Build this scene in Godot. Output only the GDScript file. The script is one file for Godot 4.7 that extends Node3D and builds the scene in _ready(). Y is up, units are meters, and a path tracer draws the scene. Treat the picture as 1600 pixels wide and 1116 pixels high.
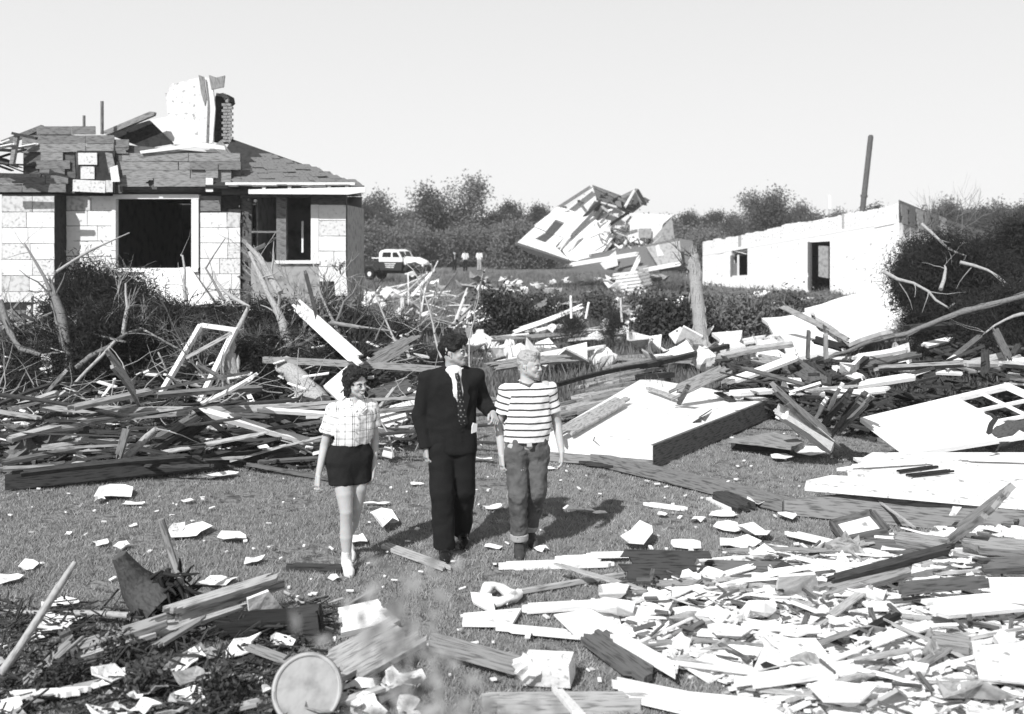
extends Node3D

const FL := 1500.0      # focal length in photograph pixels
const CX := 800.0
const HZ := 375.0       # horizon row
const EYE := 2.54       # eye height, metres

var rng := RandomNumberGenerator.new()
var used := {}
var M := {}
var wobble := FastNoiseLite.new()

# ---------------------------------------------------------------- mesh collector
class MB:
	var v := PackedVector3Array()
	var n := PackedVector3Array()
	var t := PackedVector2Array()
	func tri(a: Vector3, b: Vector3, c: Vector3, nn: Vector3, ua := Vector2.ZERO, ub := Vector2.ZERO, uc := Vector2.ZERO) -> void:
		v.append(a); v.append(c); v.append(b)
		n.append(nn); n.append(nn); n.append(nn)
		t.append(ua); t.append(uc); t.append(ub)
	func quad(a: Vector3, b: Vector3, c: Vector3, d: Vector3, off := Vector2.ZERO, uvs := true) -> void:   # counter-clockwise seen from outside
		var nn := (b - a).cross(d - a) + (d - c).cross(b - c)
		nn = nn.normalized()
		var u := (b - a).length()
		var w := (d - a).length()
		var u2 := (c - d).length()
		var w2 := (c - b).length()
		tri(a, b, c, nn, off, off + Vector2(u, 0), off + Vector2(u2, w2))
		tri(a, c, d, nn, off, off + Vector2(u2, w2), off + Vector2(0, w))
	func box(x: Transform3D, s: Vector3, off := Vector2.ZERO) -> void:
		var h := s * 0.5
		var p: Array[Vector3] = []
		for i in 8:
			p.append(x * Vector3(h.x if i & 1 else -h.x, h.y if i & 2 else -h.y, h.z if i & 4 else -h.z))
		quad(p[4], p[5], p[7], p[6], off)
		quad(p[1], p[0], p[2], p[3], off)
		quad(p[6], p[7], p[3], p[2], off)
		quad(p[0], p[1], p[5], p[4], off)
		quad(p[5], p[1], p[3], p[7], off)
		quad(p[0], p[4], p[6], p[2], off)
	func bx(a: Vector3, b: Vector3, off := Vector2.ZERO) -> void:
		box(Transform3D(Basis(), (a + b) * 0.5), (b - a).abs(), off)
	func tube(p: Array, r: Array, sides := 7, caps := true) -> void:
		var k := p.size()
		var rings := []
		var nrm := []
		var along := 0.0
		var lens := []
		var x := Vector3.RIGHT
		for i in k:
			var d: Vector3 = (p[mini(i + 1, k - 1)] - p[maxi(i - 1, 0)]).normalized()
			if i == 0:
				x = d.cross(Vector3(0.31, 0.72, 0.62)).normalized()
			x = (x - d * x.dot(d)).normalized()
			var y := d.cross(x)
			var ring := []
			var rn := []
			for s in sides + 1:
				var an := TAU * s / sides
				var o := x * cos(an) + y * sin(an)
				ring.append(p[i] + o * r[i])
				rn.append(o)
			rings.append(ring); nrm.append(rn)
			if i > 0:
				along += (p[i] - p[i - 1]).length()
			lens.append(along)
		for i in k - 1:
			for s in sides:
				var uu := float(s) / sides * TAU * maxf(r[i], 0.02)
				var u2 := float(s + 1) / sides * TAU * maxf(r[i], 0.02)
				vtri(rings[i][s], rings[i][s + 1], rings[i + 1][s + 1], nrm[i][s], nrm[i][s + 1], nrm[i + 1][s + 1], Vector2(lens[i], uu), Vector2(lens[i], u2), Vector2(lens[i + 1], u2))
				vtri(rings[i][s], rings[i + 1][s + 1], rings[i + 1][s], nrm[i][s], nrm[i + 1][s + 1], nrm[i + 1][s], Vector2(lens[i], uu), Vector2(lens[i + 1], u2), Vector2(lens[i + 1], uu))
		if caps:
			for e in [0, k - 1]:
				var dd: Vector3 = (p[0] - p[1]).normalized() if e == 0 else (p[k - 1] - p[k - 2]).normalized()
				for s in sides:
					if e == 0:
						tri(p[0], rings[0][s + 1], rings[0][s], dd, Vector2(0.5, 0.5), cap(s + 1, sides, r[0]), cap(s, sides, r[0]))
					else:
						tri(p[e], rings[e][s], rings[e][s + 1], dd, Vector2(0.5, 0.5), cap(s, sides, r[e]), cap(s + 1, sides, r[e]))
	func cap(s: int, sides: int, r: float) -> Vector2:
		return Vector2(.5 + cos(TAU * s / sides) * r, .5 + sin(TAU * s / sides) * r)
	func vtri(a: Vector3, b: Vector3, c: Vector3, na: Vector3, nb: Vector3, nc: Vector3, ua: Vector2, ub: Vector2, uc: Vector2) -> void:
		v.append(a); v.append(c); v.append(b)
		n.append(na); n.append(nc); n.append(nb)
		t.append(ua); t.append(uc); t.append(ub)
	func slab(top: Array, off: Vector3, uvo := Vector2.ZERO) -> void:   # flat outline (counter-clockwise seen from its face), pushed back by off
		var a: Vector3 = top[0]
		var nn := Vector3.ZERO
		for i in top.size():
			nn += (top[i] - a).cross(top[(i + 1) % top.size()] - a)
		nn = nn.normalized()
		if nn.dot(off) > 0.0:
			top = top.duplicate()
			top.reverse()
			a = top[0]
			nn = -nn
		var ax: Vector3 = (top[1] - a).normalized()
		var ay := nn.cross(ax)
		var flat := PackedVector2Array()
		for p in top:
			flat.append(Vector2((p - a).dot(ax), (p - a).dot(ay)))
		var ids := Geometry2D.triangulate_polygon(flat)
		for i in range(0, ids.size(), 3):
			var p0: Vector3 = top[ids[i]]
			var p1: Vector3 = top[ids[i + 1]]
			var p2: Vector3 = top[ids[i + 2]]
			var q0 := flat[ids[i]]
			var q1 := flat[ids[i + 1]]
			var q2 := flat[ids[i + 2]]
			if (p1 - p0).cross(p2 - p0).dot(nn) < 0.0:
				var sw := p1; p1 = p2; p2 = sw
				var sq := q1; q1 = q2; q2 = sq
			tri(p0, p1, p2, nn, uvo + q0, uvo + q1, uvo + q2)
			tri(p0 + off, p2 + off, p1 + off, -nn, uvo + q0, uvo + q2, uvo + q1)
		for i in top.size():
			var p: Vector3 = top[i]
			var q: Vector3 = top[(i + 1) % top.size()]
			quad(p + off, q + off, q, p, uvo)
	func mesh() -> ArrayMesh:
		var a := []
		a.resize(Mesh.ARRAY_MAX)
		a[Mesh.ARRAY_VERTEX] = v
		a[Mesh.ARRAY_NORMAL] = n
		a[Mesh.ARRAY_TEX_UV] = t
		var m := ArrayMesh.new()
		m.add_surface_from_arrays(Mesh.PRIMITIVE_TRIANGLES, a)
		return m

# ---------------------------------------------------------------- naming, adding
func numbered(called: String) -> String:
	if not used.has(called):
		used[called] = 0
		return called
	used[called] += 1
	return "%s_%03d" % [called, used[called]]

func tag(o: Node, label: String, category := "", group := "", kind := "") -> Node:
	if label: o.set_meta("label", label)
	if category: o.set_meta("category", category)
	if group: o.set_meta("group", group)
	if kind: o.set_meta("kind", kind)
	return o

func thing(called: String, label: String, category: String, at := Vector3.ZERO, turn := 0.0, group := "") -> Node3D:
	var o := Node3D.new()
	o.name = numbered(called)
	add_child(o)
	o.position = at
	o.rotation.y = turn
	tag(o, label, category, group)
	return o

func part(called: String, mesh: Mesh, mat: Material, parent: Node, x := Transform3D.IDENTITY) -> MeshInstance3D:
	var o := MeshInstance3D.new()
	o.name = called
	o.mesh = mesh
	o.material_override = mat
	o.transform = x
	parent.add_child(o, true)
	return o

func one(called: String, mesh: Mesh, mat: Material, label: String, category: String, x := Transform3D.IDENTITY, group := "", kind := "") -> MeshInstance3D:
	var o := MeshInstance3D.new()
	o.name = numbered(called)
	o.mesh = mesh
	o.material_override = mat
	o.transform = x
	add_child(o)
	tag(o, label, category, group, kind)
	return o

func copies(called: String, mesh: Mesh, mat: Material, where: Array, parent: Node) -> MultiMeshInstance3D:
	var mm := MultiMesh.new()
	mm.transform_format = MultiMesh.TRANSFORM_3D
	mm.mesh = mesh
	mm.instance_count = where.size()
	for i in where.size():
		mm.set_instance_transform(i, where[i])
	var o := MultiMeshInstance3D.new()
	o.name = called
	o.multimesh = mm
	o.material_override = mat
	parent.add_child(o, true)
	o.set_meta("kind", "stuff")
	return o

# ---------------------------------------------------------------- survey: the photograph's sight lines
func at(px: float, py: float, d: float) -> Vector3:
	return Vector3((px - CX) / FL * d, EYE - (py - HZ) / FL * d, -d)

func gr(px: float, py: float, h := 0.0) -> Vector3:
	return at(px, py, FL * (EYE - h) / (py - HZ))

func pt(px: float, py: float, h: float) -> Vector3:      # h under 5: height above ground; above 5: distance
	return at(px, py, h) if h > 5.0 else gr(px, py, h)

func rv(s := 1.0) -> Vector3:
	return Vector3(rng.randf_range(-s, s), rng.randf_range(-s, s), rng.randf_range(-s, s))

func rr(a: float, b: float) -> float:
	return rng.randf_range(a, b)

# ---------------------------------------------------------------- materials
func grey(v: float) -> Color:
	return Color(v, v, v).linear_to_srgb()

func noise_tex(freq: float, stops: Array, size := 512, normal := 0.0, kind := FastNoiseLite.TYPE_SIMPLEX_SMOOTH, oct := 5, sd := 1) -> NoiseTexture2D:
	var fn := FastNoiseLite.new()
	fn.noise_type = kind
	fn.frequency = freq
	fn.fractal_octaves = oct
	fn.seed = sd
	var t := NoiseTexture2D.new()
	t.width = size
	t.height = size
	t.seamless = true
	t.seamless_blend_skirt = 0.2
	t.noise = fn
	if normal > 0.0:
		t.as_normal_map = true
		t.bump_strength = normal
	else:
		var g := Gradient.new()
		var offs := PackedFloat32Array()
		var cols := PackedColorArray()
		for s in stops:
			offs.append(s[0])
			cols.append(grey(s[1]))
		g.offsets = offs
		g.colors = cols
		t.color_ramp = g
	return t

func mat(called: String, tex: Texture2D, su: float, sv: float, rough := 0.85, nrm: Texture2D = null, ns := 1.0, tint := 1.0) -> StandardMaterial3D:
	var m := StandardMaterial3D.new()
	m.resource_name = called
	m.albedo_texture = tex
	m.albedo_color = grey(tint)
	m.roughness = rough
	m.metallic_specular = 0.3
	m.uv1_scale = Vector3(su, sv, 1)
	if nrm:
		m.normal_enabled = true
		m.normal_texture = nrm
		m.normal_scale = ns
	M[called] = m
	return m

func flat(called: String, v: float, rough := 0.8) -> StandardMaterial3D:
	var m := StandardMaterial3D.new()
	m.resource_name = called
	m.albedo_color = grey(v)
	m.roughness = rough
	m.metallic_specular = 0.3
	M[called] = m
	return m

func tri(m: StandardMaterial3D, s: float) -> StandardMaterial3D:
	m.uv1_triplanar = true
	m.uv1_world_triplanar = false
	m.uv1_scale = Vector3(s, s, s)
	return m

func materials() -> void:
	var grain := noise_tex(0.012, [[0.0, 0.25], [0.3, 0.55], [0.42, 0.85], [0.55, 1.0], [0.75, 1.08], [1.0, 0.85]], 512, 0, FastNoiseLite.TYPE_SIMPLEX_SMOOTH, 6, 3)
	var grain_n := noise_tex(0.012, [], 512, 5.0, FastNoiseLite.TYPE_SIMPLEX_SMOOTH, 6, 3)
	var paint := noise_tex(0.02, [[0.0, 0.35], [0.14, 0.55], [0.2, 0.88], [0.45, 0.95], [1.0, 1.0]], 512, 0, FastNoiseLite.TYPE_SIMPLEX_SMOOTH, 6, 9)
	var rough_n := noise_tex(0.03, [], 512, 4.0, FastNoiseLite.TYPE_SIMPLEX_SMOOTH, 5, 5)
	var mott := noise_tex(0.014, [[0.0, 0.45], [0.35, 0.8], [0.55, 1.0], [1.0, 1.1]], 512, 0, FastNoiseLite.TYPE_SIMPLEX_SMOOTH, 6, 21)
	var spots := noise_tex(0.03, [[0.0, 0.25], [0.2, 0.5], [0.26, 0.88], [0.6, 1.0], [1.0, 1.0]], 512, 0, FastNoiseLite.TYPE_SIMPLEX_SMOOTH, 4, 33)
	for w in [["white_wood", 0.8], ["pale_wood", 0.42], ["grey_wood", 0.2], ["mid_wood", 0.125], ["dark_wood", 0.055], ["black_wood", 0.025]]:
		mat(w[0], paint if w[0] == "white_wood" else grain, 0.7, 6.0, 0.85, grain_n, 0.7, w[1])
	mat("weathered", grain, 0.6, 6.0, 0.9, grain_n, 1.0, 0.28)
	mat("white_sheet", paint, 0.5, 0.5, 0.8, rough_n, 0.25, 0.82)
	mat("plaster", spots, 0.45, 0.45, 0.9, rough_n, 0.4, 0.76)
	mat("plaster_clean", paint, 0.3, 0.3, 0.9, rough_n, 0.3, 0.82)
	mat("shingle_white", paint, 0.7, 0.7, 0.85, rough_n, 0.3, 0.8)
	mat("shingle_stained", mott, 0.9, 0.9, 0.9, rough_n, 0.5, 0.6)
	mat("shingle_dull", spots, 0.8, 0.8, 0.9, rough_n, 0.5, 0.68)
	mat("grey_sheet", mott, 0.6, 0.6, 0.9, rough_n, 0.5, 0.34)
	mat("tarpaper", mott, 0.8, 0.8, 0.95, rough_n, 0.6, 0.04)
	mat("roofing", spots, 0.9, 0.9, 0.95, rough_n, 0.8, 0.16)
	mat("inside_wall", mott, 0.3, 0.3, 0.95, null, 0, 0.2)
	mat("bark", mott, 2.0, 5.0, 0.95, grain_n, 1.5, 0.2)
	mat("bark_pale", mott, 2.0, 5.0, 0.95, grain_n, 1.2, 0.38)
	mat("bark_dark", mott, 2.0, 5.0, 0.95, grain_n, 1.5, 0.09)
	tri(mat("stone", mott, 1, 1, 0.95, rough_n, 1.0, 0.3), 1.6)
	tri(mat("brick", mott, 1, 1, 0.95, rough_n, 0.8, 0.3), 2.5)
	tri(mat("soil", spots, 1, 1, 1.0, rough_n, 1.2, 0.16), 0.9)
	tri(mat("chalk", spots, 1, 1, 0.95, rough_n, 0.8, 0.72), 1.4)
	flat("white_lump", 0.78, 0.9)
	for l in [["leaf_black", 0.03], ["leaf_dark", 0.045], ["leaf_mid", 0.075], ["leaf_far", 0.06], ["leaf_pale", 0.14], ["straw", 0.45]]:
		var m := flat(l[0], l[1], 0.75)
		m.backlight_enabled = true
		m.backlight = grey(l[1] * 0.5)
	flat("blade", 0.27, 0.8)
	M.blade.backlight_enabled = true
	M.blade.backlight = grey(0.1)
	flat("iron", 0.05, 0.5)
	flat("glass_dark", 0.02, 0.1)

# ---------------------------------------------------------------- pieces of wreckage
func plank_mesh(l: float, w: float, t: float, broken: bool, bow := 0.0, sd := 0) -> ArrayMesh:   # along +x from 0 to l
	var r := RandomNumberGenerator.new()
	r.seed = sd * 7 + 11
	var mb := MB.new()
	var strips := (5 if w > 0.05 else 2) if broken else 1
	var off := Vector2(r.randf() * 5.0, r.randf() * 3.0)
	var segs := clampi(int(l / 0.5), 1, 6) if absf(bow) > 0.001 else 1
	var tw := r.randf_range(-0.06, 0.06) if segs > 1 else 0.0
	for s in strips:
		var z0 := -w * 0.5 + w * s / strips
		var z1 := z0 + w / strips
		var j := minf(maxf(w * 1.5, 0.09), l * 0.2) if broken else minf(0.006, l * 0.02)
		var a := r.randf_range(0.0, j)
		var b := l - r.randf_range(0.0, j)
		var a2 := a + (r.randf_range(-0.3, 0.3) * j if broken else 0.0)
		var b2 := b + (r.randf_range(-0.3, 0.3) * j if broken else 0.0)
		for i in segs:
			var f0 := float(i) / segs
			var f1 := float(i + 1) / segs
			var p: Array[Vector3] = []
			for q in 8:
				var f := f1 if q & 1 else f0
				var zz := z1 if q & 4 else z0
				var xx := lerpf(a2 if q & 4 else a, b2 if q & 4 else b, f)
				var yy := (t * 0.5 if q & 2 else -t * 0.5) + bow * 4.0 * f * (1.0 - f) + tw * (f - 0.5) * zz / maxf(w, 0.01) * w
				p.append(Vector3(xx, yy, zz))
			var o2 := off + Vector2(lerpf(a, b, f0), z0)
			mb.quad(p[4], p[5], p[7], p[6], o2)
			mb.quad(p[1], p[0], p[2], p[3], o2)
			mb.quad(p[6], p[7], p[3], p[2], o2)
			mb.quad(p[0], p[1], p[5], p[4], o2)
			if i == segs - 1:
				mb.quad(p[5], p[1], p[3], p[7], o2)
			if i == 0:
				mb.quad(p[0], p[4], p[6], p[2], o2)
	return mb.mesh()

func along(a: Vector3, b: Vector3, roll := 0.0) -> Transform3D:
	var x := (b - a).normalized()
	var up := Vector3.UP if absf(x.y) < 0.97 else Vector3.BACK
	var z := x.cross(up).normalized()
	var y := z.cross(x).normalized()
	var bs := Basis(x, y, z)
	if roll != 0.0:
		bs = Basis(x, deg_to_rad(roll)) * bs
	return Transform3D(bs, a)

var plank_n := 0
func plank(d: Array) -> void:      # [x1,y1,h1, x2,y2,h2, width, thickness, material, roll, broken, label, name?, category?]
	plank_n += 1
	var a := pt(d[0], d[1], d[2])
	var b := pt(d[3], d[4], d[5])
	var m := plank_mesh((b - a).length(), d[6], d[7], d[10] > 0, ((plank_n * 37 % 11) - 5) * 0.004 * (b - a).length(), plank_n)
	one(d[12] if d.size() > 12 else "plank", m, M[d[8]], d[11], d[13] if d.size() > 13 else "plank", along(a, b, d[9]))

func scrap_mesh(sd: int, n: int, crumple: float, thick: float, ragged := 0.35) -> ArrayMesh:      # about 1 m across
	var r := RandomNumberGenerator.new()
	r.seed = sd * 13 + 5
	var fn := FastNoiseLite.new()
	fn.seed = sd
	fn.frequency = 1.6
	var mb := MB.new()
	var rings := 3
	var rad: Array[float] = []
	for i in n:
		rad.append(0.5 * r.randf_range(1.0 - ragged, 1.0 + ragged * 0.3))
	var g := []
	for k in rings + 1:
		var row := []
		for i in n:
			var an := TAU * (i + 0.2 * sin(i * 5.1 + sd)) / n
			var q := Vector3(cos(an), 0, sin(an)) * rad[i] * k / rings
			q.y = fn.get_noise_2d(q.x, q.z) * crumple + crumple * 0.8 * pow(float(k) / rings, 2) * absf(sin(an * 1.5 + sd))
			row.append(q)
		g.append(row)
	var dn := Vector3(0, -thick, 0)
	for k in rings:
		for i in n:
			var i2 := (i + 1) % n
			var a: Vector3 = g[k][i]
			var b: Vector3 = g[k][i2]
			var c: Vector3 = g[k + 1][i2]
			var d: Vector3 = g[k + 1][i]
			for tr in ([[a, c, d]] if k == 0 else [[a, b, c], [a, c, d]]):
				var nn: Vector3 = (tr[1] - tr[0]).cross(tr[2] - tr[0]).normalized()
				mb.tri(tr[0], tr[1], tr[2], nn, Vector2(tr[0].x, tr[0].z), Vector2(tr[1].x, tr[1].z), Vector2(tr[2].x, tr[2].z))
				mb.tri(tr[0] + dn, tr[2] + dn, tr[1] + dn, -nn, Vector2(tr[0].x, tr[0].z), Vector2(tr[2].x, tr[2].z), Vector2(tr[1].x, tr[1].z))
	for i in n:
		var p: Vector3 = g[rings][i]
		var q: Vector3 = g[rings][(i + 1) % n]
		mb.quad(q + dn, p + dn, p, q)
	return mb.mesh()

func lump_mesh(sd: int, rough: float, n := 7) -> ArrayMesh:    # an angular chunk about 1 m across
	var fn := FastNoiseLite.new()
	fn.seed = sd
	fn.frequency = 0.9
	var mb := MB.new()
	var g := []
	for i in n + 1:
		var row := []
		for j in n * 2:
			var th := PI * i / n
			var ph := TAU * j / (n * 2)
			var q := Vector3(sin(th) * cos(ph), cos(th), sin(th) * sin(ph))
			row.append(q * 0.5 * (1.0 + rough * fn.get_noise_3dv(q * 1.7)))
		g.append(row)
	for i in n:
		for j in n * 2:
			var j2 := (j + 1) % (n * 2)
			var a: Vector3 = g[i][j]
			var b: Vector3 = g[i][j2]
			var c: Vector3 = g[i + 1][j2]
			var d: Vector3 = g[i + 1][j]
			if i > 0:
				mb.tri(a, b, c, (b - a).cross(c - a).normalized())
			if i < n - 1:
				mb.tri(a, c, d, (c - a).cross(d - a).normalized())
	return mb.mesh()

func panel(called: String, c: Array, thick: float, m: String, label: String, category: String, sag := 0.0) -> MeshInstance3D:    # c: corners [px,py,h], counter-clockwise as seen
	var p := []
	for q in c:
		p.append(pt(q[0], q[1], q[2]))
	var nn: Vector3 = (p[1] - p[0]).cross(p[p.size() - 1] - p[0]).normalized()
	var mb := MB.new()
	if p.size() == 4:    # ragged edge: split each side
		var out := []
		for i in 4:
			var a: Vector3 = p[i]
			var b: Vector3 = p[(i + 1) % 4]
			var k := clampi(int((b - a).length() / 0.35), 1, 9)
			for j in k:
				var q: Vector3 = a.lerp(b, (j + (rr(-0.25, 0.25) if j > 0 else 0.0)) / k)
				var inward: Vector3 = nn.cross((b - a).normalized())
				out.append(q + (inward * rr(0.0, sag) if j > 0 else Vector3.ZERO))
		p = out
	mb.slab(p, -nn * thick, Vector2(rr(0, 3), rr(0, 3)))
	return one(called, mb.mesh(), M[m], label, category)

func stick(called: String, c: Array, r0: float, r1: float, m: String, label: String, category: String, wig := 0.012, twigs := 0) -> MeshInstance3D:
	var p := []
	for q in c:
		p.append(pt(q[0], q[1], q[2]))
	var path := []
	var rad := []
	for i in p.size() - 1:
		var k := maxi(2, int((p[i + 1] - p[i]).length() / 0.22))
		for j in k:
			path.append(p[i].lerp(p[i + 1], float(j) / k))
	path.append(p[p.size() - 1])
	for i in path.size():
		var f := float(i) / (path.size() - 1)
		rad.append(lerpf(r0, r1, f) * rr(0.85, 1.15))
		if i > 0 and i < path.size() - 1:
			path[i] += rv(wig)
	var mb := MB.new()
	mb.tube(path, rad, 9 if r0 > 0.03 else 5)
	if r1 > 0.03:      # split, fibrous break
		var e: Vector3 = path[path.size() - 1]
		var dd: Vector3 = (e - path[path.size() - 2]).normalized()
		for i in 9:
			var o := rv(1.0)
			o = (o - dd * o.dot(dd)).normalized() * r1 * rr(.3, .85)
			mb.tube([e + o - dd * .03, e + o * .95 + dd * rr(.03, .2)], [r1 * .22, .003], 4, false)
		for i in int(path.size() * 1.5):    # loose bark
			var k := rng.randi_range(1, path.size() - 2)
			var ax: Vector3 = (path[k + 1] - path[k]).normalized()
			var o := rv(1.0)
			o = (o - ax * o.dot(ax)).normalized()
			mb.tube([path[k] + o * rad[k] * .95, path[k] + o * rad[k] * 1.12 + ax * rr(.05, .15), path[k] + o * rad[k] * rr(.95, 1.3) + ax * rr(.2, .35)], [r0 * .12, r0 * .2, .002], 4, false)
	for i in twigs:
		var k := rng.randi_range(1, path.size() - 1)
		twig(mb, path[k], (rv() + (path[k] - path[k - 1]).normalized() * 0.7).normalized(), rr(0.25, 0.7), maxf(0.004, rad[k] * 0.4))
	return one(called, mb.mesh(), M[m], label, category)

func twig(mb: MB, p: Vector3, d: Vector3, l: float, r: float) -> void:
	var pts := [p]
	var rs := [r]
	var q := p
	for i in 4:
		d = (d + rv(0.28)).normalized()
		q += d * l / 4.0
		pts.append(q)
		rs.append(r * (1.0 - 0.2 * (i + 1)))
	mb.tube(pts, rs, 4, false)

# ---------------------------------------------------------------- telling pieces apart: each is described by what it lies beside
var told := {}
const TONE := {"plaster": "speckled white", "plaster_clean": "clean white", "white_sheet": "chipped white", "grey_sheet": "grey", "white_wood": "white", "pale_wood": "pale", "weathered": "grey weathered", "grey_wood": "dull grey", "mid_wood": "dark-grey", "dark_wood": "dark", "chalk": "chalky white"}
var LM := {
	"front": [[1035, 890, "the wide dark board"], [970, 1025, "the dark-grey sloping plank"], [1390, 880, "the dark sloping beam"], [1465, 915, "the dark round-edged timber"], [1260, 1052, "the long rising white board"], [1090, 1095, "the broad cutting white board"],
		[930, 970, "the crumpled white sheet"], [1085, 935, "the peaked white sheet"], [1248, 920, "the upright white chunk"], [1390, 1095, "the grey triangular shard"], [1487, 1005, "the grey wooden block"], [1343, 828, "the framed board"],
		[783, 935, "the ring-shaped rag"], [1366, 980, "the black stick"], [1170, 890, "the flat dark-grey board"], [1525, 850, "the propped grey plank"], [860, 1040, "the white plaster block"], [1200, 1045, "the short black stick"], [1360, 905, "the lower grey board"], [890, 884, "the long white lawn board"], [1560, 880, "the dark-grey right-edge board"]],
	"left": [[250, 728, "the long dark timber"], [310, 640, "the white trestle"], [366, 640, "the pale stump"], [108, 640, "the broken tree"], [276, 690, "the slanting dark bundle"], [410, 670, "the long white plank"], [200, 700, "the short upright board"], [503, 640, "the thick pale log"], [100, 712, "the earth clump"],
		[540, 628, "the white square panel"], [620, 660, "the clapboard siding"], [145, 728, "the curved branch"], [75, 640, "the narrow white board"], [350, 690, "the pale earth clump"], [30, 690, "the left-edge white lump"], [435, 700, "the dark-grey lawn-edge stick"], [195, 640, "the leaning grey board"], [450, 645, "the dark beam end"]],
	"right": [[1097, 560, "the bare tree"], [1260, 680, "the thick white beam"], [1310, 650, "the wide leaning board"], [1255, 600, "the tipped tabletop"], [1290, 590, "the grey upright post"], [1420, 660, "the white door"], [1385, 600, "the level white plank"], [1407, 580, "the hanging rag"], [1570, 690, "the charred log"], [1380, 570, "the long pole"],
		[1190, 690, "the low grey platform"], [1230, 570, "the short grey board"], [1350, 540, "the tilted white slab"], [1180, 600, "the wall section's far corner"], [1500, 600, "the door's open grid"], [1560, 580, "the black evergreen's foot"], [1465, 560, "the white batten"], [1400, 605, "the door's far edge"]],
	"low": [[478, 1080, "the round lid"], [160, 1005, "the aslant plank bundle"], [415, 955, "the spotted plate"], [420, 985, "the black beam"], [570, 1010, "the three pale boards"], [40, 1000, "the long thin stick"], [230, 1090, "the weedy bush"], [90, 1075, "the dark corner weed"], [330, 1105, "the dark leafy weed"], [100, 1085, "the slanting corner batten"], [600, 1070, "the blurred shrub"]],
	"heap": [[600, 470, "the truck's front wheel"], [700, 520, "the suited walker's head"], [668, 500, "the thin curved stem"], [640, 530, "the dark tangled brush"], [745, 500, "the thin upright stem"], [610, 520, "the twiggy branch"]],
	"far": [[893, 548, "the left small fir"], [957, 552, "the middle small fir"], [1018, 540, "the tallest small fir"], [1097, 560, "the bare tree"], [835, 525, "the broad grey boards"], [860, 505, "the rising white plank"], [727, 440, "the far white-shirted figures"], [850, 445, "the collapsed house"], [985, 470, "the slatted screen"], [640, 445, "the old truck"],
		[1150, 530, "the small white slab"], [935, 570, "the long charred beam"], [700, 500, "the bright splintered heap"], [780, 545, "the lower grey board"], [1060, 450, "the fallen grey roof"], [1030, 585, "the charred beam end"], [905, 480, "the upright white stubs"], [970, 495, "the pale stake"], [820, 480, "the rising grey plank"]],
}

func told_px(head: String, px: float, marks: Array, fallback: String) -> String:
	var near := marks.duplicate()
	near.sort_custom(func(a, b): return absf(a[0] - px) < absf(b[0] - px))
	for i in mini(3, near.size()):
		for w in (["just left of", "left of", "further left of"] if px < near[i][0] else ["just right of", "right of", "further right of"]):
			var s := "%s %s %s" % [head, w, near[i][1]]
			if not told.has(s):
				told[s] = true
				return s
	return fallback

func told_by(head: String, p: Vector3, set_name: String, fallback: String) -> String:
	var near := []
	for q in LM[set_name]:
		var c := gr(q[0], q[1])
		near.append([Vector2(p.x - c.x, p.z - c.z).length(), c, q[2]])
	near.sort_custom(func(a, b): return a[0] < b[0])
	var side := func(c: Vector3) -> String:
		var dx := p.x - c.x
		var dz := p.z - c.z
		if absf(dx) > absf(dz): return "left of" if dx < 0 else "right of"
		return "behind" if dz < 0 else "in front of"
	for reach in ["just ", ""]:
		for i in mini(4, near.size()):
			if reach == "just " and near[i][0] > .8: continue
			var s := "%s lying %s%s %s" % [head, reach, side.call(near[i][1]), near[i][2]]
			if not told.has(s):
				told[s] = true
				return s
	for i in 4:
		for j in range(i + 1, 5):
			var s := "%s %s %s and %s %s" % [head, side.call(near[i][1]), near[i][2], side.call(near[j][1]), near[j][2]]
			if not told.has(s) and s.split(" ").size() <= 16:
				told[s] = true
				return s
	return fallback

# ---------------------------------------------------------------- bodies: capsules joined by a smooth minimum, meshed as surface nets
func V(x: float, y: float, z: float) -> Vector3:
	return Vector3(x, y, z)

func limb(b: Array, pts: Array, rs: Array, k := 0.02, s := Vector3.ONE) -> void:
	for i in pts.size() - 1:
		b.append([pts[i], pts[i + 1], rs[i], rs[i + 1], k, s])

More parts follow.
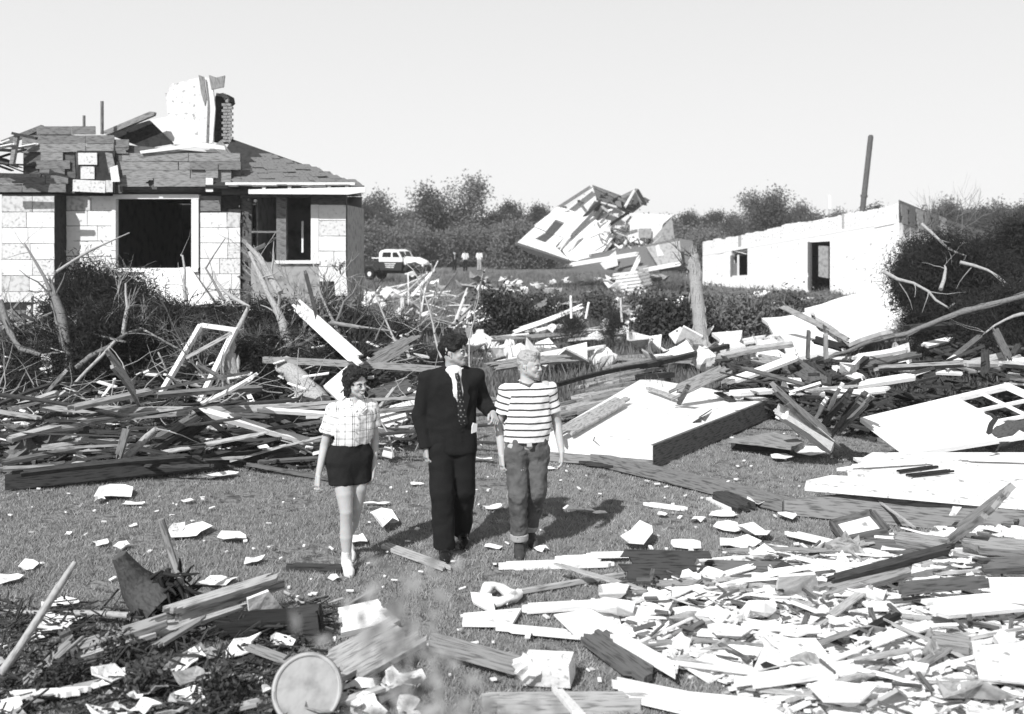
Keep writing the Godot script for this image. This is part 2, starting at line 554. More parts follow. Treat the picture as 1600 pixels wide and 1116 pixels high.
func nets(mb: MB, bones: Array, cell: float, carve := [], cuts := [], amp := 0.0, freq := 9.0, uvmode := 0, sleeves := []) -> void:
	var lo := Vector3.ONE * 1e9
	var hi := -lo
	for q in bones:
		var m: float = maxf(q[2], q[3]) + 2.5 * cell + amp
		lo = lo.min(q[0] - Vector3.ONE * m).min(q[1] - Vector3.ONE * m)
		hi = hi.max(q[0] + Vector3.ONE * m).max(q[1] + Vector3.ONE * m)
	var nx := int((hi.x - lo.x) / cell) + 2
	var ny := int((hi.y - lo.y) / cell) + 2
	var nz := int((hi.z - lo.z) / cell) + 2
	var f := PackedFloat32Array()
	f.resize(nx * ny * nz)
	f.fill(1.0)
	var sy := nx
	var sz := nx * ny
	for q in bones:
		var a: Vector3 = q[0]
		var b: Vector3 = q[1]
		var ra: float = q[2]
		var rb: float = q[3]
		var k: float = q[4]
		var S: Vector3 = q[5]
		var inv := 1.0 / ((S.x + S.y + S.z) / 3.0)
		var plain := S == Vector3.ONE
		if plain: inv = 1.0
		var m := maxf(ra, rb) + maxf(k, 2.5 * cell) + amp
		var l := (a.min(b) - Vector3.ONE * m - lo) / cell
		var h := (a.max(b) + Vector3.ONE * m - lo) / cell
		var ab := (b - a) * S
		var den := maxf(ab.length_squared(), 1e-9)
		var x0 := maxi(int(l.x), 0)
		var x1 := mini(int(h.x) + 1, nx - 1)
		for z in range(maxi(int(l.z), 0), mini(int(h.z) + 1, nz - 1) + 1):
			for y in range(maxi(int(l.y), 0), mini(int(h.y) + 1, ny - 1) + 1):
				var id := x0 + y * sy + z * sz
				var p := Vector3(lo.x + x0 * cell, lo.y + y * cell, lo.z + z * cell) - a
				for x in range(x0, x1 + 1):
					var ps := p if plain else p * S
					var tt := clampf(ps.dot(ab) / den, 0.0, 1.0)
					var d := ((ps - ab * tt).length() - (ra + (rb - ra) * tt)) * inv
					var o := f[id]
					var hh := k - absf(o - d)
					f[id] = (minf(o, d) - hh * hh * 0.25 / k) if hh > 0.0 else minf(o, d)
					id += 1
					p.x += cell
	for q in carve:
		var a: Vector3 = q[0]
		var ab: Vector3 = q[1] - a
		var m: float = maxf(q[2], q[3]) + 2.0 * cell
		var l: Vector3 = (a.min(q[1]) - Vector3.ONE * m - lo) / cell
		var h: Vector3 = (a.max(q[1]) + Vector3.ONE * m - lo) / cell
		for z in range(maxi(int(l.z), 0), mini(int(h.z) + 1, nz - 1) + 1):
			for y in range(maxi(int(l.y), 0), mini(int(h.y) + 1, ny - 1) + 1):
				for x in range(maxi(int(l.x), 0), mini(int(h.x) + 1, nx - 1) + 1):
					var p := lo + Vector3(x, y, z) * cell - a
					var tt := clampf(p.dot(ab) / maxf(ab.length_squared(), 1e-9), 0.0, 1.0)
					var d: float = lerpf(q[2], q[3], tt) - (p - ab * tt).length()
					var id := x + y * sy + z * sz
					f[id] = maxf(f[id], d)
	for q in cuts:       # [point, outward normal, reach]
		var l: Vector3 = ((q[0] - Vector3.ONE * q[2] - lo) / cell).clamp(Vector3.ZERO, Vector3(nx - 1, ny - 1, nz - 1))
		var h: Vector3 = ((q[0] + Vector3.ONE * q[2] - lo) / cell).clamp(Vector3.ZERO, Vector3(nx - 1, ny - 1, nz - 1))
		for z in range(int(l.z), int(h.z) + 1):
			for y in range(int(l.y), int(h.y) + 1):
				for x in range(int(l.x), int(h.x) + 1):
					var id := x + y * sy + z * sz
					if f[id] < 2.5 * cell:
						var p: Vector3 = lo + Vector3(x, y, z) * cell - q[0]
						if p.length_squared() < q[2] * q[2]:
							f[id] = maxf(f[id], p.dot(q[1]))
	if amp > 0.0:
		for z in nz:
			for y in ny:
				for x in nx:
					var id := x + y * sy + z * sz
					if absf(f[id]) < 2.5 * cell + amp:
						f[id] += amp * wobble.get_noise_3d((lo.x + x * cell) * freq * 10.0, (lo.y + y * cell) * freq * 10.0, (lo.z + z * cell) * freq * 10.0)
	var ids := PackedInt32Array()
	ids.resize(nx * ny * nz)
	ids.fill(-1)
	var vs := PackedVector3Array()
	var ns := PackedVector3Array()
	var us := PackedVector2Array()
	var lim := 2.0 * cell
	for z in nz - 1:
		for y in ny - 1:
			for x in nx - 1:
				var id := x + y * sy + z * sz
				var c0 := f[id]
				if absf(c0) > lim:
					continue
				var c1 := f[id + 1]
				var c2 := f[id + sy]
				var c3 := f[id + sy + 1]
				var c4 := f[id + sz]
				var c5 := f[id + sz + 1]
				var c6 := f[id + sz + sy]
				var c7 := f[id + sz + sy + 1]
				var s := int(c0 < 0) + int(c1 < 0) + int(c2 < 0) + int(c3 < 0) + int(c4 < 0) + int(c5 < 0) + int(c6 < 0) + int(c7 < 0)
				if s == 0 or s == 8:
					continue
				var acc := Vector3.ZERO
				var cnt := 0
				if (c0 < 0) != (c1 < 0): acc += Vector3(c0 / (c0 - c1), 0, 0); cnt += 1
				if (c2 < 0) != (c3 < 0): acc += Vector3(c2 / (c2 - c3), 1, 0); cnt += 1
				if (c4 < 0) != (c5 < 0): acc += Vector3(c4 / (c4 - c5), 0, 1); cnt += 1
				if (c6 < 0) != (c7 < 0): acc += Vector3(c6 / (c6 - c7), 1, 1); cnt += 1
				if (c0 < 0) != (c2 < 0): acc += Vector3(0, c0 / (c0 - c2), 0); cnt += 1
				if (c1 < 0) != (c3 < 0): acc += Vector3(1, c1 / (c1 - c3), 0); cnt += 1
				if (c4 < 0) != (c6 < 0): acc += Vector3(0, c4 / (c4 - c6), 1); cnt += 1
				if (c5 < 0) != (c7 < 0): acc += Vector3(1, c5 / (c5 - c7), 1); cnt += 1
				if (c0 < 0) != (c4 < 0): acc += Vector3(0, 0, c0 / (c0 - c4)); cnt += 1
				if (c1 < 0) != (c5 < 0): acc += Vector3(1, 0, c1 / (c1 - c5)); cnt += 1
				if (c2 < 0) != (c6 < 0): acc += Vector3(0, 1, c2 / (c2 - c6)); cnt += 1
				if (c3 < 0) != (c7 < 0): acc += Vector3(1, 1, c3 / (c3 - c7)); cnt += 1
				var p := lo + (Vector3(x, y, z) + acc / cnt) * cell
				ids[id] = vs.size()
				vs.append(p)
				ns.append(Vector3(c1 + c3 + c5 + c7 - c0 - c2 - c4 - c6, c2 + c3 + c6 + c7 - c0 - c1 - c4 - c5, c4 + c5 + c6 + c7 - c0 - c1 - c2 - c3).normalized())
				var uv := Vector2(p.x, p.y)
				if uvmode == 1:
					for sl in sleeves:
						var d: Vector3 = (sl[1] - sl[0])
						var q: Vector3 = p - sl[0]
						var tl := q.dot(d.normalized())
						if (q - d.normalized() * tl).length() < sl[2] and tl > 0.0 and (p.x - sl[0].x) * signf(sl[0].x) > -0.03:
							uv = Vector2(p.z, sl[0].y - tl)
				us.append(uv)
	for z in range(1, nz - 1):
		for y in range(1, ny - 1):
			for x in range(1, nx - 1):
				var id := x + y * sy + z * sz
				var c := f[id]
				if absf(c) > lim:
					continue
				var ins := c < 0
				if ins != (f[id + 1] < 0):
					_face(mb, vs, ns, us, ids[id - sy - sz], ids[id - sz], ids[id], ids[id - sy], ins)
				if ins != (f[id + sy] < 0):
					_face(mb, vs, ns, us, ids[id - 1 - sz], ids[id - 1], ids[id], ids[id - sz], ins)
				if ins != (f[id + sz] < 0):
					_face(mb, vs, ns, us, ids[id - 1 - sy], ids[id - sy], ids[id], ids[id - 1], ins)

func _face(mb: MB, v: PackedVector3Array, n: PackedVector3Array, u: PackedVector2Array, a: int, b: int, c: int, d: int, ins: bool) -> void:
	if a < 0 or b < 0 or c < 0 or d < 0:
		return
	if not ins:
		var s := b
		b = d
		d = s
	mb.vtri(v[a], v[b], v[c], n[a], n[b], n[c], u[a], u[b], u[c])
	mb.vtri(v[a], v[c], v[d], n[a], n[c], n[d], u[a], u[c], u[d])

func hand(wrist: Vector3, dir: Vector3, palm: Vector3, thumb: float, curl: float, s := 1.0) -> Array:
	var b := []
	dir = dir.normalized()
	var lat := dir.cross(palm).normalized() * thumb      # towards the thumb's side
	palm = lat.cross(dir).normalized() * thumb
	for k in 4:
		var o: float = (1.5 - k) * 0.0185 * s
		b.append([wrist + lat * o * 0.6 + dir * 0.005, wrist + lat * o + dir * 0.078 * s, 0.0165 * s, 0.0135 * s, 0.012, Vector3.ONE])
		var l: float = [0.072, 0.08, 0.074, 0.058][k] * s
		var c: float = curl * [0.8, 0.95, 1.05, 1.15][k]
		var p := wrist + lat * o * 1.12 + dir * 0.082 * s
		var d := dir
		for j in 3:
			d = d.rotated(dir.cross(palm).normalized(), c * [0.7, 1.0, 0.8][j])
			var q: Vector3 = p + d * l * [0.44, 0.32, 0.24][j]
			b.append([p, q, 0.0095 * s, 0.0082 * s, 0.003, Vector3.ONE])
			p = q
	var p0 := wrist + lat * 0.022 * s + dir * 0.018
	var p1 := p0 + (dir * 0.75 + lat * 0.75 + palm * 0.25).normalized() * 0.036 * s
	var p2 := p1 + (dir * 0.95 + lat * 0.3 + palm * 0.3).normalized() * 0.03 * s
	var p3 := p2 + (dir + palm * 0.35).normalized() * 0.026 * s
	limb(b, [p0, p1, p2, p3], [0.0165 * s, 0.0125 * s, 0.0105 * s, 0.0088 * s], 0.005)
	return b

func head_bones(h: Transform3D, s := 1.0, jaw := 1.0) -> Array:     # +z is the face, the origin is the top of the neck
	var b := []
	var L := [
		[V(0, .118, -.03), V(0, .112, .012), .080, .074, .03], [V(0, .075, .012), V(0, .05, .03), .062, .052, .03],
		[V(0, .03, .045), V(0, .0, .066), .036, .021 * jaw, .02], [V(-.05, .04, .0), V(-.012, .002, .062), .026 * jaw, .018, .02], [V(.05, .04, .0), V(.012, .002, .062), .026 * jaw, .018, .02],
		[V(-.036, .102, .07), V(-.008, .098, .08), .012, .011, .014], [V(.036, .102, .07), V(.008, .098, .08), .012, .011, .014],
		[V(-.04, .057, .056), V(-.034, .05, .058), .021, .02, .016], [V(.04, .057, .056), V(.034, .05, .058), .021, .02, .016],
		[V(0, .092, .084), V(0, .057, .103), .0085, .0115, .007], [V(-.011, .052, .092), V(.011, .052, .092), .008, .008, .006],
		[V(-.018, .0265, .077), V(.018, .0265, .077), .0085, .0085, .008], [V(-.014, .0165, .076), V(.014, .0165, .076), .0085, .0085, .006],
		[V(-.079, .085, -.006), V(-.077, .052, .0), .0125, .008, .005], [V(.079, .085, -.006), V(.077, .052, .0), .0125, .008, .005],
		[V(-.083, .092, -.016), V(-.082, .072, -.02), .009, .008, .005], [V(.083, .092, -.016), V(.082, .072, -.02), .009, .008, .005],
	]
	for q in L:
		b.append([h * (q[0] * s), h * (q[1] * s), q[2] * s, q[3] * s, q[4] * s, Vector3.ONE])
	return b

func head_carve(h: Transform3D, s := 1.0) -> Array:
	return [[h * (V(-.031, .082, .094) * s), h * (V(-.034, .082, .092) * s), .0135 * s, .0135 * s], [h * (V(.031, .082, .094) * s), h * (V(.034, .082, .092) * s), .0135 * s, .0135 * s],
		[h * (V(-.018, .0215, .0885) * s), h * (V(.018, .0215, .0885) * s), .0022 * s, .0022 * s]]

func face(p: Node3D, h: Transform3D, s: float, brow: Material, smile: bool) -> void:
	for e in [-1, 1]:
		var mb := MB.new()
		nets(mb, [[h * (V(.032 * e, .082, .0775) * s), h * (V(.0325 * e, .082, .0775) * s), .0115 * s, .0115 * s, .004, Vector3.ONE]], 0.004)
		var ey := part("eye", mb.mesh(), M.eye_white, p)
		var c := h * (V(.032 * e + .003, .082, .0865) * s)
		mb = MB.new()
		mb.tube([c, c + h.basis.z * .0035 * s], [.0062 * s, .005 * s], 8)
		part("iris", mb.mesh(), M.hair_dark, ey)
		mb = MB.new()
		mb.tube([h * (V(.014 * e, .098, .0915) * s), h * (V(.032 * e, .1035, .088) * s), h * (V(.052 * e, .098, .074) * s)], [.0035 * s, .005 * s, .002 * s], 6)
		part("eyebrow", mb.mesh(), brow, p)
		mb = MB.new()
		mb.tube([h * (V(.019 * e, .086, .0865) * s), h * (V(.032 * e, .0905, .088) * s), h * (V(.046 * e, .085, .081) * s)], [.0018 * s, .0026 * s, .0018 * s], 5)
		part("eyelid", mb.mesh(), M.lip, p)
	var ml := MB.new()
	if smile:
		ml.tube([h * (V(-.027, .028, .075) * s), h * (V(-.012, .0195, .0855) * s), h * (V(.012, .0195, .0855) * s), h * (V(.027, .028, .075) * s)], [.003 * s, .006 * s, .006 * s, .003 * s], 6)
		part("teeth", ml.mesh(), M.eye_white, p)
		ml = MB.new()
		ml.tube([h * (V(-.029, .029, .074) * s), h * (V(-.012, .0125, .086) * s), h * (V(.012, .0125, .086) * s), h * (V(.029, .029, .074) * s)], [.003 * s, .0045 * s, .0045 * s, .003 * s], 6)
	else:
		ml.tube([h * (V(-.023, .0215, .077) * s), h * (V(-.008, .0215, .0865) * s), h * (V(.008, .0215, .0865) * s), h * (V(.023, .0215, .077) * s)], [.002 * s, .0036 * s, .0036 * s, .002 * s], 6)
	part("lips", ml.mesh(), M.lip, p)

func garment(called: String, p: Node3D, m: Material, bones: Array, cell := 0.01, cuts := [], amp := 0.004, freq := 1.6, carve := [], uvmode := 0, sleeves := []) -> MeshInstance3D:
	var mb := MB.new()
	nets(mb, bones, cell, carve, cuts, amp, freq, uvmode, sleeves)
	return part(called, mb.mesh(), m, p)

func shoe(p: Node3D, heel: Vector3, toe: Vector3, m: Material, sole: Material, s := 1.0, sock = null) -> void:
	var f := toe - heel
	var up := Vector3.UP * s
	var b := []
	limb(b, [heel + up * .038, heel + f * .45 + up * .036, heel + f * .8 + up * .022, toe + up * .016], [.036 * s, .038 * s, .041 * s, .03 * s], .02)
	limb(b, [heel + up * .07 + f * .1, heel + up * .045 + f * .4], [.038 * s, .034 * s], .03)
	var sh := garment("shoe", p, m, b, 0.007, [], 0.0)
	b = []
	limb(b, [heel + up * .008, heel + f * .45 + up * .004, heel + f * .8 + up * .002, toe + up * .002], [.031 * s, .03 * s, .041 * s, .03 * s], .01, V(1, 2.2, 1))
	garment("sole", sh, sole, b, 0.007, [], 0.0)
	if sock != null:
		b = []
		limb(b, [heel + up * .06 + f * .12, sock], [.042 * s, .041 * s], .02)
		garment("sock", p, M.sock, b, 0.008, [], 0.004, 3.0)

# ---------------------------------------------------------------- the people
func cloth_tex(w: int, h: int, f: Callable) -> ImageTexture:
	var im := Image.create(w, h, false, Image.FORMAT_RGB8)
	for y in h:
		for x in w:
			im.set_pixel(x, y, grey((f as Callable).call(x, y)))
	return ImageTexture.create_from_image(im)

func people_materials() -> void:
	var skin_t := noise_tex(0.02, [[0.0, 0.9], [1.0, 1.0]], 256)
	tri(mat("skin", skin_t, 1, 1, 0.55, null, 0, 0.47), 3.0)
	tri(mat("skin_tan", skin_t, 1, 1, 0.55, null, 0, 0.4), 3.0)
	for k in ["skin", "skin_tan"]:
		M[k].subsurf_scatter_enabled = true
		M[k].subsurf_scatter_strength = 0.08
	var weave := noise_tex(0.08, [[0.0, 0.6], [0.5, 0.9], [1.0, 1.15]], 256)
	var weave_n := noise_tex(0.12, [], 256, 3.0)
	tri(mat("suit", weave, 1, 1, 0.9, weave_n, 0.4, 0.0135), 3.0)
	tri(mat("shorts", weave, 1, 1, 0.9, weave_n, 0.4, 0.016), 3.0)
	tri(mat("shirt_white", weave, 1, 1, 0.85, weave_n, 0.2, 0.8), 3.0)
	tri(mat("sock", weave, 1, 1, 0.9, weave_n, 0.5, 0.75), 6.0)
	var worn := noise_tex(0.011, [[0.0, 0.5], [0.4, 0.75], [0.6, 1.0], [1.0, 1.7]], 256, 0, FastNoiseLite.TYPE_SIMPLEX_SMOOTH, 5, 71)
	tri(mat("denim", worn, 1, 1, 0.9, weave_n, 0.6, 0.115), 2.2)
	tri(mat("denim_inside", weave, 1, 1, 0.9, weave_n, 0.5, 0.4), 3.0)
	flat("hair_dark", 0.012, 0.45)
	tri(mat("hair_black", noise_tex(0.05, [[0.0, 0.4], [0.5, 1.0], [1.0, 2.2]], 256), 1, 1, 0.42, noise_tex(0.06, [], 256, 8.0), 1.0, 0.014), 5.0)
	tri(mat("hair_brown", noise_tex(0.05, [[0.0, 0.4], [0.5, 1.0], [1.0, 2.2]], 256), 1, 1, 0.42, noise_tex(0.06, [], 256, 8.0), 1.0, 0.02), 5.0)
	tri(mat("hair_fair", noise_tex(0.06, [[0.0, 0.5], [0.5, 0.9], [1.0, 1.3]], 256), 1, 1, 0.6, noise_tex(0.06, [], 256, 8.0), 1.0, 0.4), 5.0)
	flat("lip", 0.12, 0.5)
	flat("brow_fair", 0.2, 0.8)
	flat("eye_white", 0.75, 0.3)
	flat("leather_black", 0.014, 0.22)
	flat("leather_brown", 0.05, 0.45)
	flat("sole_white", 0.7, 0.7)
	flat("sole_dark", 0.03, 0.7)
	flat("canvas_white", 0.78, 0.85)
	flat("belt", 0.03, 0.4)
	flat("button", 0.5, 0.3)
	flat("paper", 0.8, 0.8)
	var wob := FastNoiseLite.new()
	wob.frequency = 0.05
	var st := cloth_tex(64, 128, func(x, y): return 0.055 if absf(y - 64 + 3.0 * sin(x * TAU / 64.0)) < 17 else 0.78)
	mat("striped", st, 1.0 / 0.35, 1.0 / 0.054, 0.9, weave_n, 0.15)
	var pl := cloth_tex(128, 128, func(x, y):
		var v := 0.8
		if absf(x - 30) < 5 or absf(x - 46) < 3: v -= 0.46
		if absf(x - 96) < 7: v -= 0.24
		if absf(y - 30) < 5 or absf(y - 44) < 2: v -= 0.36
		if absf(y - 94) < 8: v -= 0.2
		return maxf(v, 0.06))
	mat("plaid", pl, 1.0 / 0.115, 1.0 / 0.115, 0.9, weave_n, 0.15)
	var ti := cloth_tex(32, 64, func(x, y): return 0.22 if (Vector2(x - 16, y - 16).length() < 6 or Vector2(fmod(x + 16, 32) - 16, y - 48).length() < 6) else 0.018)
	mat("tie", ti, 1.0 / 0.045, 1.0 / 0.07, 0.5)

func person(label: String, px: float, py: float, yaw: float) -> Node3D:
	return thing("person", label, "person", gr(px, py), deg_to_rad(yaw))

func turn(pos: Vector3, yaw: float, pitch := 0.0, roll := 0.0) -> Transform3D:
	return Transform3D(Basis.from_euler(Vector3(deg_to_rad(pitch), deg_to_rad(yaw), deg_to_rad(roll))), pos)

func body(p: Node3D, m: Material, bones: Array, h: Transform3D, s: float, hands: Array, jaw := 1.0) -> void:
	var mb := MB.new()
	nets(mb, bones, 0.011)
	var hb := head_bones(h, s, jaw)
	limb(hb, [h * (V(0, .05, -.035) * s), h * (V(0, .0, -.025) * s)], [.056 * s, .052 * s], .03)
	nets(mb, hb, 0.0042, head_carve(h, s))
	for q in hands:
		nets(mb, q, 0.0042)
	part("body", mb.mesh(), m, p)

func hair(p: Node3D, h: Transform3D, s: float, m: Material, list: Array, amp: float, freq: float, cuts := []) -> void:
	var b := []
	for q in list:
		b.append([h * (q[0] * s), h * (q[1] * s), q[2] * s, q[3] * s, .02, Vector3.ONE])
	var cc := []
	for q in cuts:
		cc.append([h * (q[0] * s), h * (q[1] * s), q[2] * s, q[3] * s])
	var mb := MB.new()
	nets(mb, b, 0.0055, cc, [], amp, freq)
	part("hair", mb.mesh(), m, p)

func man() -> void:
	var p := person("person in black suit, white shirt and dark tie, walking between the other two", 705, 860, 9)
	var h := turn(V(.03, 1.535, .02), 62, -3, -2)
	var b := []
	limb(b, [V(0, .95, 0), V(.01, 1.12, 0), V(.015, 1.32, 0)], [.13, .12, .13], .04, V(1, 1, 1.25))
	limb(b, [V(-.16, 1.41, 0), V(.17, 1.42, -.01)], [.06, .06], .05)
	limb(b, [V(.015, 1.4, -.01), h * V(0, .02, -.03)], [.065, .052], .04)
	var la := [V(-.19, 1.405, 0), V(-.255, 1.12, -.02), V(-.215, .865, .06)]
	var ra := [V(.2, 1.41, -.02), V(.285, 1.17, -.13), V(.33, 1.13, .11)]
	limb(b, la, [.05, .042, .027], .004)
	limb(b, ra, [.05, .042, .027], .004)
	var ll := [V(-.09, .92, 0), V(-.08, .5, .1), V(-.065, .09, .12)]
	var rl := [V(.09, .92, 0), V(.1, .5, .0), V(.105, .12, -.2)]
	limb(b, ll, [.085, .055, .038], .03)
	limb(b, rl, [.085, .055, .038], .03)
	body(p, M.skin_tan, b, h, 1.0, [hand(la[2], V(.08, -1, .1), V(1, 0, -.3), -1, .45), hand(ra[2] + V(.0, .0, .0), V(.1, -.45, .85), V(-.5, -.6, -.3), -1, 1.15)])
	face(p, h, 1.0, M.hair_dark, false)
	hair(p, h, 1.0, M.hair_black, [[V(0, .15, -.03), V(0, .145, .02), .082, .072], [V(0, .1, -.055), V(0, .05, -.06), .075, .05], [V(-.05, .12, -.01), V(-.06, .075, -.02), .035, .018], [V(.05, .12, -.01), V(.06, .075, -.02), .035, .018],
		[V(-.05, .192, .062), V(.045, .186, .07), .032, .03], [V(.03, .2, .03), V(-.03, .2, -.02), .042, .046], [V(-.06, .16, .05), V(-.07, .11, .02), .03, .022], [V(.06, .165, .05), V(.07, .12, .02), .03, .022], [V(0, .19, -.07), V(0, .12, -.1), .046, .045]], .009, 3.0, [[V(0, .06, .1), V(0, .115, .115), .06, .05], [V(-.078, .06, .005), V(-.09, .08, .005), .018, .018], [V(.078, .06, .005), V(.09, .08, .005), .018, .018]])
	# trousers, jacket, shirt, tie
	b = []
	limb(b, [V(-.06, .96, 0), V(-.09, .84, .01), V(-.083, .5, .09), V(-.066, .085, .115)], [.115, .112, .094, .09], .03)
	limb(b, [V(.06, .96, 0), V(.095, .84, 0), V(.1, .5, -.0), V(.1, .13, -.17)], [.115, .112, .094, .088], .03)
	garment("trousers", p, M.suit, b, .0095, [[V(-.065, .06, .12), V(0, -1, .0), .2], [V(.1, .075, -.18), V(0, -.95, -.3), .15]], .008, 1.3)
	b = []
	limb(b, [V(-.1, 1.34, -.005), V(-.085, 1.1, 0), V(-.098, .84, .01)], [.118, .105, .115], .05, V(1, 1, 1.08))
	limb(b, [V(.1, 1.35, -.01), V(.09, 1.1, 0), V(.1, .84, .01)], [.118, .105, .115], .05, V(1, 1, 1.08))
	limb(b, [V(.01, 1.36, 0), V(.01, .84, .015)], [.112, .115], .06)
	limb(b, [V(-.2, 1.41, -.005), V(0.02, 1.455, -.02), V(.21, 1.42, -.02)], [.062, .072, .062], .05)
	limb(b, la, [.072, .063, .052], .025)
	limb(b, ra, [.072, .064, .054], .025)
	var jc := [[V(.03, 1.56, .05), V(.04, 1.47, .11), .055, .06], [V(.04, 1.46, .13), V(.075, 1.04, .135), .062, .004], [V(.06, .98, .16), V(.09, .76, .17), .002, .045], [V(.02, 1.5, 0), V(.03, 1.6, .0), .06, .07]]
	var jk := garment("jacket", p, M.suit, b, .0095, [[V(-.21, .855, .065), V(.15, -.95, .2).normalized(), .085], [V(.33, 1.135, .105), V(.15, -.15, .97).normalized(), .08], [V(0, .8, 0), V(0, -1, 0), .3]], .009, 1.2, jc)
	b = []
	limb(b, [V(.02, 1.46, .015), V(.04, 1.3, .045), V(.06, 1.0, .05)], [.075, .075, .06], .03)
	garment("shirt", p, M.shirt_white, b, .009, [], .003, 2.0)
	b = []
	limb(b, [V(-.03, 1.475, .04), V(.03, 1.465, .075), V(.085, 1.48, .03), V(.05, 1.5, -.045), V(-.02, 1.5, -.04), V(-.03, 1.475, .04)], [.021, .019, .021, .022, .022, .021], .012)
	garment("collar", p, M.shirt_white, b, .007, [], 0.0)
	var mb := MB.new()
	var tp := [V(.035, 1.462, .098), V(.042, 1.43, .113), V(.048, 1.4, .118), V(.062, 1.25, .131), V(.078, 1.12, .132), V(.09, 1.06, .126), V(.093, 1.03, .12)]
	var tw := [.016, .021, .015, .025, .037, .036, .004]
	for i in tp.size() - 1:
		var a: Vector3 = tp[i]
		var c: Vector3 = tp[i + 1]
		var s0 := V(tw[i], 0, -tw[i] * .2)
		var s1 := V(tw[i + 1], 0, -tw[i + 1] * .2)
		var f := V(0, 0, .007)
		mb.quad(c - s1, c + V(0, 0, .012), a + V(0, 0, .012), a - s0, Vector2(0, i * .13))
		mb.quad(c + V(0, 0, .012), c + s1, a + s0, a + V(0, 0, .012), Vector2(.04, i * .13))
		mb.quad(c + s1, c - s1 - f * .2, a - s0 - f * .2, a + s0)
	part("tie", mb.mesh(), M.tie, p)
	for e in [-1, 1]:
		mb = MB.new()
		var o := [V(.03 + .058 * e, 1.46, .075), V(.035 + .1 * e, 1.36, .108), V(.05 + .07 * e, 1.31, .122), V(.055 + .085 * e, 1.28, .122), V(.075 + .018 * e, 1.05, .134), V(.06 + .006 * e, 1.06, .13), V(.045 + .045 * e, 1.32, .12)]
		if e > 0:
			o.reverse()
		mb.slab(o, V(0, 0, -.012))
		part("lapel", mb.mesh(), M.suit, jk)
	for y in [1.0, .92]:
		mb = MB.new()
		mb.tube([V(.075, y, .108), V(.075, y, .125)], [.011, .01], 10)
		part("button", mb.mesh(), M.leather_black, jk)
	mb = MB.new()
	mb.slab([V(.155, .975, .125), V(.2, .985, .1), V(.205, 1.045, .09), V(.17, 1.06, .118), V(.158, 1.03, .126)], V(-.004, 0, -.01))
	part("pocket_paper", mb.mesh(), M.paper, p)
	shoe(p, V(-.065, 0, .08), V(-.075, 0, .3), M.leather_black, M.sole_dark, 1.05)
	shoe(p, V(.105, .045, -.21), V(.12, .0, -.005), M.leather_black, M.sole_dark, 1.05)

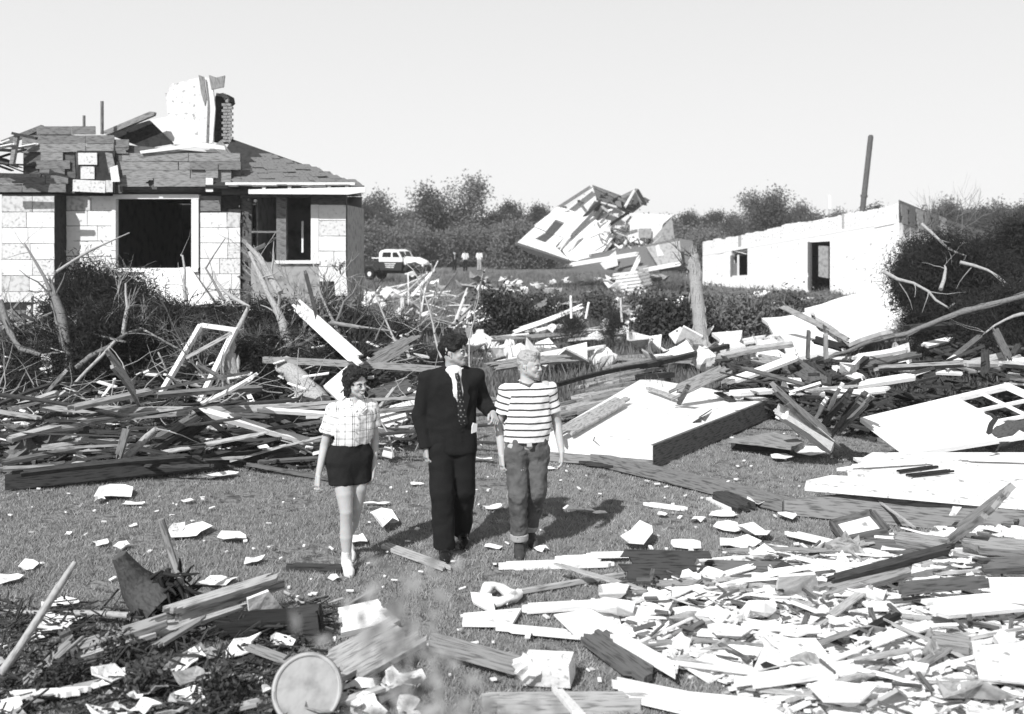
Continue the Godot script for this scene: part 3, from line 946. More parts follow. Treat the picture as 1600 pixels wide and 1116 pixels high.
func girl() -> void:
	var p := person("person with short dark wavy hair, plaid blouse and dark shorts, walking on the left", 541, 883, 20)
	var s := .93
	var h := turn(V(.075, 1.335, .0), 30, 4, 3)
	var b := []
	limb(b, [V(.015, .86, 0), V(.03, 1.0, .0), V(.05, 1.14, 0)], [.12, .095, .1], .04, V(1, 1, 1.25))
	limb(b, [V(-.08, 1.225, .0), V(.185, 1.235, -.02)], [.047, .047], .05)
	limb(b, [V(.055, 1.2, -.005), h * V(0, .01, -.03)], [.056, .045], .03)
	var la := [V(-.1, 1.215, .01), V(-.165, .945, -.02), V(-.225, .725, .05)]
	var ra := [V(.2, 1.22, -.03), V(.238, .95, -.06), V(.215, .74, .01)]
	limb(b, la, [.042, .035, .023], .004)
	limb(b, ra, [.042, .035, .023], .004)
	var ll := [V(-.055, .84, .02), V(-.03, .58, .09), V(-.02, .45, .115), V(-.02, .36, .105), V(-.018, .25, .1), V(-.015, .085, .105), V(-.012, .04, .1)]
	limb(b, ll, [.09, .066, .05, .046, .05, .03, .03], .004)
	var rl := [V(.095, .84, -.01), V(.09, .6, .03), V(.075, .46, .02), V(.072, .37, -.04), V(.066, .28, -.11), V(.05, .13, -.24), V(.05, .09, -.25)]
	limb(b, rl, [.09, .066, .05, .046, .049, .029, .03], .004)
	body(p, M.skin, b, h, s, [hand(la[2], V(-.14, -1, .15), V(.9, 0, -.3), -1, .5, .88), hand(ra[2], V(-.1, -1, .1), V(-.9, 0, -.3), 1, .45, .88)], .9)
	face(p, h, s, M.hair_dark, true)
	hair(p, h, s, M.hair_brown, [[V(0, .15, -.035), V(0, .143, .01), .086, .078], [V(0, .09, -.06), V(0, .03, -.068), .08, .056], [V(-.065, .12, -.0), V(-.078, .03, -.02), .036, .028], [V(.065, .12, -.0), V(.078, .03, -.02), .036, .028],
		[V(-.05, .175, .05), V(.03, .185, .05), .034, .032], [V(.05, .165, .04), V(.072, .12, .02), .026, .024], [V(-.05, .165, .04), V(-.074, .115, .02), .026, .024], [V(-.06, .0, -.05), V(.06, .0, -.06), .03, .03]], .016, 3.4, [[V(0, .05, .1), V(0, .115, .115), .07, .062]])
	b = []
	limb(b, [V(-.015, 1.16, 0), V(-.03, 1.04, .0), V(-.035, .955, .005)], [.098, .1, .085], .05, V(1, 1, 1.1))
	limb(b, [V(.12, 1.17, -.01), V(.11, 1.05, -.01), V(.09, .955, 0)], [.098, .1, .085], .05, V(1, 1, 1.1))
	limb(b, [V(.04, 1.15, .03), V(.03, .97, .025)], [.09, .085], .05)
	limb(b, [V(-.095, 1.215, .0), V(.055, 1.25, -.015), V(.195, 1.222, -.03)], [.055, .06, .055], .04)
	limb(b, [la[0], V(-.15, 1.035, -.005)], [.058, .068], .025)
	limb(b, [ra[0], V(.225, 1.055, -.045)], [.058, .066], .025)
	garment("blouse", p, M.plaid, b, .0085, [[V(-.148, 1.04, -.005), V(-.27, -.96, -.05).normalized(), .088], [V(.224, 1.06, -.045), V(.15, -.98, -.1).normalized(), .085], [V(.03, .945, 0), V(0, -1, 0), .22], [V(.058, 1.30, .02), V(.1, .9, .3).normalized(), .1]], .008, 1.5, [[V(.07, 1.3, .06), V(.075, 1.2, .11), .04, .012]], 1, [[la[0], V(-.15, 1.035, -.005), .09], [ra[0], V(.225, 1.055, -.045), .09]])
	for e in [-1, 1]:
		var mb := MB.new()
		var o := [V(.065 + .045 * e, 1.285, .045), V(.068 + .085 * e, 1.225, .075), V(.074 + .03 * e, 1.2, .108), V(.074 + .006 * e, 1.225, .1)]
		if e > 0: o.reverse()
		mb.slab(o, V(0, .0, -.008))
		part("collar", mb.mesh(), M.plaid, p)
	for i in 4:
		var mb := MB.new()
		mb.tube([V(.068 - i * .008, 1.17 - i * .055, .105), V(.068 - i * .008, 1.17 - i * .055, .125)], [.007, .006], 8)
		part("button", mb.mesh(), M.button, p)
	b = []
	limb(b, [V(-.035, .955, 0), V(-.05, .84, .01), V(-.045, .66, .055)], [.082, .107, .1], .04, V(1, 1, 1.1))
	limb(b, [V(.09, .955, 0), V(.1, .84, -.01), V(.098, .66, .015)], [.082, .105, .095], .04, V(1, 1, 1.1))
	limb(b, [V(.03, .955, .01), V(.03, .8, .01)], [.085, .1], .04)
	garment("shorts", p, M.shorts, b, .0085, [[V(-.045, .645, .06), V(-.05, -1, .1).normalized(), .12], [V(.11, .645, .01), V(.05, -1, 0).normalized(), .1]], .008, 1.5, [[V(.03, .6, .2), V(.03, .79, .14), .034, .01], [V(.03, .6, -.2), V(.03, .78, -.1), .03, .006], [V(.03, .6, .05), V(.028, .76, .05), .02, .004]])
	b = []
	limb(b, [V(-.085, .958, .05), V(.03, .955, .098), V(.14, .958, .05), V(.14, .962, -.06), V(.03, .962, -.095), V(-.085, .96, -.06), V(-.085, .958, .05)], [.013, .013, .013, .013, .013, .013, .013], .005)
	garment("waistband", p, M.belt, b, .007, [], 0.0)
	shoe(p, V(-.015, 0, .065), V(-.02, 0, .265), M.canvas_white, M.sole_white, .95, V(-.016, .13, .102))
	shoe(p, V(.05, .055, -.27), V(.055, .0, -.08), M.canvas_white, M.sole_white, .95, V(.053, .19, -.215))

func boy() -> void:
	var p := person("person with short fair hair, striped T-shirt and rolled jeans, walking on the right", 822, 859, 10)
	var s := .96
	var h := turn(V(.03, 1.425, .0), 54, 0, -2)
	var b := []
	limb(b, [V(0, .9, 0), V(.005, 1.05, 0), V(.01, 1.22, 0)], [.125, .115, .12], .04, V(1, 1, 1.25))
	limb(b, [V(-.14, 1.315, 0), V(.165, 1.325, -.01)], [.055, .055], .05)
	limb(b, [V(.012, 1.3, -.01), h * V(0, .01, -.03)], [.06, .05], .03)
	var la := [V(-.165, 1.305, 0), V(-.222, 1.03, -.03), V(-.212, .79, .05)]
	var ra := [V(.195, 1.31, -.02), V(.27, 1.02, -.05), V(.288, .8, .05)]
	limb(b, la, [.048, .039, .026], .004)
	limb(b, ra, [.048, .039, .026], .004)
	limb(b, [V(-.09, .86, .02), V(-.085, .48, .13), V(-.07, .09, .06)], [.085, .052, .036], .03)
	limb(b, [V(.09, .86, 0), V(.075, .48, .06), V(.05, .13, -.14)], [.085, .052, .036], .03)
	body(p, M.skin, b, h, s, [hand(la[2], V(.02, -1, .12), V(1, 0, -.3), -1, .4, .95), hand(ra[2], V(.0, -1, .12), V(-1, 0, -.3), 1, .4, .95)])
	face(p, h, s, M.brow_fair, false)
	hair(p, h, s, M.hair_fair, [[V(0, .142, -.035), V(0, .137, .02), .08, .07], [V(0, .1, -.05), V(0, .055, -.055), .072, .05], [V(-.05, .12, -.01), V(-.06, .08, -.02), .032, .018], [V(.05, .12, -.01), V(.06, .08, -.02), .032, .018],
		[V(-.035, .19, .055), V(.035, .185, .06), .022, .02]], .007, 4.5, [[V(0, .06, .1), V(0, .13, .112), .062, .055], [V(-.078, .06, .005), V(-.09, .08, .005), .018, .018], [V(.078, .06, .005), V(.09, .08, .005), .018, .018]])
	b = []
	limb(b, [V(-.085, 1.25, -.005), V(-.08, 1.05, 0), V(-.08, .9, .005)], [.112, .107, .105], .05, V(1, 1, 1.1))
	limb(b, [V(.1, 1.255, -.01), V(.095, 1.05, 0), V(.085, .9, .005)], [.112, .107, .105], .05, V(1, 1, 1.1))
	limb(b, [V(.01, 1.24, .01), V(.005, .9, .02)], [.1, .105], .05)
	limb(b, [V(-.165, 1.305, .0), V(.012, 1.335, -.015), V(.19, 1.31, -.02)], [.06, .065, .06], .04)
	limb(b, [la[0], V(-.205, 1.12, -.02)], [.062, .066], .025)
	limb(b, [ra[0], V(.245, 1.115, -.035)], [.062, .066], .025)
	garment("striped_shirt", p, M.striped, b, .0085, [[V(-.205, 1.125, -.02), V(-.2, -.97, -.1).normalized(), .088], [V(.244, 1.12, -.035), V(.25, -.96, -.05).normalized(), .088], [V(0, .885, 0), V(0, -1, 0), .25], [V(.015, 1.375, .015), V(0, .95, .3).normalized(), .085]], .009, 1.3, [], 1, [[la[0], V(-.205, 1.12, -.02), .09], [ra[0], V(.245, 1.115, -.035), .09]])
	b = []
	limb(b, [V(-.05, 1.368, .03), V(.012, 1.352, .062), V(.075, 1.37, .025), V(.06, 1.385, -.04), V(-.03, 1.385, -.04), V(-.05, 1.368, .03)], [.011, .011, .011, .011, .011, .011], .006)
	garment("neckband", p, M.denim, b, .006, [], 0.0)
	b = []
	limb(b, [V(-.08, .9, 0), V(-.092, .78, .02), V(-.088, .49, .12), V(-.07, .14, .065)], [.102, .1, .075, .07], .035)
	limb(b, [V(.08, .9, 0), V(.094, .78, .0), V(.08, .49, .055), V(.055, .17, -.12)], [.102, .1, .075, .069], .035)
	garment("jeans", p, M.denim, b, .0085, [[V(-.07, .12, .062), V(0, -1, 0), .15], [V(.052, .15, -.13), V(-.05, -.92, -.38).normalized(), .1]], .011, 1.8)
	b = []
	limb(b, [V(-.071, .155, .068), V(-.07, .125, .064)], [.077, .077], .01, V(1, 1, 1))
	garment("cuff", p, M.denim_inside, b, .008, [[V(-.07, .1, .064), V(0, -1, 0), .2], [V(-.07, .158, .064), V(0, 1, 0), .2]], .003, 2.0)
	b = []
	limb(b, [V(.053, .18, -.115), V(.051, .15, -.132)], [.075, .075], .01)
	garment("cuff", p, M.denim_inside, b, .008, [[V(.05, .13, -.135), V(-.05, -.92, -.38).normalized(), .2], [V(.054, .185, -.11), V(.05, .92, .38).normalized(), .2]], .003, 2.0)
	b = []
	limb(b, [V(-.15, .895, .055), V(0, .89, .118), V(.155, .895, .055), V(.15, .9, -.07), V(0, .9, -.11), V(-.15, .9, -.07), V(-.15, .895, .055)], [.016, .016, .016, .016, .016, .016, .016], .005)
	garment("belt", p, M.belt, b, .007, [], 0.0)
	var mb := MB.new()
	mb.bx(V(-.018, .873, .125), V(.022, .907, .138))
	part("buckle", mb.mesh(), M.button, p)
	shoe(p, V(-.068, 0, .04), V(-.1, 0, .255), M.leather_brown, M.sole_dark, 1.0)
	shoe(p, V(.05, .06, -.165), V(.07, .0, .03), M.leather_brown, M.sole_white, 1.0, V(.053, .16, -.13))

func far_person(px: float, py: float, d: float, label: String, yaw: float, top: Material, trousers: Material) -> void:
	var p := thing("person", label, "person", V((px - CX) / FL * d, 0, -d), deg_to_rad(yaw))
	var h := turn(V(0, 1.51, .01), 0, -6)
	var b := []
	limb(b, [V(0, .95, 0), V(0, 1.35, 0)], [.13, .14], .04, V(1, 1, 1.25))
	limb(b, [V(-.17, 1.4, 0), V(.17, 1.4, 0)], [.055, .055], .05)
	limb(b, [V(0, 1.4, 0), V(0, 1.52, 0)], [.055, .05], .03)
	var arms := [[V(-.19, 1.39, 0), V(-.24, 1.12, -.03), V(-.2, .9, .08)], [V(.19, 1.39, 0), V(.24, 1.12, -.03), V(.2, .9, .08)]]
	var hands := []
	for e in 2:
		limb(b, arms[e], [.048, .04, .027], .02)
		hands.append(hand(arms[e][2], V(0, -1, .2), V(1 - 2 * e, 0, -.3), 2 * e - 1, .5))
	for e in [-1, 1]:
		limb(b, [V(.09 * e, .9, 0), V(.1 * e, .5, .03), V(.1 * e, .08, -.02 * e)], [.09, .056, .04], .03)
	var mb := MB.new()
	nets(mb, b, .02)
	nets(mb, head_bones(h), .012, head_carve(h))
	for q in hands:
		nets(mb, q, .008)
	part("body", mb.mesh(), M.skin_tan, p)
	hair(p, h, 1.0, M.hair_black, [[V(0, .14, -.035), V(0, .135, .01), .084, .074], [V(0, .09, -.055), V(0, .05, -.06), .075, .05]], .004, 3.0, [[V(0, .06, .1), V(0, .11, .12), .06, .05]])
	b = []
	limb(b, [V(-.08, 1.3, 0), V(-.08, .95, 0)], [.12, .11], .05)
	limb(b, [V(.08, 1.3, 0), V(.08, .95, 0)], [.12, .11], .05)
	limb(b, [V(-.18, 1.39, 0), V(.18, 1.39, 0)], [.065, .065], .04)
	for e in 2:
		limb(b, [arms[e][0], arms[e][1]], [.064, .06], .02)
	garment("shirt", p, top, b, .02, [], .01, 1.0)
	b = []
	for e in [-1, 1]:
		limb(b, [V(.07 * e, .93, 0), V(.1 * e, .5, .03), V(.1 * e, .1, -.02 * e)], [.115, .085, .08], .03)
	garment("trousers", p, trousers, b, .02, [], .01, 1.0)
	for e in [-1, 1]:
		shoe(p, V(.1 * e, 0, -.05), V(.12 * e, 0, .2), M.leather_black, M.sole_dark)

# ---------------------------------------------------------------- vegetation
func leaf_clump(sd: int, n: int, spread: float, size: float, slim := 0.5) -> ArrayMesh:
	var r := RandomNumberGenerator.new()
	r.seed = sd
	var mb := MB.new()
	for i in n:
		var c := Vector3(r.randfn(), r.randfn(), r.randfn()) * spread * 0.5
		var d := (Vector3(r.randf_range(-1, 1), r.randf_range(-0.7, 0.9), r.randf_range(-1, 1))).normalized()
		var w := d.cross(Vector3(r.randf_range(-1, 1), r.randf_range(-1, 1), r.randf_range(-1, 1))).normalized() * size * slim * 0.5
		var l := d * size * r.randf_range(0.7, 1.3)
		var up := w.cross(l).normalized()
		var m := c + l * 0.5 + up * size * 0.08
		mb.tri(c, c + l, m - w, (c + l - c).cross(m - w - c).normalized())
		mb.tri(c, m + w, c + l, (m + w - c).cross(c + l - c).normalized())
	return mb.mesh()

func grow(mb: MB, p: Vector3, d: Vector3, l: float, r: float, depth: int, tips: Array, bend := 0.18, kids := 3, lift := 0.1) -> void:
	var pts := [p]
	var rs := [r]
	var q := p
	var segs := 4
	for i in segs:
		d = (d + rv(bend) + Vector3.UP * lift * 0.3).normalized()
		q += d * l / segs
		pts.append(q)
		rs.append(r * (1.0 - 0.16 * (i + 1)))
	mb.tube(pts, rs, 6 if r > 0.03 else 4, r > 0.05)
	if depth == 0:
		tips.append([q, d])
		tips.append([pts[2], d])
		return
	for k in kids:
		var f := rr(0.35, 1.0)
		var at_p: Vector3 = pts[0].lerp(q, f) if f < 0.5 else pts[int(f * segs)]
		var nd := (d + rv(0.95)).normalized()
		grow(mb, at_p, nd, l * rr(0.5, 0.75), r * 0.5, depth - 1, tips, bend, kids, lift)
	tips.append([q, d])

func spread_on(tips: Array, per: int, reach: float, lo: float, hi: float) -> Array:
	var w := []
	for t in tips:
		for i in per:
			var b := Basis.from_euler(rv(PI)) * rr(lo, hi)
			w.append(Transform3D(b, t[0] + rv(reach) - t[1] * rr(0, reach)))
	return w

var clumps := {}

func bg_tree_proto(called: String, h: float, spread: float, lobes: int, dens: int, leaf: String, base := 0.3) -> Node3D:
	var t := Node3D.new()
	t.name = called
	var mb := MB.new()
	var top := V(rr(-.3, .3), h * 0.8, rr(-.3, .3))
	mb.tube([V(0, -0.3, 0), V(0, h * .3, 0) + rv(.12), V(0, h * .6, 0) + rv(.2), top], [h * .025, h * .019, h * .012, .03], 7)
	var where := []
	for i in lobes:
		var f := rr(base, 1.0)
		var wid := spread * (1.0 - 0.6 * absf(f - 0.55)) * 0.8
		var an := rr(0, TAU)
		var rad := wid * sqrt(rr(0.05, 1.0))
		var c := V(cos(an) * rad, h * f * 0.92, sin(an) * rad)
		var s := spread * rr(0.28, 0.5)
		mb.tube([V(0, c.y * 0.62, 0) + rv(.1), (c + V(0, c.y * 0.8, 0)) * 0.5 + rv(.2), c], [h * .009, h * .006, .02], 5, false)
		for k in dens:
			var o := Vector3(rng.randfn(), rng.randfn() * 0.75, rng.randfn()) * 0.5
			where.append(Transform3D(Basis.from_euler(rv(PI)) * rr(0.8, 1.4), c + o * s))
	part("trunk", mb.mesh(), M.bark_dark, t)
	copies("crown", clumps.bg, M[leaf], where, t)
	return t

func put_tree(proto: Node3D, px: float, d: float, s: float, label: String, group: String, turn := 0.0, y := 0.0) -> void:
	var t := proto.duplicate()
	t.name = numbered(proto.name)
	add_child(t)
	t.transform = Transform3D(Basis(Vector3.UP, turn) * s, V((px - CX) / FL * d, y, -d))
	tag(t, label, "tree", group)

func brush(called: String, label: String, c: Vector3, dirs: Array, l: float, r: float, leaf: String, per: int, clump: String, depth := 2, bark := "bark_dark", kids := 4, reach := .07, lift := 0.0) -> Node3D:
	var t := thing(called, label, "fallen tree" if called.contains("fallen") else "shrub", c)
	var mb := MB.new()
	var tips := []
	for q in dirs:
		var d: Vector3 = q[0] if q is Array else q
		grow(mb, (q[1] if q is Array else V(0, 0, 0)) + rv(.06), d.normalized(), (l * q[2] if q is Array else l) * rr(.6, 1.4), r, depth, tips, .2, kids, lift)
	part("branches", mb.mesh(), M[bark], t).set_meta("kind", "stuff")
	if per > 0:
		var some := []
		var fn := FastNoiseLite.new()
		fn.frequency = 1.1
		fn.seed = int(absf(c.x) * 100.0)
		for q in tips:
			if fn.get_noise_3dv(q[0]) > -.05: some.append(q)
		tips = some
		copies("foliage", clumps[clump], M[leaf], spread_on(tips, per, reach, .7, 1.3), t)
	return t

func ground() -> void:
	# one sheet to the horizon, gently uneven in the near ground
	var mb := MB.new()
	var fn := FastNoiseLite.new()
	fn.frequency = 0.35
	var xs := []
	var x := -14.0
	while x <= 14.01:
		xs.append(x); x += 0.4
	xs = [-900.0, -300.0, -100.0, -50.0, -30.0, -20.0] + xs + [20.0, 30.0, 50.0, 100.0, 300.0, 900.0]
	var zs := []
	var z := 2.0
	while z >= -24.01:
		zs.append(z); z -= 0.4
	zs = [60.0, 20.0, 8.0] + zs + [-28.0, -34.0, -45.0, -60.0, -80.0, -120.0, -200.0, -400.0, -900.0]
	var hh := func(a: float, b: float) -> float: return fn.get_noise_2d(a, b) * 0.035 * clampf((14.0 - absf(a)) / 4.0, 0, 1) * clampf((b + 24.0) / 4.0, 0, 1) * clampf((2.0 - b) / 2.0, 0, 1)
	for i in xs.size() - 1:
		for j in zs.size() - 1:
			var q := []
			for o in [[0, 0], [1, 0], [1, 1], [0, 1]]:
				var a: float = xs[i + o[0]]
				var b: float = zs[j + o[1]]
				q.append(V(a, (hh as Callable).call(a, b) - 0.012, b))
			mb.quad(q[0], q[1], q[2], q[3])
	var lawn := mat("lawn", noise_tex(0.02, [[0.0, 0.25], [0.35, 0.55], [0.5, 0.95], [0.65, 1.15], [1.0, 1.6]], 512, 0, FastNoiseLite.TYPE_SIMPLEX_SMOOTH, 6, 40), 1, 1, 1.0, noise_tex(0.06, [], 512, 8.0), 1.0, 0.2)
	lawn.uv1_triplanar = true
	lawn.uv1_world_triplanar = true
	lawn.uv1_scale = Vector3(.55, .55, .55)
	one("ground", mb.mesh(), lawn, "", "", Transform3D.IDENTITY, "", "structure")
	# short mown grass
	var tufts := []
	for k in 3:
		var b := MB.new()
		var r := RandomNumberGenerator.new()
		r.seed = 50 + k
		for i in 10:
			var p := V(r.randf_range(-.05, .05), 0, r.randf_range(-.05, .05))
			var d := V(r.randf_range(-.6, .6), 1, r.randf_range(-.6, .6)).normalized() * r.randf_range(.018, .042)
			var w := V(r.randf_range(-1, 1), 0, r.randf_range(-1, 1)).normalized() * .0035
			var tip := p + d + V(d.x, -.004, d.z) * .5
			b.tri(p - w, p + w, tip, w.cross(d).normalized())
		tufts.append(b.mesh())
	for k in 3:
		var w := []
		while w.size() < 26000:
			var d := rr(5.0, 15.0)
			if rng.randf() > 1.25 - d / 15.0:
				continue
			var xx := rr(-0.56, 0.56) * d
			var dens := fn.get_noise_2d(xx * 3.0, d * 3.0)
			if rng.randf() < 0.2 - dens * 1.6:
				continue
			w.append(Transform3D(Basis(Vector3.UP, rr(0, TAU)) * rr(.7, 1.35), V(xx, fn.get_noise_2d(xx, -d) * .035 - .014, -d)))
		var g := copies("grass", tufts[k], M.blade if k < 2 else M.straw, w if k < 2 else w.slice(0, 7000), self)
		g.name = numbered("grass")
		tag(g, ["short mown lawn grass of the fallen yard", "second sort of short lawn blades in the yard", "dry pale blades among the lawn grass"][k], "grass")
	# rough weeds beyond the wreckage
	var weed := []
	for i in 5200:
		var d := 15.0 + pow(rng.randf(), 1.3) * 60.0
		weed.append(Transform3D(Basis(Vector3.UP, rr(0, TAU)) * rr(.5, 1.25), V(rr(-.58, .58) * d, 0, -d)))
	var wb := MB.new()
	for i in 26:
		var p := V(rr(-.35, .35), 0, rr(-.35, .35))
		var d := V(rr(-.5, .5), 1, rr(-.5, .5)).normalized() * rr(.12, .42)
		var s := V(rr(-1, 1), 0, rr(-1, 1)).normalized() * .02
		wb.tri(p - s, p + s, p + d, s.cross(d).normalized())
	var wd := copies("weeds", wb.mesh(), M.leaf_pale, weed, self)
	tag(wd, "rough weeds over the field behind the wreckage", "weeds")

const LT := [[575, "the house's right eave"], [608, "the truck's cab"], [655, "the truck's hood"], [672, "the tall round tree"], [733, "the lacy open tree"], [748, "the two far white-shirted figures"], [806, "the collapsed house's left corner"], [850, "the collapsed house's window"], [926, "the collapsed house's gable peak"]]
const RT := [[1350, "the leaning pole"], [1280, "the white building's doorway"], [1155, "the white building's window"], [1206, "the tallest right tree"], [1088, "the bare broken tree"], [1405, "the white building's right corner"], [1296, "the standing white stud"], [1560, "the black evergreen's crown"], [1490, "the bare leafless tree"], [1100, "the white building's left end"], [1030, "the collapsed house's white side"], [1000, "the collapsed house's right peak"]]

func far_trees() -> void:
	clumps.bg = leaf_clump(5, 26, 1.0, .27, .6)
	var pr := [bg_tree_proto("broadleaf_tree", 10, 3.2, 20, 20, "leaf_mid", .25), bg_tree_proto("broadleaf_tree", 8.5, 3.4, 16, 18, "leaf_far", .2), bg_tree_proto("open_crowned_tree", 11, 2.6, 13, 13, "leaf_pale", .4),
		bg_tree_proto("conifer_tree", 9, 1.9, 22, 16, "leaf_dark", .12), bg_tree_proto("bushy_tree", 5.0, 2.8, 14, 18, "leaf_pale", .1)]
	# the clump behind the truck
	var big := [[672, 96, .78, 0, "tall round tree above the truck, left peak of the treeline"], [706, 100, .7, 1, "dark broad tree just right of the tall round tree"], [733, 94, .8, 2, "lacy open tree with thin crown beside the tall round tree"],
		[757, 97, .64, 1, "dark tree at the right foot of the lacy open tree"], [640, 102, .56, 0, "lower tree at the left foot of the tall round tree"], [775, 105, .56, 0, "low tree right of the lacy clump, above the two white-shirted figures"]]
	for b in big:
		put_tree(pr[b[3]], b[0], b[1], b[2], b[4], "", b[0])
	var lg := "trees of the left treeline between the house and the collapsed house"
	for x in [548, 566, 590, 612, 800, 822, 846, 868, 560, 604, 790, 834]:
		var d := rr(100, 125)
		put_tree(pr[[0, 1, 1, 3][rng.randi_range(0, 3)]], x + rr(-5, 5), d, (HZ - 330 + rr(-10, 10)) * d / FL / 8.0 + 2.5 / 8.0, told_px("low treeline tree", x, LT, "mid-grey tree of the low treeline left of the collapsed house"), lg, rr(0, 6))
	for x in range(545, 880, 17):
		var d := rr(84, 98)
		put_tree(pr[4], x + rr(-6, 6), d, rr(.45, .75), told_px("bush at the treeline foot", x, LT, "bush at the foot of the treeline behind the truck"), "bushes at the foot of the left treeline", rr(0, 6))
	var rg := "trees of the right treeline behind the long white building"
	for x in range(1010, 1640, 15):
		var d := rr(95, 135)
		var top := lerpf(340, 320, clampf((x - 1040) / 360.0, 0, 1)) + rr(-8, 14)
		put_tree(pr[[0, 1, 1, 3][rng.randi_range(0, 3)]], x + rr(-5, 5), d, ((HZ - top) * d / FL + EYE) / 9.2, told_px("dark treeline tree", x, RT, "dark tree of the treeline behind the long white building"), rg, rr(0, 6))
	for b in [[1206, 92, .72, 0, "tallest right tree, rising above the treeline left of the leaning pole"], [1186, 93, .66, 2, "thin-crowned tree at the left of the tallest right tree"]]:
		put_tree(pr[b[3]], b[0], b[1], b[2], b[4], "", 2.0)
	for x in range(1000, 1120, 14):
		put_tree(pr[4], x + rr(-5, 5), rr(70, 85), rr(.5, .75), told_px("bush in the far field", x, RT, "bush beside the left end of the long white building"), "bushes left of the long white building", rr(0, 6))
	for q in pr:
		q.free()
	# far woods closing the horizon
	var mb := []
	for i in 9000:
		var d := rr(125, 210)
		mb.append(Transform3D(Basis.from_euler(rv(PI)) * rr(1.0, 2.0), V(rr(-.62, .62) * d, rr(0, 1) * (3.0 + 1.3 * sin(d * .7)), -d)))
	var w := copies("woods", clumps.bg, M.leaf_far, mb, self)
	tag(w, "far woods closing the horizon behind all the trees", "woods")

# ---------------------------------------------------------------- the wrecked house at the left (front wall 21 m away)
const HD := 21.0
func hx(px: float) -> float: return (px - CX) / FL * HD
func hy(py: float) -> float: return EYE - (py - HZ) / FL * HD

func hbox(called: String, parent: Node, m: String, x0: float, y0: float, x1: float, y1: float, z0: float, z1: float) -> MeshInstance3D:     # pixels on the front plane, z measured towards the viewer
	var mb := MB.new()
	mb.bx(V(hx(x0), hy(y1), -HD + z0), V(hx(x1), hy(y0), -HD + z1), Vector2(rr(0, 4), rr(0, 4)))
	return part(called, mb.mesh(), M[m], parent)

func hpoly(called: String, parent: Node, m: String, pts: Array, z0: float, depth: float) -> MeshInstance3D:   # [px,py] or [px,py,z] counter-clockwise as seen
	var mb := MB.new()
	var o := []
	for q in pts:
		o.append(at(q[0], q[1], HD - z0 - (q[2] if q.size() > 2 else 0.0)))
	mb.slab(o, V(0, 0, -depth), Vector2(rr(0, 4), rr(0, 4)))
	return part(called, mb.mesh(), M[m], parent)

func shingles(wall: Node3D, x0: float, y0: float, x1: float, y1: float, z: float, holes := [], ragged := 0.0) -> void:
	var row := 0
	var y := y0
	while y < y1 - 3:
		var ye := minf(y + 24.0 + rr(-.6, .6), y1)
		var x := x0 - (rr(0, 20) if row % 2 else 0.0)
		while x < x1 - 2:
			var xe := minf(x + rr(38, 52), x1)
			if x1 - xe < 8: xe = x1
			var a := maxf(x, x0)
			var c := V(hx((a + xe) * .5), hy((y + ye) * .5), -HD + z)
			var skip := false
			for h in holes:
				if a < h[2] and xe > h[0] and y < h[3] and ye > h[1]: skip = true
			if not skip and rng.randf() > ragged:
				var mb := MB.new()
				var w := (xe - a) / FL * HD - .013
				var hgt := (ye - y) / FL * HD - .012
				mb.box(Transform3D(Basis.from_euler(V(.022 + rr(-.008, .016), 0, rr(-.012, .012) + (rr(-.08, .08) if rng.randf() < .08 else 0.0))), c + V(0, 0, rr(0, .006))), V(w, hgt, .018), Vector2(rr(0, 5), rr(0, 5)))
				part("shingle", mb.mesh(), M[["shingle_white", "shingle_dull", "shingle_white", "shingle_white", "shingle_stained", "shingle_white", "shingle_white", "shingle_dull"][rng.randi_range(0, 7)]], wall)
			x = xe
		y = ye
		row += 1

func boards(wall: Node3D, x0: float, y0: float, x1: float, y1: float, z: float, m: String, jag := 10.0, step := 13.0) -> void:
	var y := y0
	while y < y1 - 3:
		var ye := minf(y + step, y1)
		var a := x0 + rr(0, jag)
		var b := x1 - rr(0, jag)
		var cut := [a, b] if b - a < 90 else [a, lerpf(a, b, rr(.3, .7)), b]
		for i in cut.size() - 1:
			var mm: String = [m, m, m, "weathered"][rng.randi_range(0, 3)]
			var l: float = (cut[i + 1] - cut[i]) / FL * HD - .01
			var mesh := plank_mesh(l, (ye - y) / FL * HD - .006, .022, rng.randf() < .1, 0.0, rng.randi() % 9999)
			part("board", mesh, M[mm], wall, Transform3D(Basis(V(1, rr(-.004, .004), 0).normalized(), V(0, 0, 1), V(0, -1, 0)), V(hx(cut[i]), hy((y + ye) * .5), -HD + z + rr(0, .012))))
		y = ye

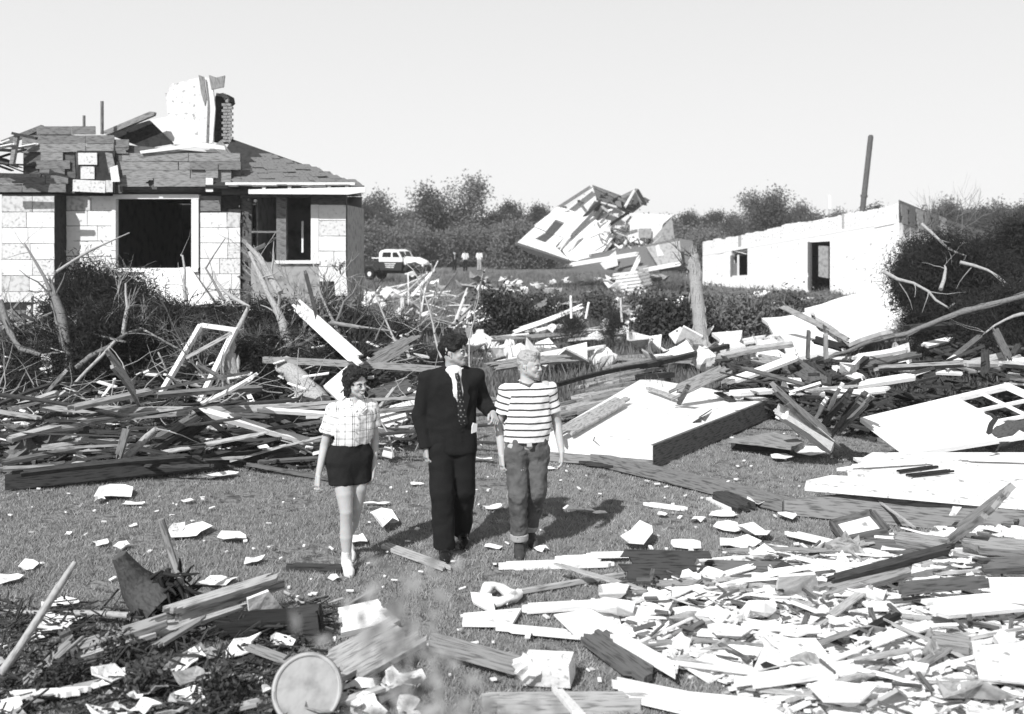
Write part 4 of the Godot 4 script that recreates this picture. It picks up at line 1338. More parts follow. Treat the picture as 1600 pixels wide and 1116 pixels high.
func house() -> void:
	var t := thing("wrecked_house", "wrecked one-storey house with white shingles, torn roof and bare sheathing boards", "house")
	# carcass: floor, back and side walls, ceiling where it is still on
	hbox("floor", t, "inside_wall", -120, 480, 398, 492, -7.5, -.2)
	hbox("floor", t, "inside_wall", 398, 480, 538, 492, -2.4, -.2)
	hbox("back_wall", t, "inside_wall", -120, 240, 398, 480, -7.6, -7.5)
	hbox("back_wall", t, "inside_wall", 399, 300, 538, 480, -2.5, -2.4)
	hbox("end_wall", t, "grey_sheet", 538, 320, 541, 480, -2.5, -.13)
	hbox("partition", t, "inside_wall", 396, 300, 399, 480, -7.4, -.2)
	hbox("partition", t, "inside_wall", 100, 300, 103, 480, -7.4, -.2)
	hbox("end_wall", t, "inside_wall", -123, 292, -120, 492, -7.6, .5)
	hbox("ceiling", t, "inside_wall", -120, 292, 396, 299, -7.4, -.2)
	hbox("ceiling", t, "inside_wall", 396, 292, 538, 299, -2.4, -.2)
	# left wing, 1 m proud of the recessed wall
	var lw := hbox("wing_wall", t, "tarpaper", 24, 306, 104, 482, .42, .54)
	shingles(lw, 24, 308, 104, 470, .555, [], .0)
	hbox("corner_board", lw, "white_wood", 17, 306, 24, 482, .42, .57)
	hbox("wing_side", t, "tarpaper", 101, 306, 104, 482, -.1, .42)
	var lw2 := hbox("wing_wall", t, "tarpaper", -110, 306, -20, 482, .42, .54)
	shingles(lw2, -110, 308, -20, 470, .555)
	hbox("window_head", t, "white_wood", -20, 306, 17, 322, .42, .55)
	hbox("window_sill", t, "white_wood", -20, 455, 17, 482, .42, .55)
	hbox("window_post", t, "white_wood", 6, 322, 17, 455, .42, .55)
	hbox("base_board", t, "grey_wood", -110, 482, 104, 496, .40, .58)
	hpoly("hanging_sheet", t, "plaster", [[42, 478], [78, 470], [84, 500], [40, 501]], .7, .03)
	# fieldstone foundation
	var fd := hbox("foundation", t, "soil", -110, 500, 104, 580, .3, .5)
	for r_ in 4:
		var x := -60.0 + r_ * 9
		while x < 108:
			var w := rr(20, 32)
			part("stone", lump_mesh(rng.randi() % 99, .5, 6), M.stone, fd, Transform3D(Basis.from_euler(rv(.3)) * Basis.from_scale(V(w * 1.08, 21, 22) / FL * HD), V(hx(x + w * .5), hy(508 + r_ * 18), -HD + .52)))
			x += w
	for r_ in 3:
		var x := 110.0
		while x < 560:
			var w := rr(20, 32)
			if x > 380 or x < 190:
				part("stone", lump_mesh(rng.randi() % 99, .5, 6), M.stone, fd, Transform3D(Basis.from_euler(rv(.3)) * Basis.from_scale(V(w * 1.08, 21, 22) / FL * HD), V(hx(x + w * .5), hy(508 + r_ * 18), -HD - .02)))
			x += w
	hbox("foundation_wall", t, "soil", 104, 492, 541, 580, -.5, -.14)
	# recessed wall and middle wall round the big opening
	var mw := hbox("middle_wall", t, "tarpaper", 104, 306, 178, 482, -.12, 0)
	shingles(mw, 104, 306, 178, 480, .014)
	var mr := hbox("middle_wall", t, "tarpaper", 312, 306, 376, 482, -.12, 0)
	shingles(mr, 313, 332, 376, 480, .014)
	var uw := hbox("under_window_wall", t, "tarpaper", 178, 424, 312, 482, -.12, 0)
	shingles(uw, 178, 426, 312, 481, .014)
	hpoly("fallen_siding", t, "plaster_clean", [[224, 424, .0], [237, 484, .5], [334, 474, .5], [296, 417, .0]], .12, .03)
	var wf := hbox("window_frame", t, "white_wood", 178, 304, 312, 311, -.1, .06)
	hbox("jamb", wf, "white_wood", 176, 311, 182, 424, -.1, .055)
	hbox("jamb", wf, "white_wood", 300, 311, 311, 424, -.1, .055)
	hbox("sill", wf, "white_wood", 176, 419, 311, 425, -.1, .09)
	hbox("torn_paper", t, "grey_wood", 313, 306, 345, 330, .0, .012)
	# ragged edge between middle and right wall; a solid dark strip paints its shaded gap
	hbox("gap_shade_strip", t, "mid_wood", 376, 306, 392, 482, -.14, -.04)
	for i in 9:
		var yy := 312 + i * 17.0
		for k in 3:
			part("torn_lath", plank_mesh(rr(.2, .6), rr(.03, .1), .012, true, 0, 3000 + i * 3 + k), M[["tarpaper", "grey_wood", "pale_wood", "black_wood"][(i + k) % 4]], t, Transform3D(Basis.from_euler(V(PI / 2 + rr(-.5, .5), rr(-.5, .5), rr(-1.9, -.9))), V(hx(380 + rr(-8, 10)), hy(yy + rr(-8, 8)), -HD + rr(.0, .1))))
	# right wall with its broken window
	hbox("head_beam", t, "mid_wood", 376, 303, 541, 309, -.12, .02)
	hbox("head_beam", t, "mid_wood", 486, 309, 541, 320, -.12, .01)
	hbox("mullion", t, "grey_wood", 432, 309, 447, 410, -.12, .02)
	hbox("window_rail", t, "grey_wood", 392, 361, 432, 364, -.08, -.04)
	hbox("window_jamb", t, "white_wood", 486, 320, 498, 412, -.12, .03)
	hbox("hanging_strip", t, "white_wood", 465, 345, 468, 395, -.4, -.38)
	var rw := hbox("right_wall", t, "tarpaper", 498, 320, 541, 482, -.12, 0)
	shingles(rw, 498, 320, 541, 440, .014)
	hbox("under_window_wall", t, "grey_sheet", 392, 410, 498, 482, -.12, .0)
	hbox("window_sill", t, "white_wood", 430, 407, 500, 412, -.1, .06)
	hpoly("loose_siding", t, "shingle_white", [[522, 436], [541, 432], [543, 462], [524, 462]], .12, .02)
	part("bulb_globe", lump_mesh(4, .0, 8), M.white_lump, t, Transform3D(Basis() * .075, V(hx(400), hy(314), -HD + .06)))
	# eaves
	hbox("eave_board", t, "white_wood", 362, 287, 560, 291, .44, .48)
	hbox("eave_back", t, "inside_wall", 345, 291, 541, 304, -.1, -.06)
	hpoly("soffit", t, "white_wood", [[388, 303], [388, 296], [571, 292], [571, 300], [544, 304]], .5, .06)
	for x in [418, 457, 487, 518, 545]:
		hbox("rafter_end", t, "white_wood", x, 290, x + 5, 298, -.05, .46)
	# hip roof over the right half
	var apex := V(hx(362), hy(217), -HD - 1.5)
	apex = at(362, 217, HD + 1.5)
	var c1 := V(hx(574), hy(292), -HD + .42)
	var c0 := V(hx(330), hy(292), -HD + .42)
	var cb := at(560, 298, HD + 2.4)
	var mb := MB.new()
	mb.slab([c0, c1, apex], V(0, -.06, -.02))
	var roof := part("roof", mb.mesh(), M.tarpaper, t)
	mb = MB.new()
	mb.slab([c1, cb, apex], V(-.02, -.06, 0))
	part("roof_side", mb.mesh(), M.roofing, roof)
	var nn := (c1 - c0).cross(apex - c0).normalized()
	var st := MB.new()
	for r_ in 22:
		var f := r_ / 22.0
		var a: Vector3 = c0.lerp(apex, f)
		var e: Vector3 = c1.lerp(apex, f)
		var x := 0.0
		var ln := (e - a).length()
		while x < ln:
			var w := rr(.2, .34)
			var p := a + (e - a).normalized() * (x + w * .5)
			var sx := p.x * FL / (-p.z) + CX
			var sy := HZ + (EYE - p.y) * FL / (-p.z)
			var edge := lerpf(352, 424, clampf((290 - sy) / 52.0, 0, 1.4)) + wobble.get_noise_2d(sy * 3.0, 4) * 12.0
			if sx > edge and x + w < ln + .02 and rng.randf() > .03:
				var up := (apex - (c0 + c1) * .5).normalized()
				var ri := (c1 - c0).normalized()
				st.box(Transform3D(Basis(ri, up, ri.cross(up)) * Basis.from_euler(V(rr(.03, .16), 0, rr(-.08, .08))), p + nn * rr(.015, .06)), V(w, .19, .02), Vector2(rr(0, 4), rr(0, 4)))
			x += w
	part("roof_shingles", st.mesh(), M.roofing, roof).set_meta("kind", "stuff")
	# exposed sheathing of the torn front gable
	var g1 := hpoly("gable_frame", t, "mid_wood", [[36, 302], [116, 302], [118, 272], [116, 242], [121, 212], [70, 203], [36, 236]], .3, .06)
	hpoly("gable_frame", t, "mid_wood", [[138, 302], [190, 302], [190, 222], [136, 214]], .28, .06)
	hpoly("gable_hole_backing", t, "mid_wood", [[40, 300], [190, 300], [190, 232], [60, 224], [40, 240]], -.9, .08)  # backing board added behind the torn hole so it stays dark
	boards(g1, 44, 214, 190, 240, .34, "grey_wood", 8)
	boards(g1, 66, 240, 122, 276, .34, "grey_wood", 12)
	boards(g1, 8, 276, 122, 304, .42, "grey_wood", 8)
	boards(g1, 68, 200, 166, 213, .33, "grey_wood", 6)
	var g2 := hpoly("gable_frame", t, "mid_wood", [[192, 296], [376, 296], [376, 242], [192, 226]], .2, .06)
	boards(g2, 176, 220, 216, 242, .3, "grey_wood", 5)
	boards(g2, 190, 241, 374, 294, .26, "weathered", 7)
	boards(g2, 300, 241, 386, 268, .31, "grey_wood", 6)
	boards(g2, 328, 258, 350, 282, .34, "grey_wood", 2, 11)
	hbox("loose_shingle", t, "shingle_white", 330, 280, 341, 301, .36, .38)
	var g3 := hbox("gable_patch", t, "tarpaper", 132, 238, 190, 303, .3, .36)
	shingles(g3, 134, 241, 164, 260, .385)
	shingles(g3, 138, 262, 160, 282, .385)
	shingles(g3, 126, 283, 188, 302, .385)
	hpoly("loose_board", t, "weathered", [[164, 238], [175, 240], [181, 268], [170, 270]], .45, .03)
	hpoly("loose_shingle", t, "shingle_white", [[171, 262], [183, 258], [187, 284], [174, 284]], .47, .02)
	hpoly("hanging_rafter", t, "weathered", [[14, 256], [20, 256], [28, 210], [22, 208]], 1.1, .1)
	hpoly("hanging_rafter", t, "dark_wood", [[18, 206], [56, 214], [54, 218], [17, 210]], 1.15, .1)
	for i in 14:
		part("splinter", plank_mesh(rr(.4, 1.1), rr(.06, .16), .025, true, 0, 700 + i), M[["dark_wood", "grey_wood", "white_wood", "black_wood"][i % 4]], t, Transform3D(Basis.from_euler(V(rr(-.4, .4), rr(-.4, .4), rr(-.5, .4))), V(hx(rr(-8, 34)), hy(rr(228, 268)), -HD + rr(.5, 1.1))))
	hpoly("eave_plank", t, "dark_wood", [[-10, 278], [-10, 270], [64, 272], [62, 277]], 1.15, .06)
	hpoly("fallen_roof_piece", t, "roofing", [[0, 220], [64, 195], [70, 199], [8, 228]], .2, .08)
	hpoly("white_gable_end", t, "plaster", [[40, 205], [64, 197], [70, 200], [70, 214], [42, 214]], .1, .05)
	# broken plaster chimney breast and roof pieces behind
	hpoly("roof_fragment", t, "tarpaper", [[164, 208], [200, 198], [233, 188], [270, 224], [225, 232]], -1.2, .08)
	hpoly("roof_fragment", t, "weathered", [[158, 206], [234, 174], [241, 175], [240, 180], [166, 211]], -.9, .14)
	var ch := hpoly("plaster_breast", t, "plaster", [[262, 180], [268, 226], [318, 226], [314, 180], [311, 150], [308, 122], [296, 124], [290, 128], [283, 127], [276, 131], [270, 130], [265, 136], [262, 145], [258, 146], [260, 160]], -1.6, .5)
	hpoly("plaster_slab", t, "plaster_clean", [[232, 188], [270, 226], [330, 226], [315, 190], [262, 182]], -1.4, .06)
	for q in [[[308, 122], [314, 222], [322, 222], [324, 160], [317, 119]], [[320, 120], [325, 160], [322, 224], [332, 224], [336, 170], [331, 124]]]:
		var rv_: Array = q.duplicate()
		hpoly("standing_slat", t, "plaster", rv_, -1.2 + rr(-.1, .1), .06)
	hpoly("standing_slat", t, "weathered", [[310, 117], [314, 146], [320, 165], [322, 152], [318, 120]], -1.08, .05)
	hpoly("standing_slat", t, "weathered", [[326, 117], [330, 140], [349, 136], [351, 118], [338, 121]], -1.1, .05)
	var bc := hpoly("chimney_hollow_shade", t, "tarpaper", [[334, 222], [348, 222], [348, 166], [358, 158], [356, 148], [346, 146], [336, 150]], -1.45, .5)  # dark slab painted for the shaded hollow that the bricks edge
	for r_ in 13:
		for k in 2:
			var y := 164.0 + r_ * 4.7
			var mb2 := MB.new()
			mb2.box(Transform3D(Basis.from_euler(rv(.02)), at(351.5 + k * 7.4 + (2.5 if r_ % 2 else 0.0) - 1.0, y, HD + 1.36 + rr(-.012, .012))), V(.1, .056, .1))
			part("brick", mb2.mesh(), M.brick, bc)
	for k in 5:
		var mb2 := MB.new()
		var an := lerpf(-.2, 1.5, k / 4.0)
		mb2.box(Transform3D(Basis.from_euler(V(0, 0, an)), at(348 + sin(an) * 11 - 4, 160 - cos(an) * 10 - 2, HD + 1.36)), V(.1, .06, .1))
		part("brick", mb2.mesh(), M.brick, bc)
	hpoly("tin_strip", t, "white_wood", [[218, 236], [312, 222], [350, 228], [352, 234], [306, 230], [220, 240]], .34, .04)
	hpoly("roof_fragment", t, "weathered", [[318, 240], [345, 219], [362, 241]], .1, .05)
	hpoly("white_scrap", t, "shingle_white", [[318, 234], [330, 240], [346, 240], [338, 234]], .2, .03)
	for q in [[141, 152, 205, .035], [112, 175, 204, .03]]:
		mb = MB.new()
		mb.tube([V(hx(q[0]), hy(q[2]), -HD - .6), V(hx(q[0]), hy(q[1]), -HD - .6)], [q[3], q[3]], 8)
		part("vent_pipe", mb.mesh(), M.grey_wood, t)

# ---------------------------------------------------------------- far wreckage
func dpoly(called: String, parent: Node, m: String, d: float, pts: Array, thick := .12) -> MeshInstance3D:    # [px,py,(depth offset)]
	var mb := MB.new()
	var o := []
	for q in pts:
		o.append(at(q[0], q[1], d + (q[2] if q.size() > 2 else 0.0)))
	var nn: Vector3 = (o[1] - o[0]).cross(o[2] - o[0]).normalized()
	if nn.z < 0: nn = -nn
	mb.slab(o, -nn * thick, Vector2(rr(0, 4), rr(0, 4)))
	return part(called, mb.mesh(), M[m], parent)

func dbar(called: String, parent: Node, m: String, d: float, q: Array, w: float, t := .08) -> MeshInstance3D:   # q: x1,y1,(off1),x2,y2,(off2)
	var a := at(q[0], q[1], d + q[2])
	var b := at(q[3], q[4], d + q[5])
	return part(called, plank_mesh((b - a).length(), w, t, true, 0, rng.randi() % 9999), M[m], parent, along(a, b, 80))

func collapsed_house() -> void:
	var t := thing("collapsed_house", "collapsed house tipped on its side, white walls and gable heaped beyond the field", "house")
	var D := 50.0
	# the near white wall leaning back, its two window holes left open: built as strips round them
	var w := dpoly("wall", t, "plaster", D, [[806, 381, -1], [835, 355, -.2], [853, 363, -.2], [836, 373, -.6], [852, 379, -.6], [866, 367, -.1], [880, 372, -.1], [868, 385, -.5], [890, 407, -1], [862, 398, -1]], .15)
	dpoly("wall_piece", t, "plaster", D, [[835, 354, -.2], [872, 322, 1], [905, 333, 1], [885, 349, .3], [868, 343, .3], [853, 361, -.2]], .15)
	dpoly("wall_piece", t, "plaster", D, [[882, 349, .3], [905, 333, 1], [955, 345, 1], [948, 356, .5], [906, 363, .2], [886, 373, 0], [866, 366, 0]], .15)
	dpoly("wall_piece", t, "plaster", D, [[886, 373, 0], [879, 391, -.5], [890, 407, -1], [930, 409, -1], [962, 365, .3], [948, 356, .5], [906, 363, .2]], .15)
	dpoly("window_shade_backing", t, "mid_wood", D + 2.4, [[826, 388], [846, 345], [968, 350], [944, 410]], .1)  # added backing, its dark tone stands for shade inside the windows
	dpoly("inner_floor", t, "mid_wood", D + 1.6, [[905, 404], [940, 370], [962, 372], [955, 408]], .2)
	dbar("window_trim", t, "white_wood", D, [872, 391, -.6, 892, 362, -.2], .22)
	dbar("window_trim", t, "white_wood", D, [888, 395, -.6, 907, 364, -.2], .16)
	dpoly("sill_shade_board", t, "mid_wood", D, [[804, 381, -1.1], [890, 409, -1.1], [888, 413, -1], [826, 396, -1]], .2)  # dark strip painted as the shade along the wall's lower edge
	# roof gable above
	dpoly("gable_wall", t, "plaster", D + 1.5, [[872, 338], [926, 291], [932, 312], [905, 345]], .15)
	dpoly("gable_wall", t, "plaster", D + 2, [[905, 345], [930, 318], [965, 325], [985, 340], [962, 362], [930, 352]], .15)
	dpoly("roof", t, "roofing", D + 2.2, [[926, 289], [972, 306], [966, 322], [930, 312]], .2)
	dpoly("roof", t, "weathered", D + 2, [[958, 312], [994, 294], [1008, 318], [985, 336], [966, 326]], .2)
	dpoly("roof_underside", t, "mid_wood", D + 1.8, [[970, 312], [993, 300], [1000, 318], [986, 332], [972, 324]], .1)
	dpoly("roof_underside", t, "mid_wood", D + 1.4, [[919, 328], [929, 314], [960, 324], [975, 334], [955, 333]], .1)
	dpoly("white_side", t, "plaster_clean", D + .6, [[984, 333], [1052, 336], [1036, 350], [1030, 372], [985, 376]], .15)
	dpoly("side_window", t, "grey_sheet", D + .4, [[998, 357], [1018, 357], [1017, 372], [998, 372]], .06)
	dpoly("end_slope", t, "grey_sheet", D + .3, [[1020, 374], [1050, 340], [1054, 372], [1024, 384]], .12)
	for q in [[870, 326, 1, 926, 290, 1.2, "grey_wood"], [835, 355, .2, 868, 330, 1, "white_wood"], [928, 292, 1.2, 990, 322, 1.6, "grey_wood"], [992, 296, 1.2, 976, 324, 1.2, "white_wood"], [994, 294, 1.4, 1010, 322, 1.4, "dark_wood"],
		[912, 405, -.8, 945, 366, .2, "white_wood"], [920, 408, -.8, 952, 372, .2, "grey_wood"], [930, 409, -.8, 958, 376, .2, "white_wood"], [836, 352, 0, 876, 330, .9, "white_wood"], [848, 345, .3, 892, 330, 1, "grey_wood"],
		[960, 366, .2, 1010, 382, .2, "white_wood"], [962, 380, .1, 988, 362, .3, "grey_wood"], [944, 398, -.2, 1000, 370, .2, "white_wood"], [970, 392, -.2, 985, 366, .2, "white_wood"], [932, 345, .8, 950, 318, 1.2, "dark_wood"],
		[905, 346, .8, 940, 312, 1.4, "dark_wood"], [890, 372, -.2, 930, 330, .8, "grey_wood"], [952, 352, .4, 985, 330, 1, "black_wood"], [900, 412, -1.2, 1060, 380, -.6, "dark_wood"], [920, 400, -1, 1000, 385, -.6, "grey_wood"]]:
		dbar("rafter", t, q[6], D, q.slice(0, 6), rr(.1, .18), .1)
	for i in 42:
		var px := rr(925, 1040)
		var py := rr(320, 404) if px < 990 else rr(372, 404)
		dbar("splinter", t, ["white_wood", "grey_wood", "white_wood", "mid_wood", "pale_wood"][i % 5], D, [px, py, rr(-1.2, .6), px + rr(-22, 22), py + rr(-20, 20), rr(-1.2, .6)], rr(.05, .13), .05)
	for i in 9:
		var f := i / 8.0
		dbar("torn_rafter", t, ["dark_wood", "grey_wood", "mid_wood"][i % 3], D + 1.6, [lerpf(868, 1005, f), 336 - 34 * sin(f * 2.4) + rr(-4, 6), 0, lerpf(868, 1005, f) + rr(-16, 18), 332 - 32 * sin(f * 2.4) + rr(-12, 16), rr(-.6, .4)], rr(.1, .2), .1)
	# low broken roofs running on to the white building
	var r := thing("fallen_roof", "grey fallen roof sloping from the collapsed house to the long white building", "roof")
	dpoly("roof_sheet", r, "roofing", 49, [[905, 412, -1], [1060, 378, -1], [1084, 382, 0], [1088, 420, -2], [985, 428, -3]], .2)
	dpoly("roof_sheet", r, "grey_sheet", 48, [[1010, 386, -1], [1062, 376, -1], [1066, 412, -2], [1030, 418, -2]], .15)
	dpoly("white_patch", r, "plaster", 46.5, [[938, 412], [962, 392], [966, 415], [945, 421]], .1)
	dpoly("white_patch", r, "plaster", 46.5, [[1024, 385], [1029, 382], [1042, 408], [1030, 410]], .1)
	for q in [[996, 424, 0, 1064, 412, 0], [890, 414, -.5, 1000, 396, 0], [985, 432, -1, 1000, 400, -1]]:
		dbar("ridge_board", r, "white_wood", 46, q, .2)
	var st := thing("slatted_screen", "white slatted panel lying tilted below the fallen roof", "panel")
	for i in 7:
		dbar("slat", st, "white_wood", 44, [954 + i * 3.2, 430 + i * 5, 0, 1008 + i * 1, 424 + i * 5, .5], .12, .04)
	var s2 := thing("slatted_screen", "smaller pale slatted panel right beside the white slatted one, below the fallen roof", "panel")
	for i in 6:
		dbar("slat", s2, "pale_wood", 44, [993 + i * 2, 420 + i * 5, 0, 1014 + i * 1, 416 + i * 5, .3], .12, .04)

func white_building() -> void:
	var t := thing("long_white_building", "long low white building without its roof, standing at an angle on the right", "building")
	# front wall from (1100,398) to (1405,346); depth 54 -> 42
	var dep := func(px: float) -> float: return 1.0 / lerpf(1.0 / 54.0, 1.0 / 42.0, (px - 1098) / 307.0)
	var q := func(px: float, py: float, o: float = 0.0) -> Vector3: return at(px, py, (dep as Callable).call(px) + o)
	var eave := func(px: float) -> float: return lerpf(399, 346, (px - 1098) / 307.0)
	var strip := func(called: String, m: String, x0: float, y0a: float, y0b: float, x1: float, y1a: float, y1b: float, off: float, th: float, par: Node) -> MeshInstance3D:
		var mb := MB.new()
		var o := [(q as Callable).call(x0, y0b, off), (q as Callable).call(x1, y1b, off), (q as Callable).call(x1, y1a, off), (q as Callable).call(x0, y0a, off)]
		var nn: Vector3 = (o[1] - o[0]).cross(o[3] - o[0]).normalized()
		mb.slab(o, -nn * th, Vector2(rr(0, 4), rr(0, 4)))
		return part(called, mb.mesh(), M[m], par)
	var e := func(x: float) -> float: return (eave as Callable).call(x)
	var wall := func(x0: float, x1: float, t0: float, t1: float, b0: float, b1: float) -> void:
		(strip as Callable).call("wall", "plaster_clean", x0, t0, b0, x1, t1, b1, 0.0, .25, t)
	var E := [(e as Callable).call(1098.0), (e as Callable).call(1143.0), (e as Callable).call(1168.0), (e as Callable).call(1262.0), (e as Callable).call(1297.0), (e as Callable).call(1405.0)]
	(wall as Callable).call(1098.0, 1143.0, E[0], E[1], 478.0, 480.0)
	(wall as Callable).call(1143.0, 1168.0, E[1], 398.0, 400.5, 396.5)
	(wall as Callable).call(1143.0, 1168.0, 431.0, 430.0, 480.0, 482.0)
	(wall as Callable).call(1168.0, 1262.0, E[2], E[3], 482.0, 486.0)
	(wall as Callable).call(1262.0, 1297.0, E[3], E[4], 379.0, 377.0)
	(wall as Callable).call(1297.0, 1405.0, E[4], E[5], 487.0, 490.0)
	# window
	(strip as Callable).call("window_bar", "white_wood", 1152.0, 399.0, 431.0, 1154.0, 398.0, 431.0, -.02, .06, t)
	(strip as Callable).call("window_sash", "grey_wood", 1144.5, 412.0, 430.5, 1151.5, 411.0, 430.5, .1, .05, t)
	(strip as Callable).call("window_frame", "grey_wood", 1141.0, 399.5, 432.0, 1143.5, 399.0, 432.0, -.06, .1, t)
	# door
	(strip as Callable).call("door", "grey_sheet", 1279.0, 383.0, 432.0, 1294.0, 385.0, 435.0, .25, .06, t)
	(strip as Callable).call("door_frame", "mid_wood", 1262.0, 378.0, 450.0, 1266.0, 378.0, 450.0, -.06, .12, t)
	(strip as Callable).call("wall_chip", "grey_sheet", 1241.0, 431.0, 436.0, 1256.0, 428.0, 433.0, -.02, .02, t)
	# band of torn roof sheathing above the eave, board by board
	var j := 0.0
	var x := 1098.0
	while x < 1404:
		var w := rr(3, 9)
		var x1 := minf(x + w, 1405)
		var hgt := lerpf(22, 30, (x - 1098) / 307.0)
		var a: float = (e as Callable).call(x)
		var b: float = (e as Callable).call(x1)
		j = clampf(j + rr(-1.3, 1.3), -3.5, 3.0)
		(strip as Callable).call("roof_board", ["plaster", "plaster", "white_sheet", "plaster", "pale_wood", "plaster"][rng.randi_range(0, 5)], x, a - hgt + j, a - 1.0, x1 - .4, b - hgt + j + rr(-1, 1), b - 1.0, rr(.02, .1), .08, t)
		x = x1
	(strip as Callable).call("eave_board", "white_wood", 1098.0, E[0] - 3.0, E[0] + 1.0, 1405.0, E[5] - 3.0, E[5] + 1.0, -.02, .03, t)
	(strip as Callable).call("patch_board", "white_wood", 1366.0, 345.0, 356.0, 1400.0, 334.0, 349.0, -.05, .06, t)
	(strip as Callable).call("patch_board", "white_wood", 1120.0, 376.0, 397.0, 1131.0, 374.0, 395.0, -.05, .06, t)
	# unseen deck added to keep the openings dark, and walls that close the rooms
	var A: Vector3 = q.call(1098.0, E[0] + 2.0, .3)
	var B: Vector3 = q.call(1405.0, E[5] + 2.0, .3)
	var C := at(1560, 394, 46.8)
	var DD := A + V(5, 0, -9)
	var dk := MB.new()
	dk.slab([A, B, C, DD], V(0, -.15, 0))
	part("shade_deck", dk.mesh(), M.grey_sheet, t)
	for w2 in [[A, DD], [DD, C]]:
		dk = MB.new()
		dk.slab([w2[0] - V(0, 4, 0), w2[1] - V(0, 4, 0), w2[1], w2[0]], (w2[1] - w2[0]).cross(Vector3.UP).normalized() * .15)
		part("rear_wall", dk.mesh(), M.inside_wall, t)
	# right end wall, receding
	var dd := 42.0
	var rs := func(called: String, m: String, pts: Array, th: float) -> MeshInstance3D:
		var mb := MB.new()
		var o := []
		for p in pts:
			o.append(at(p[0], p[1], dd + (p[0] - 1405.0) / 155.0 * 4.5 + (p[2] if p.size() > 2 else 0.0)))
		var nn: Vector3 = (o[1] - o[0]).cross(o[2] - o[0]).normalized()
		if nn.z < 0: nn = -nn
		mb.slab(o, -nn * th, Vector2(rr(0, 4), rr(0, 4)))
		return part(called, mb.mesh(), M[m], t)
	(rs as Callable).call("end_wall", "plaster_clean", [[1405, 490], [1560, 470], [1560, 392], [1470, 367], [1405, 345]], .25)
	(rs as Callable).call("end_boards", "mid_wood", [[1405, 344, -.1], [1475, 366, -.1], [1560, 390, -.1], [1560, 372, -.1], [1480, 347, -.1], [1405, 316, -.1]], .12)
	for i in 6:
		var xx := 1408 + i * 12.0
		dbar("end_slat", t, ["grey_wood", "mid_wood", "weathered"][i % 3], dd + (xx - 1405) / 34.0 - .3, [xx, 334 + i * 3.7, 0, xx + 12, 338 + i * 3.7, .35], .9, .05)
	dbar("standing_stud", t, "white_wood", 49, [1296, 330, 0, 1296, 304, 0], .12, .12)
	dbar("rubble_bit", t, "white_wood", 44, [1240, 440, 0, 1262, 424, 0], .4)
	one("leaning_pole", plank_pole(at(1347, 336, 46), at(1361, 211, 46), .13), M.mid_wood, "dark pole leaning above the roofline of the long white building", "pole")
	stick("fallen_log", [[1420, 398, 39.0], [1470, 385, 40.0]], .16, .12, "bark_pale", "pale log end poking out behind the dark fallen evergreen", "log")

func plank_pole(a: Vector3, b: Vector3, r: float) -> ArrayMesh:
	var mb := MB.new()
	var d := b - a
	mb.tube([a, a + d * .22, a + d * .225, a + d * .25, a + d * .255, b - d * .02, b], [r, r, r * 1.3, r * 1.3, r, r * .95, r * .6], 10)
	return mb.mesh()

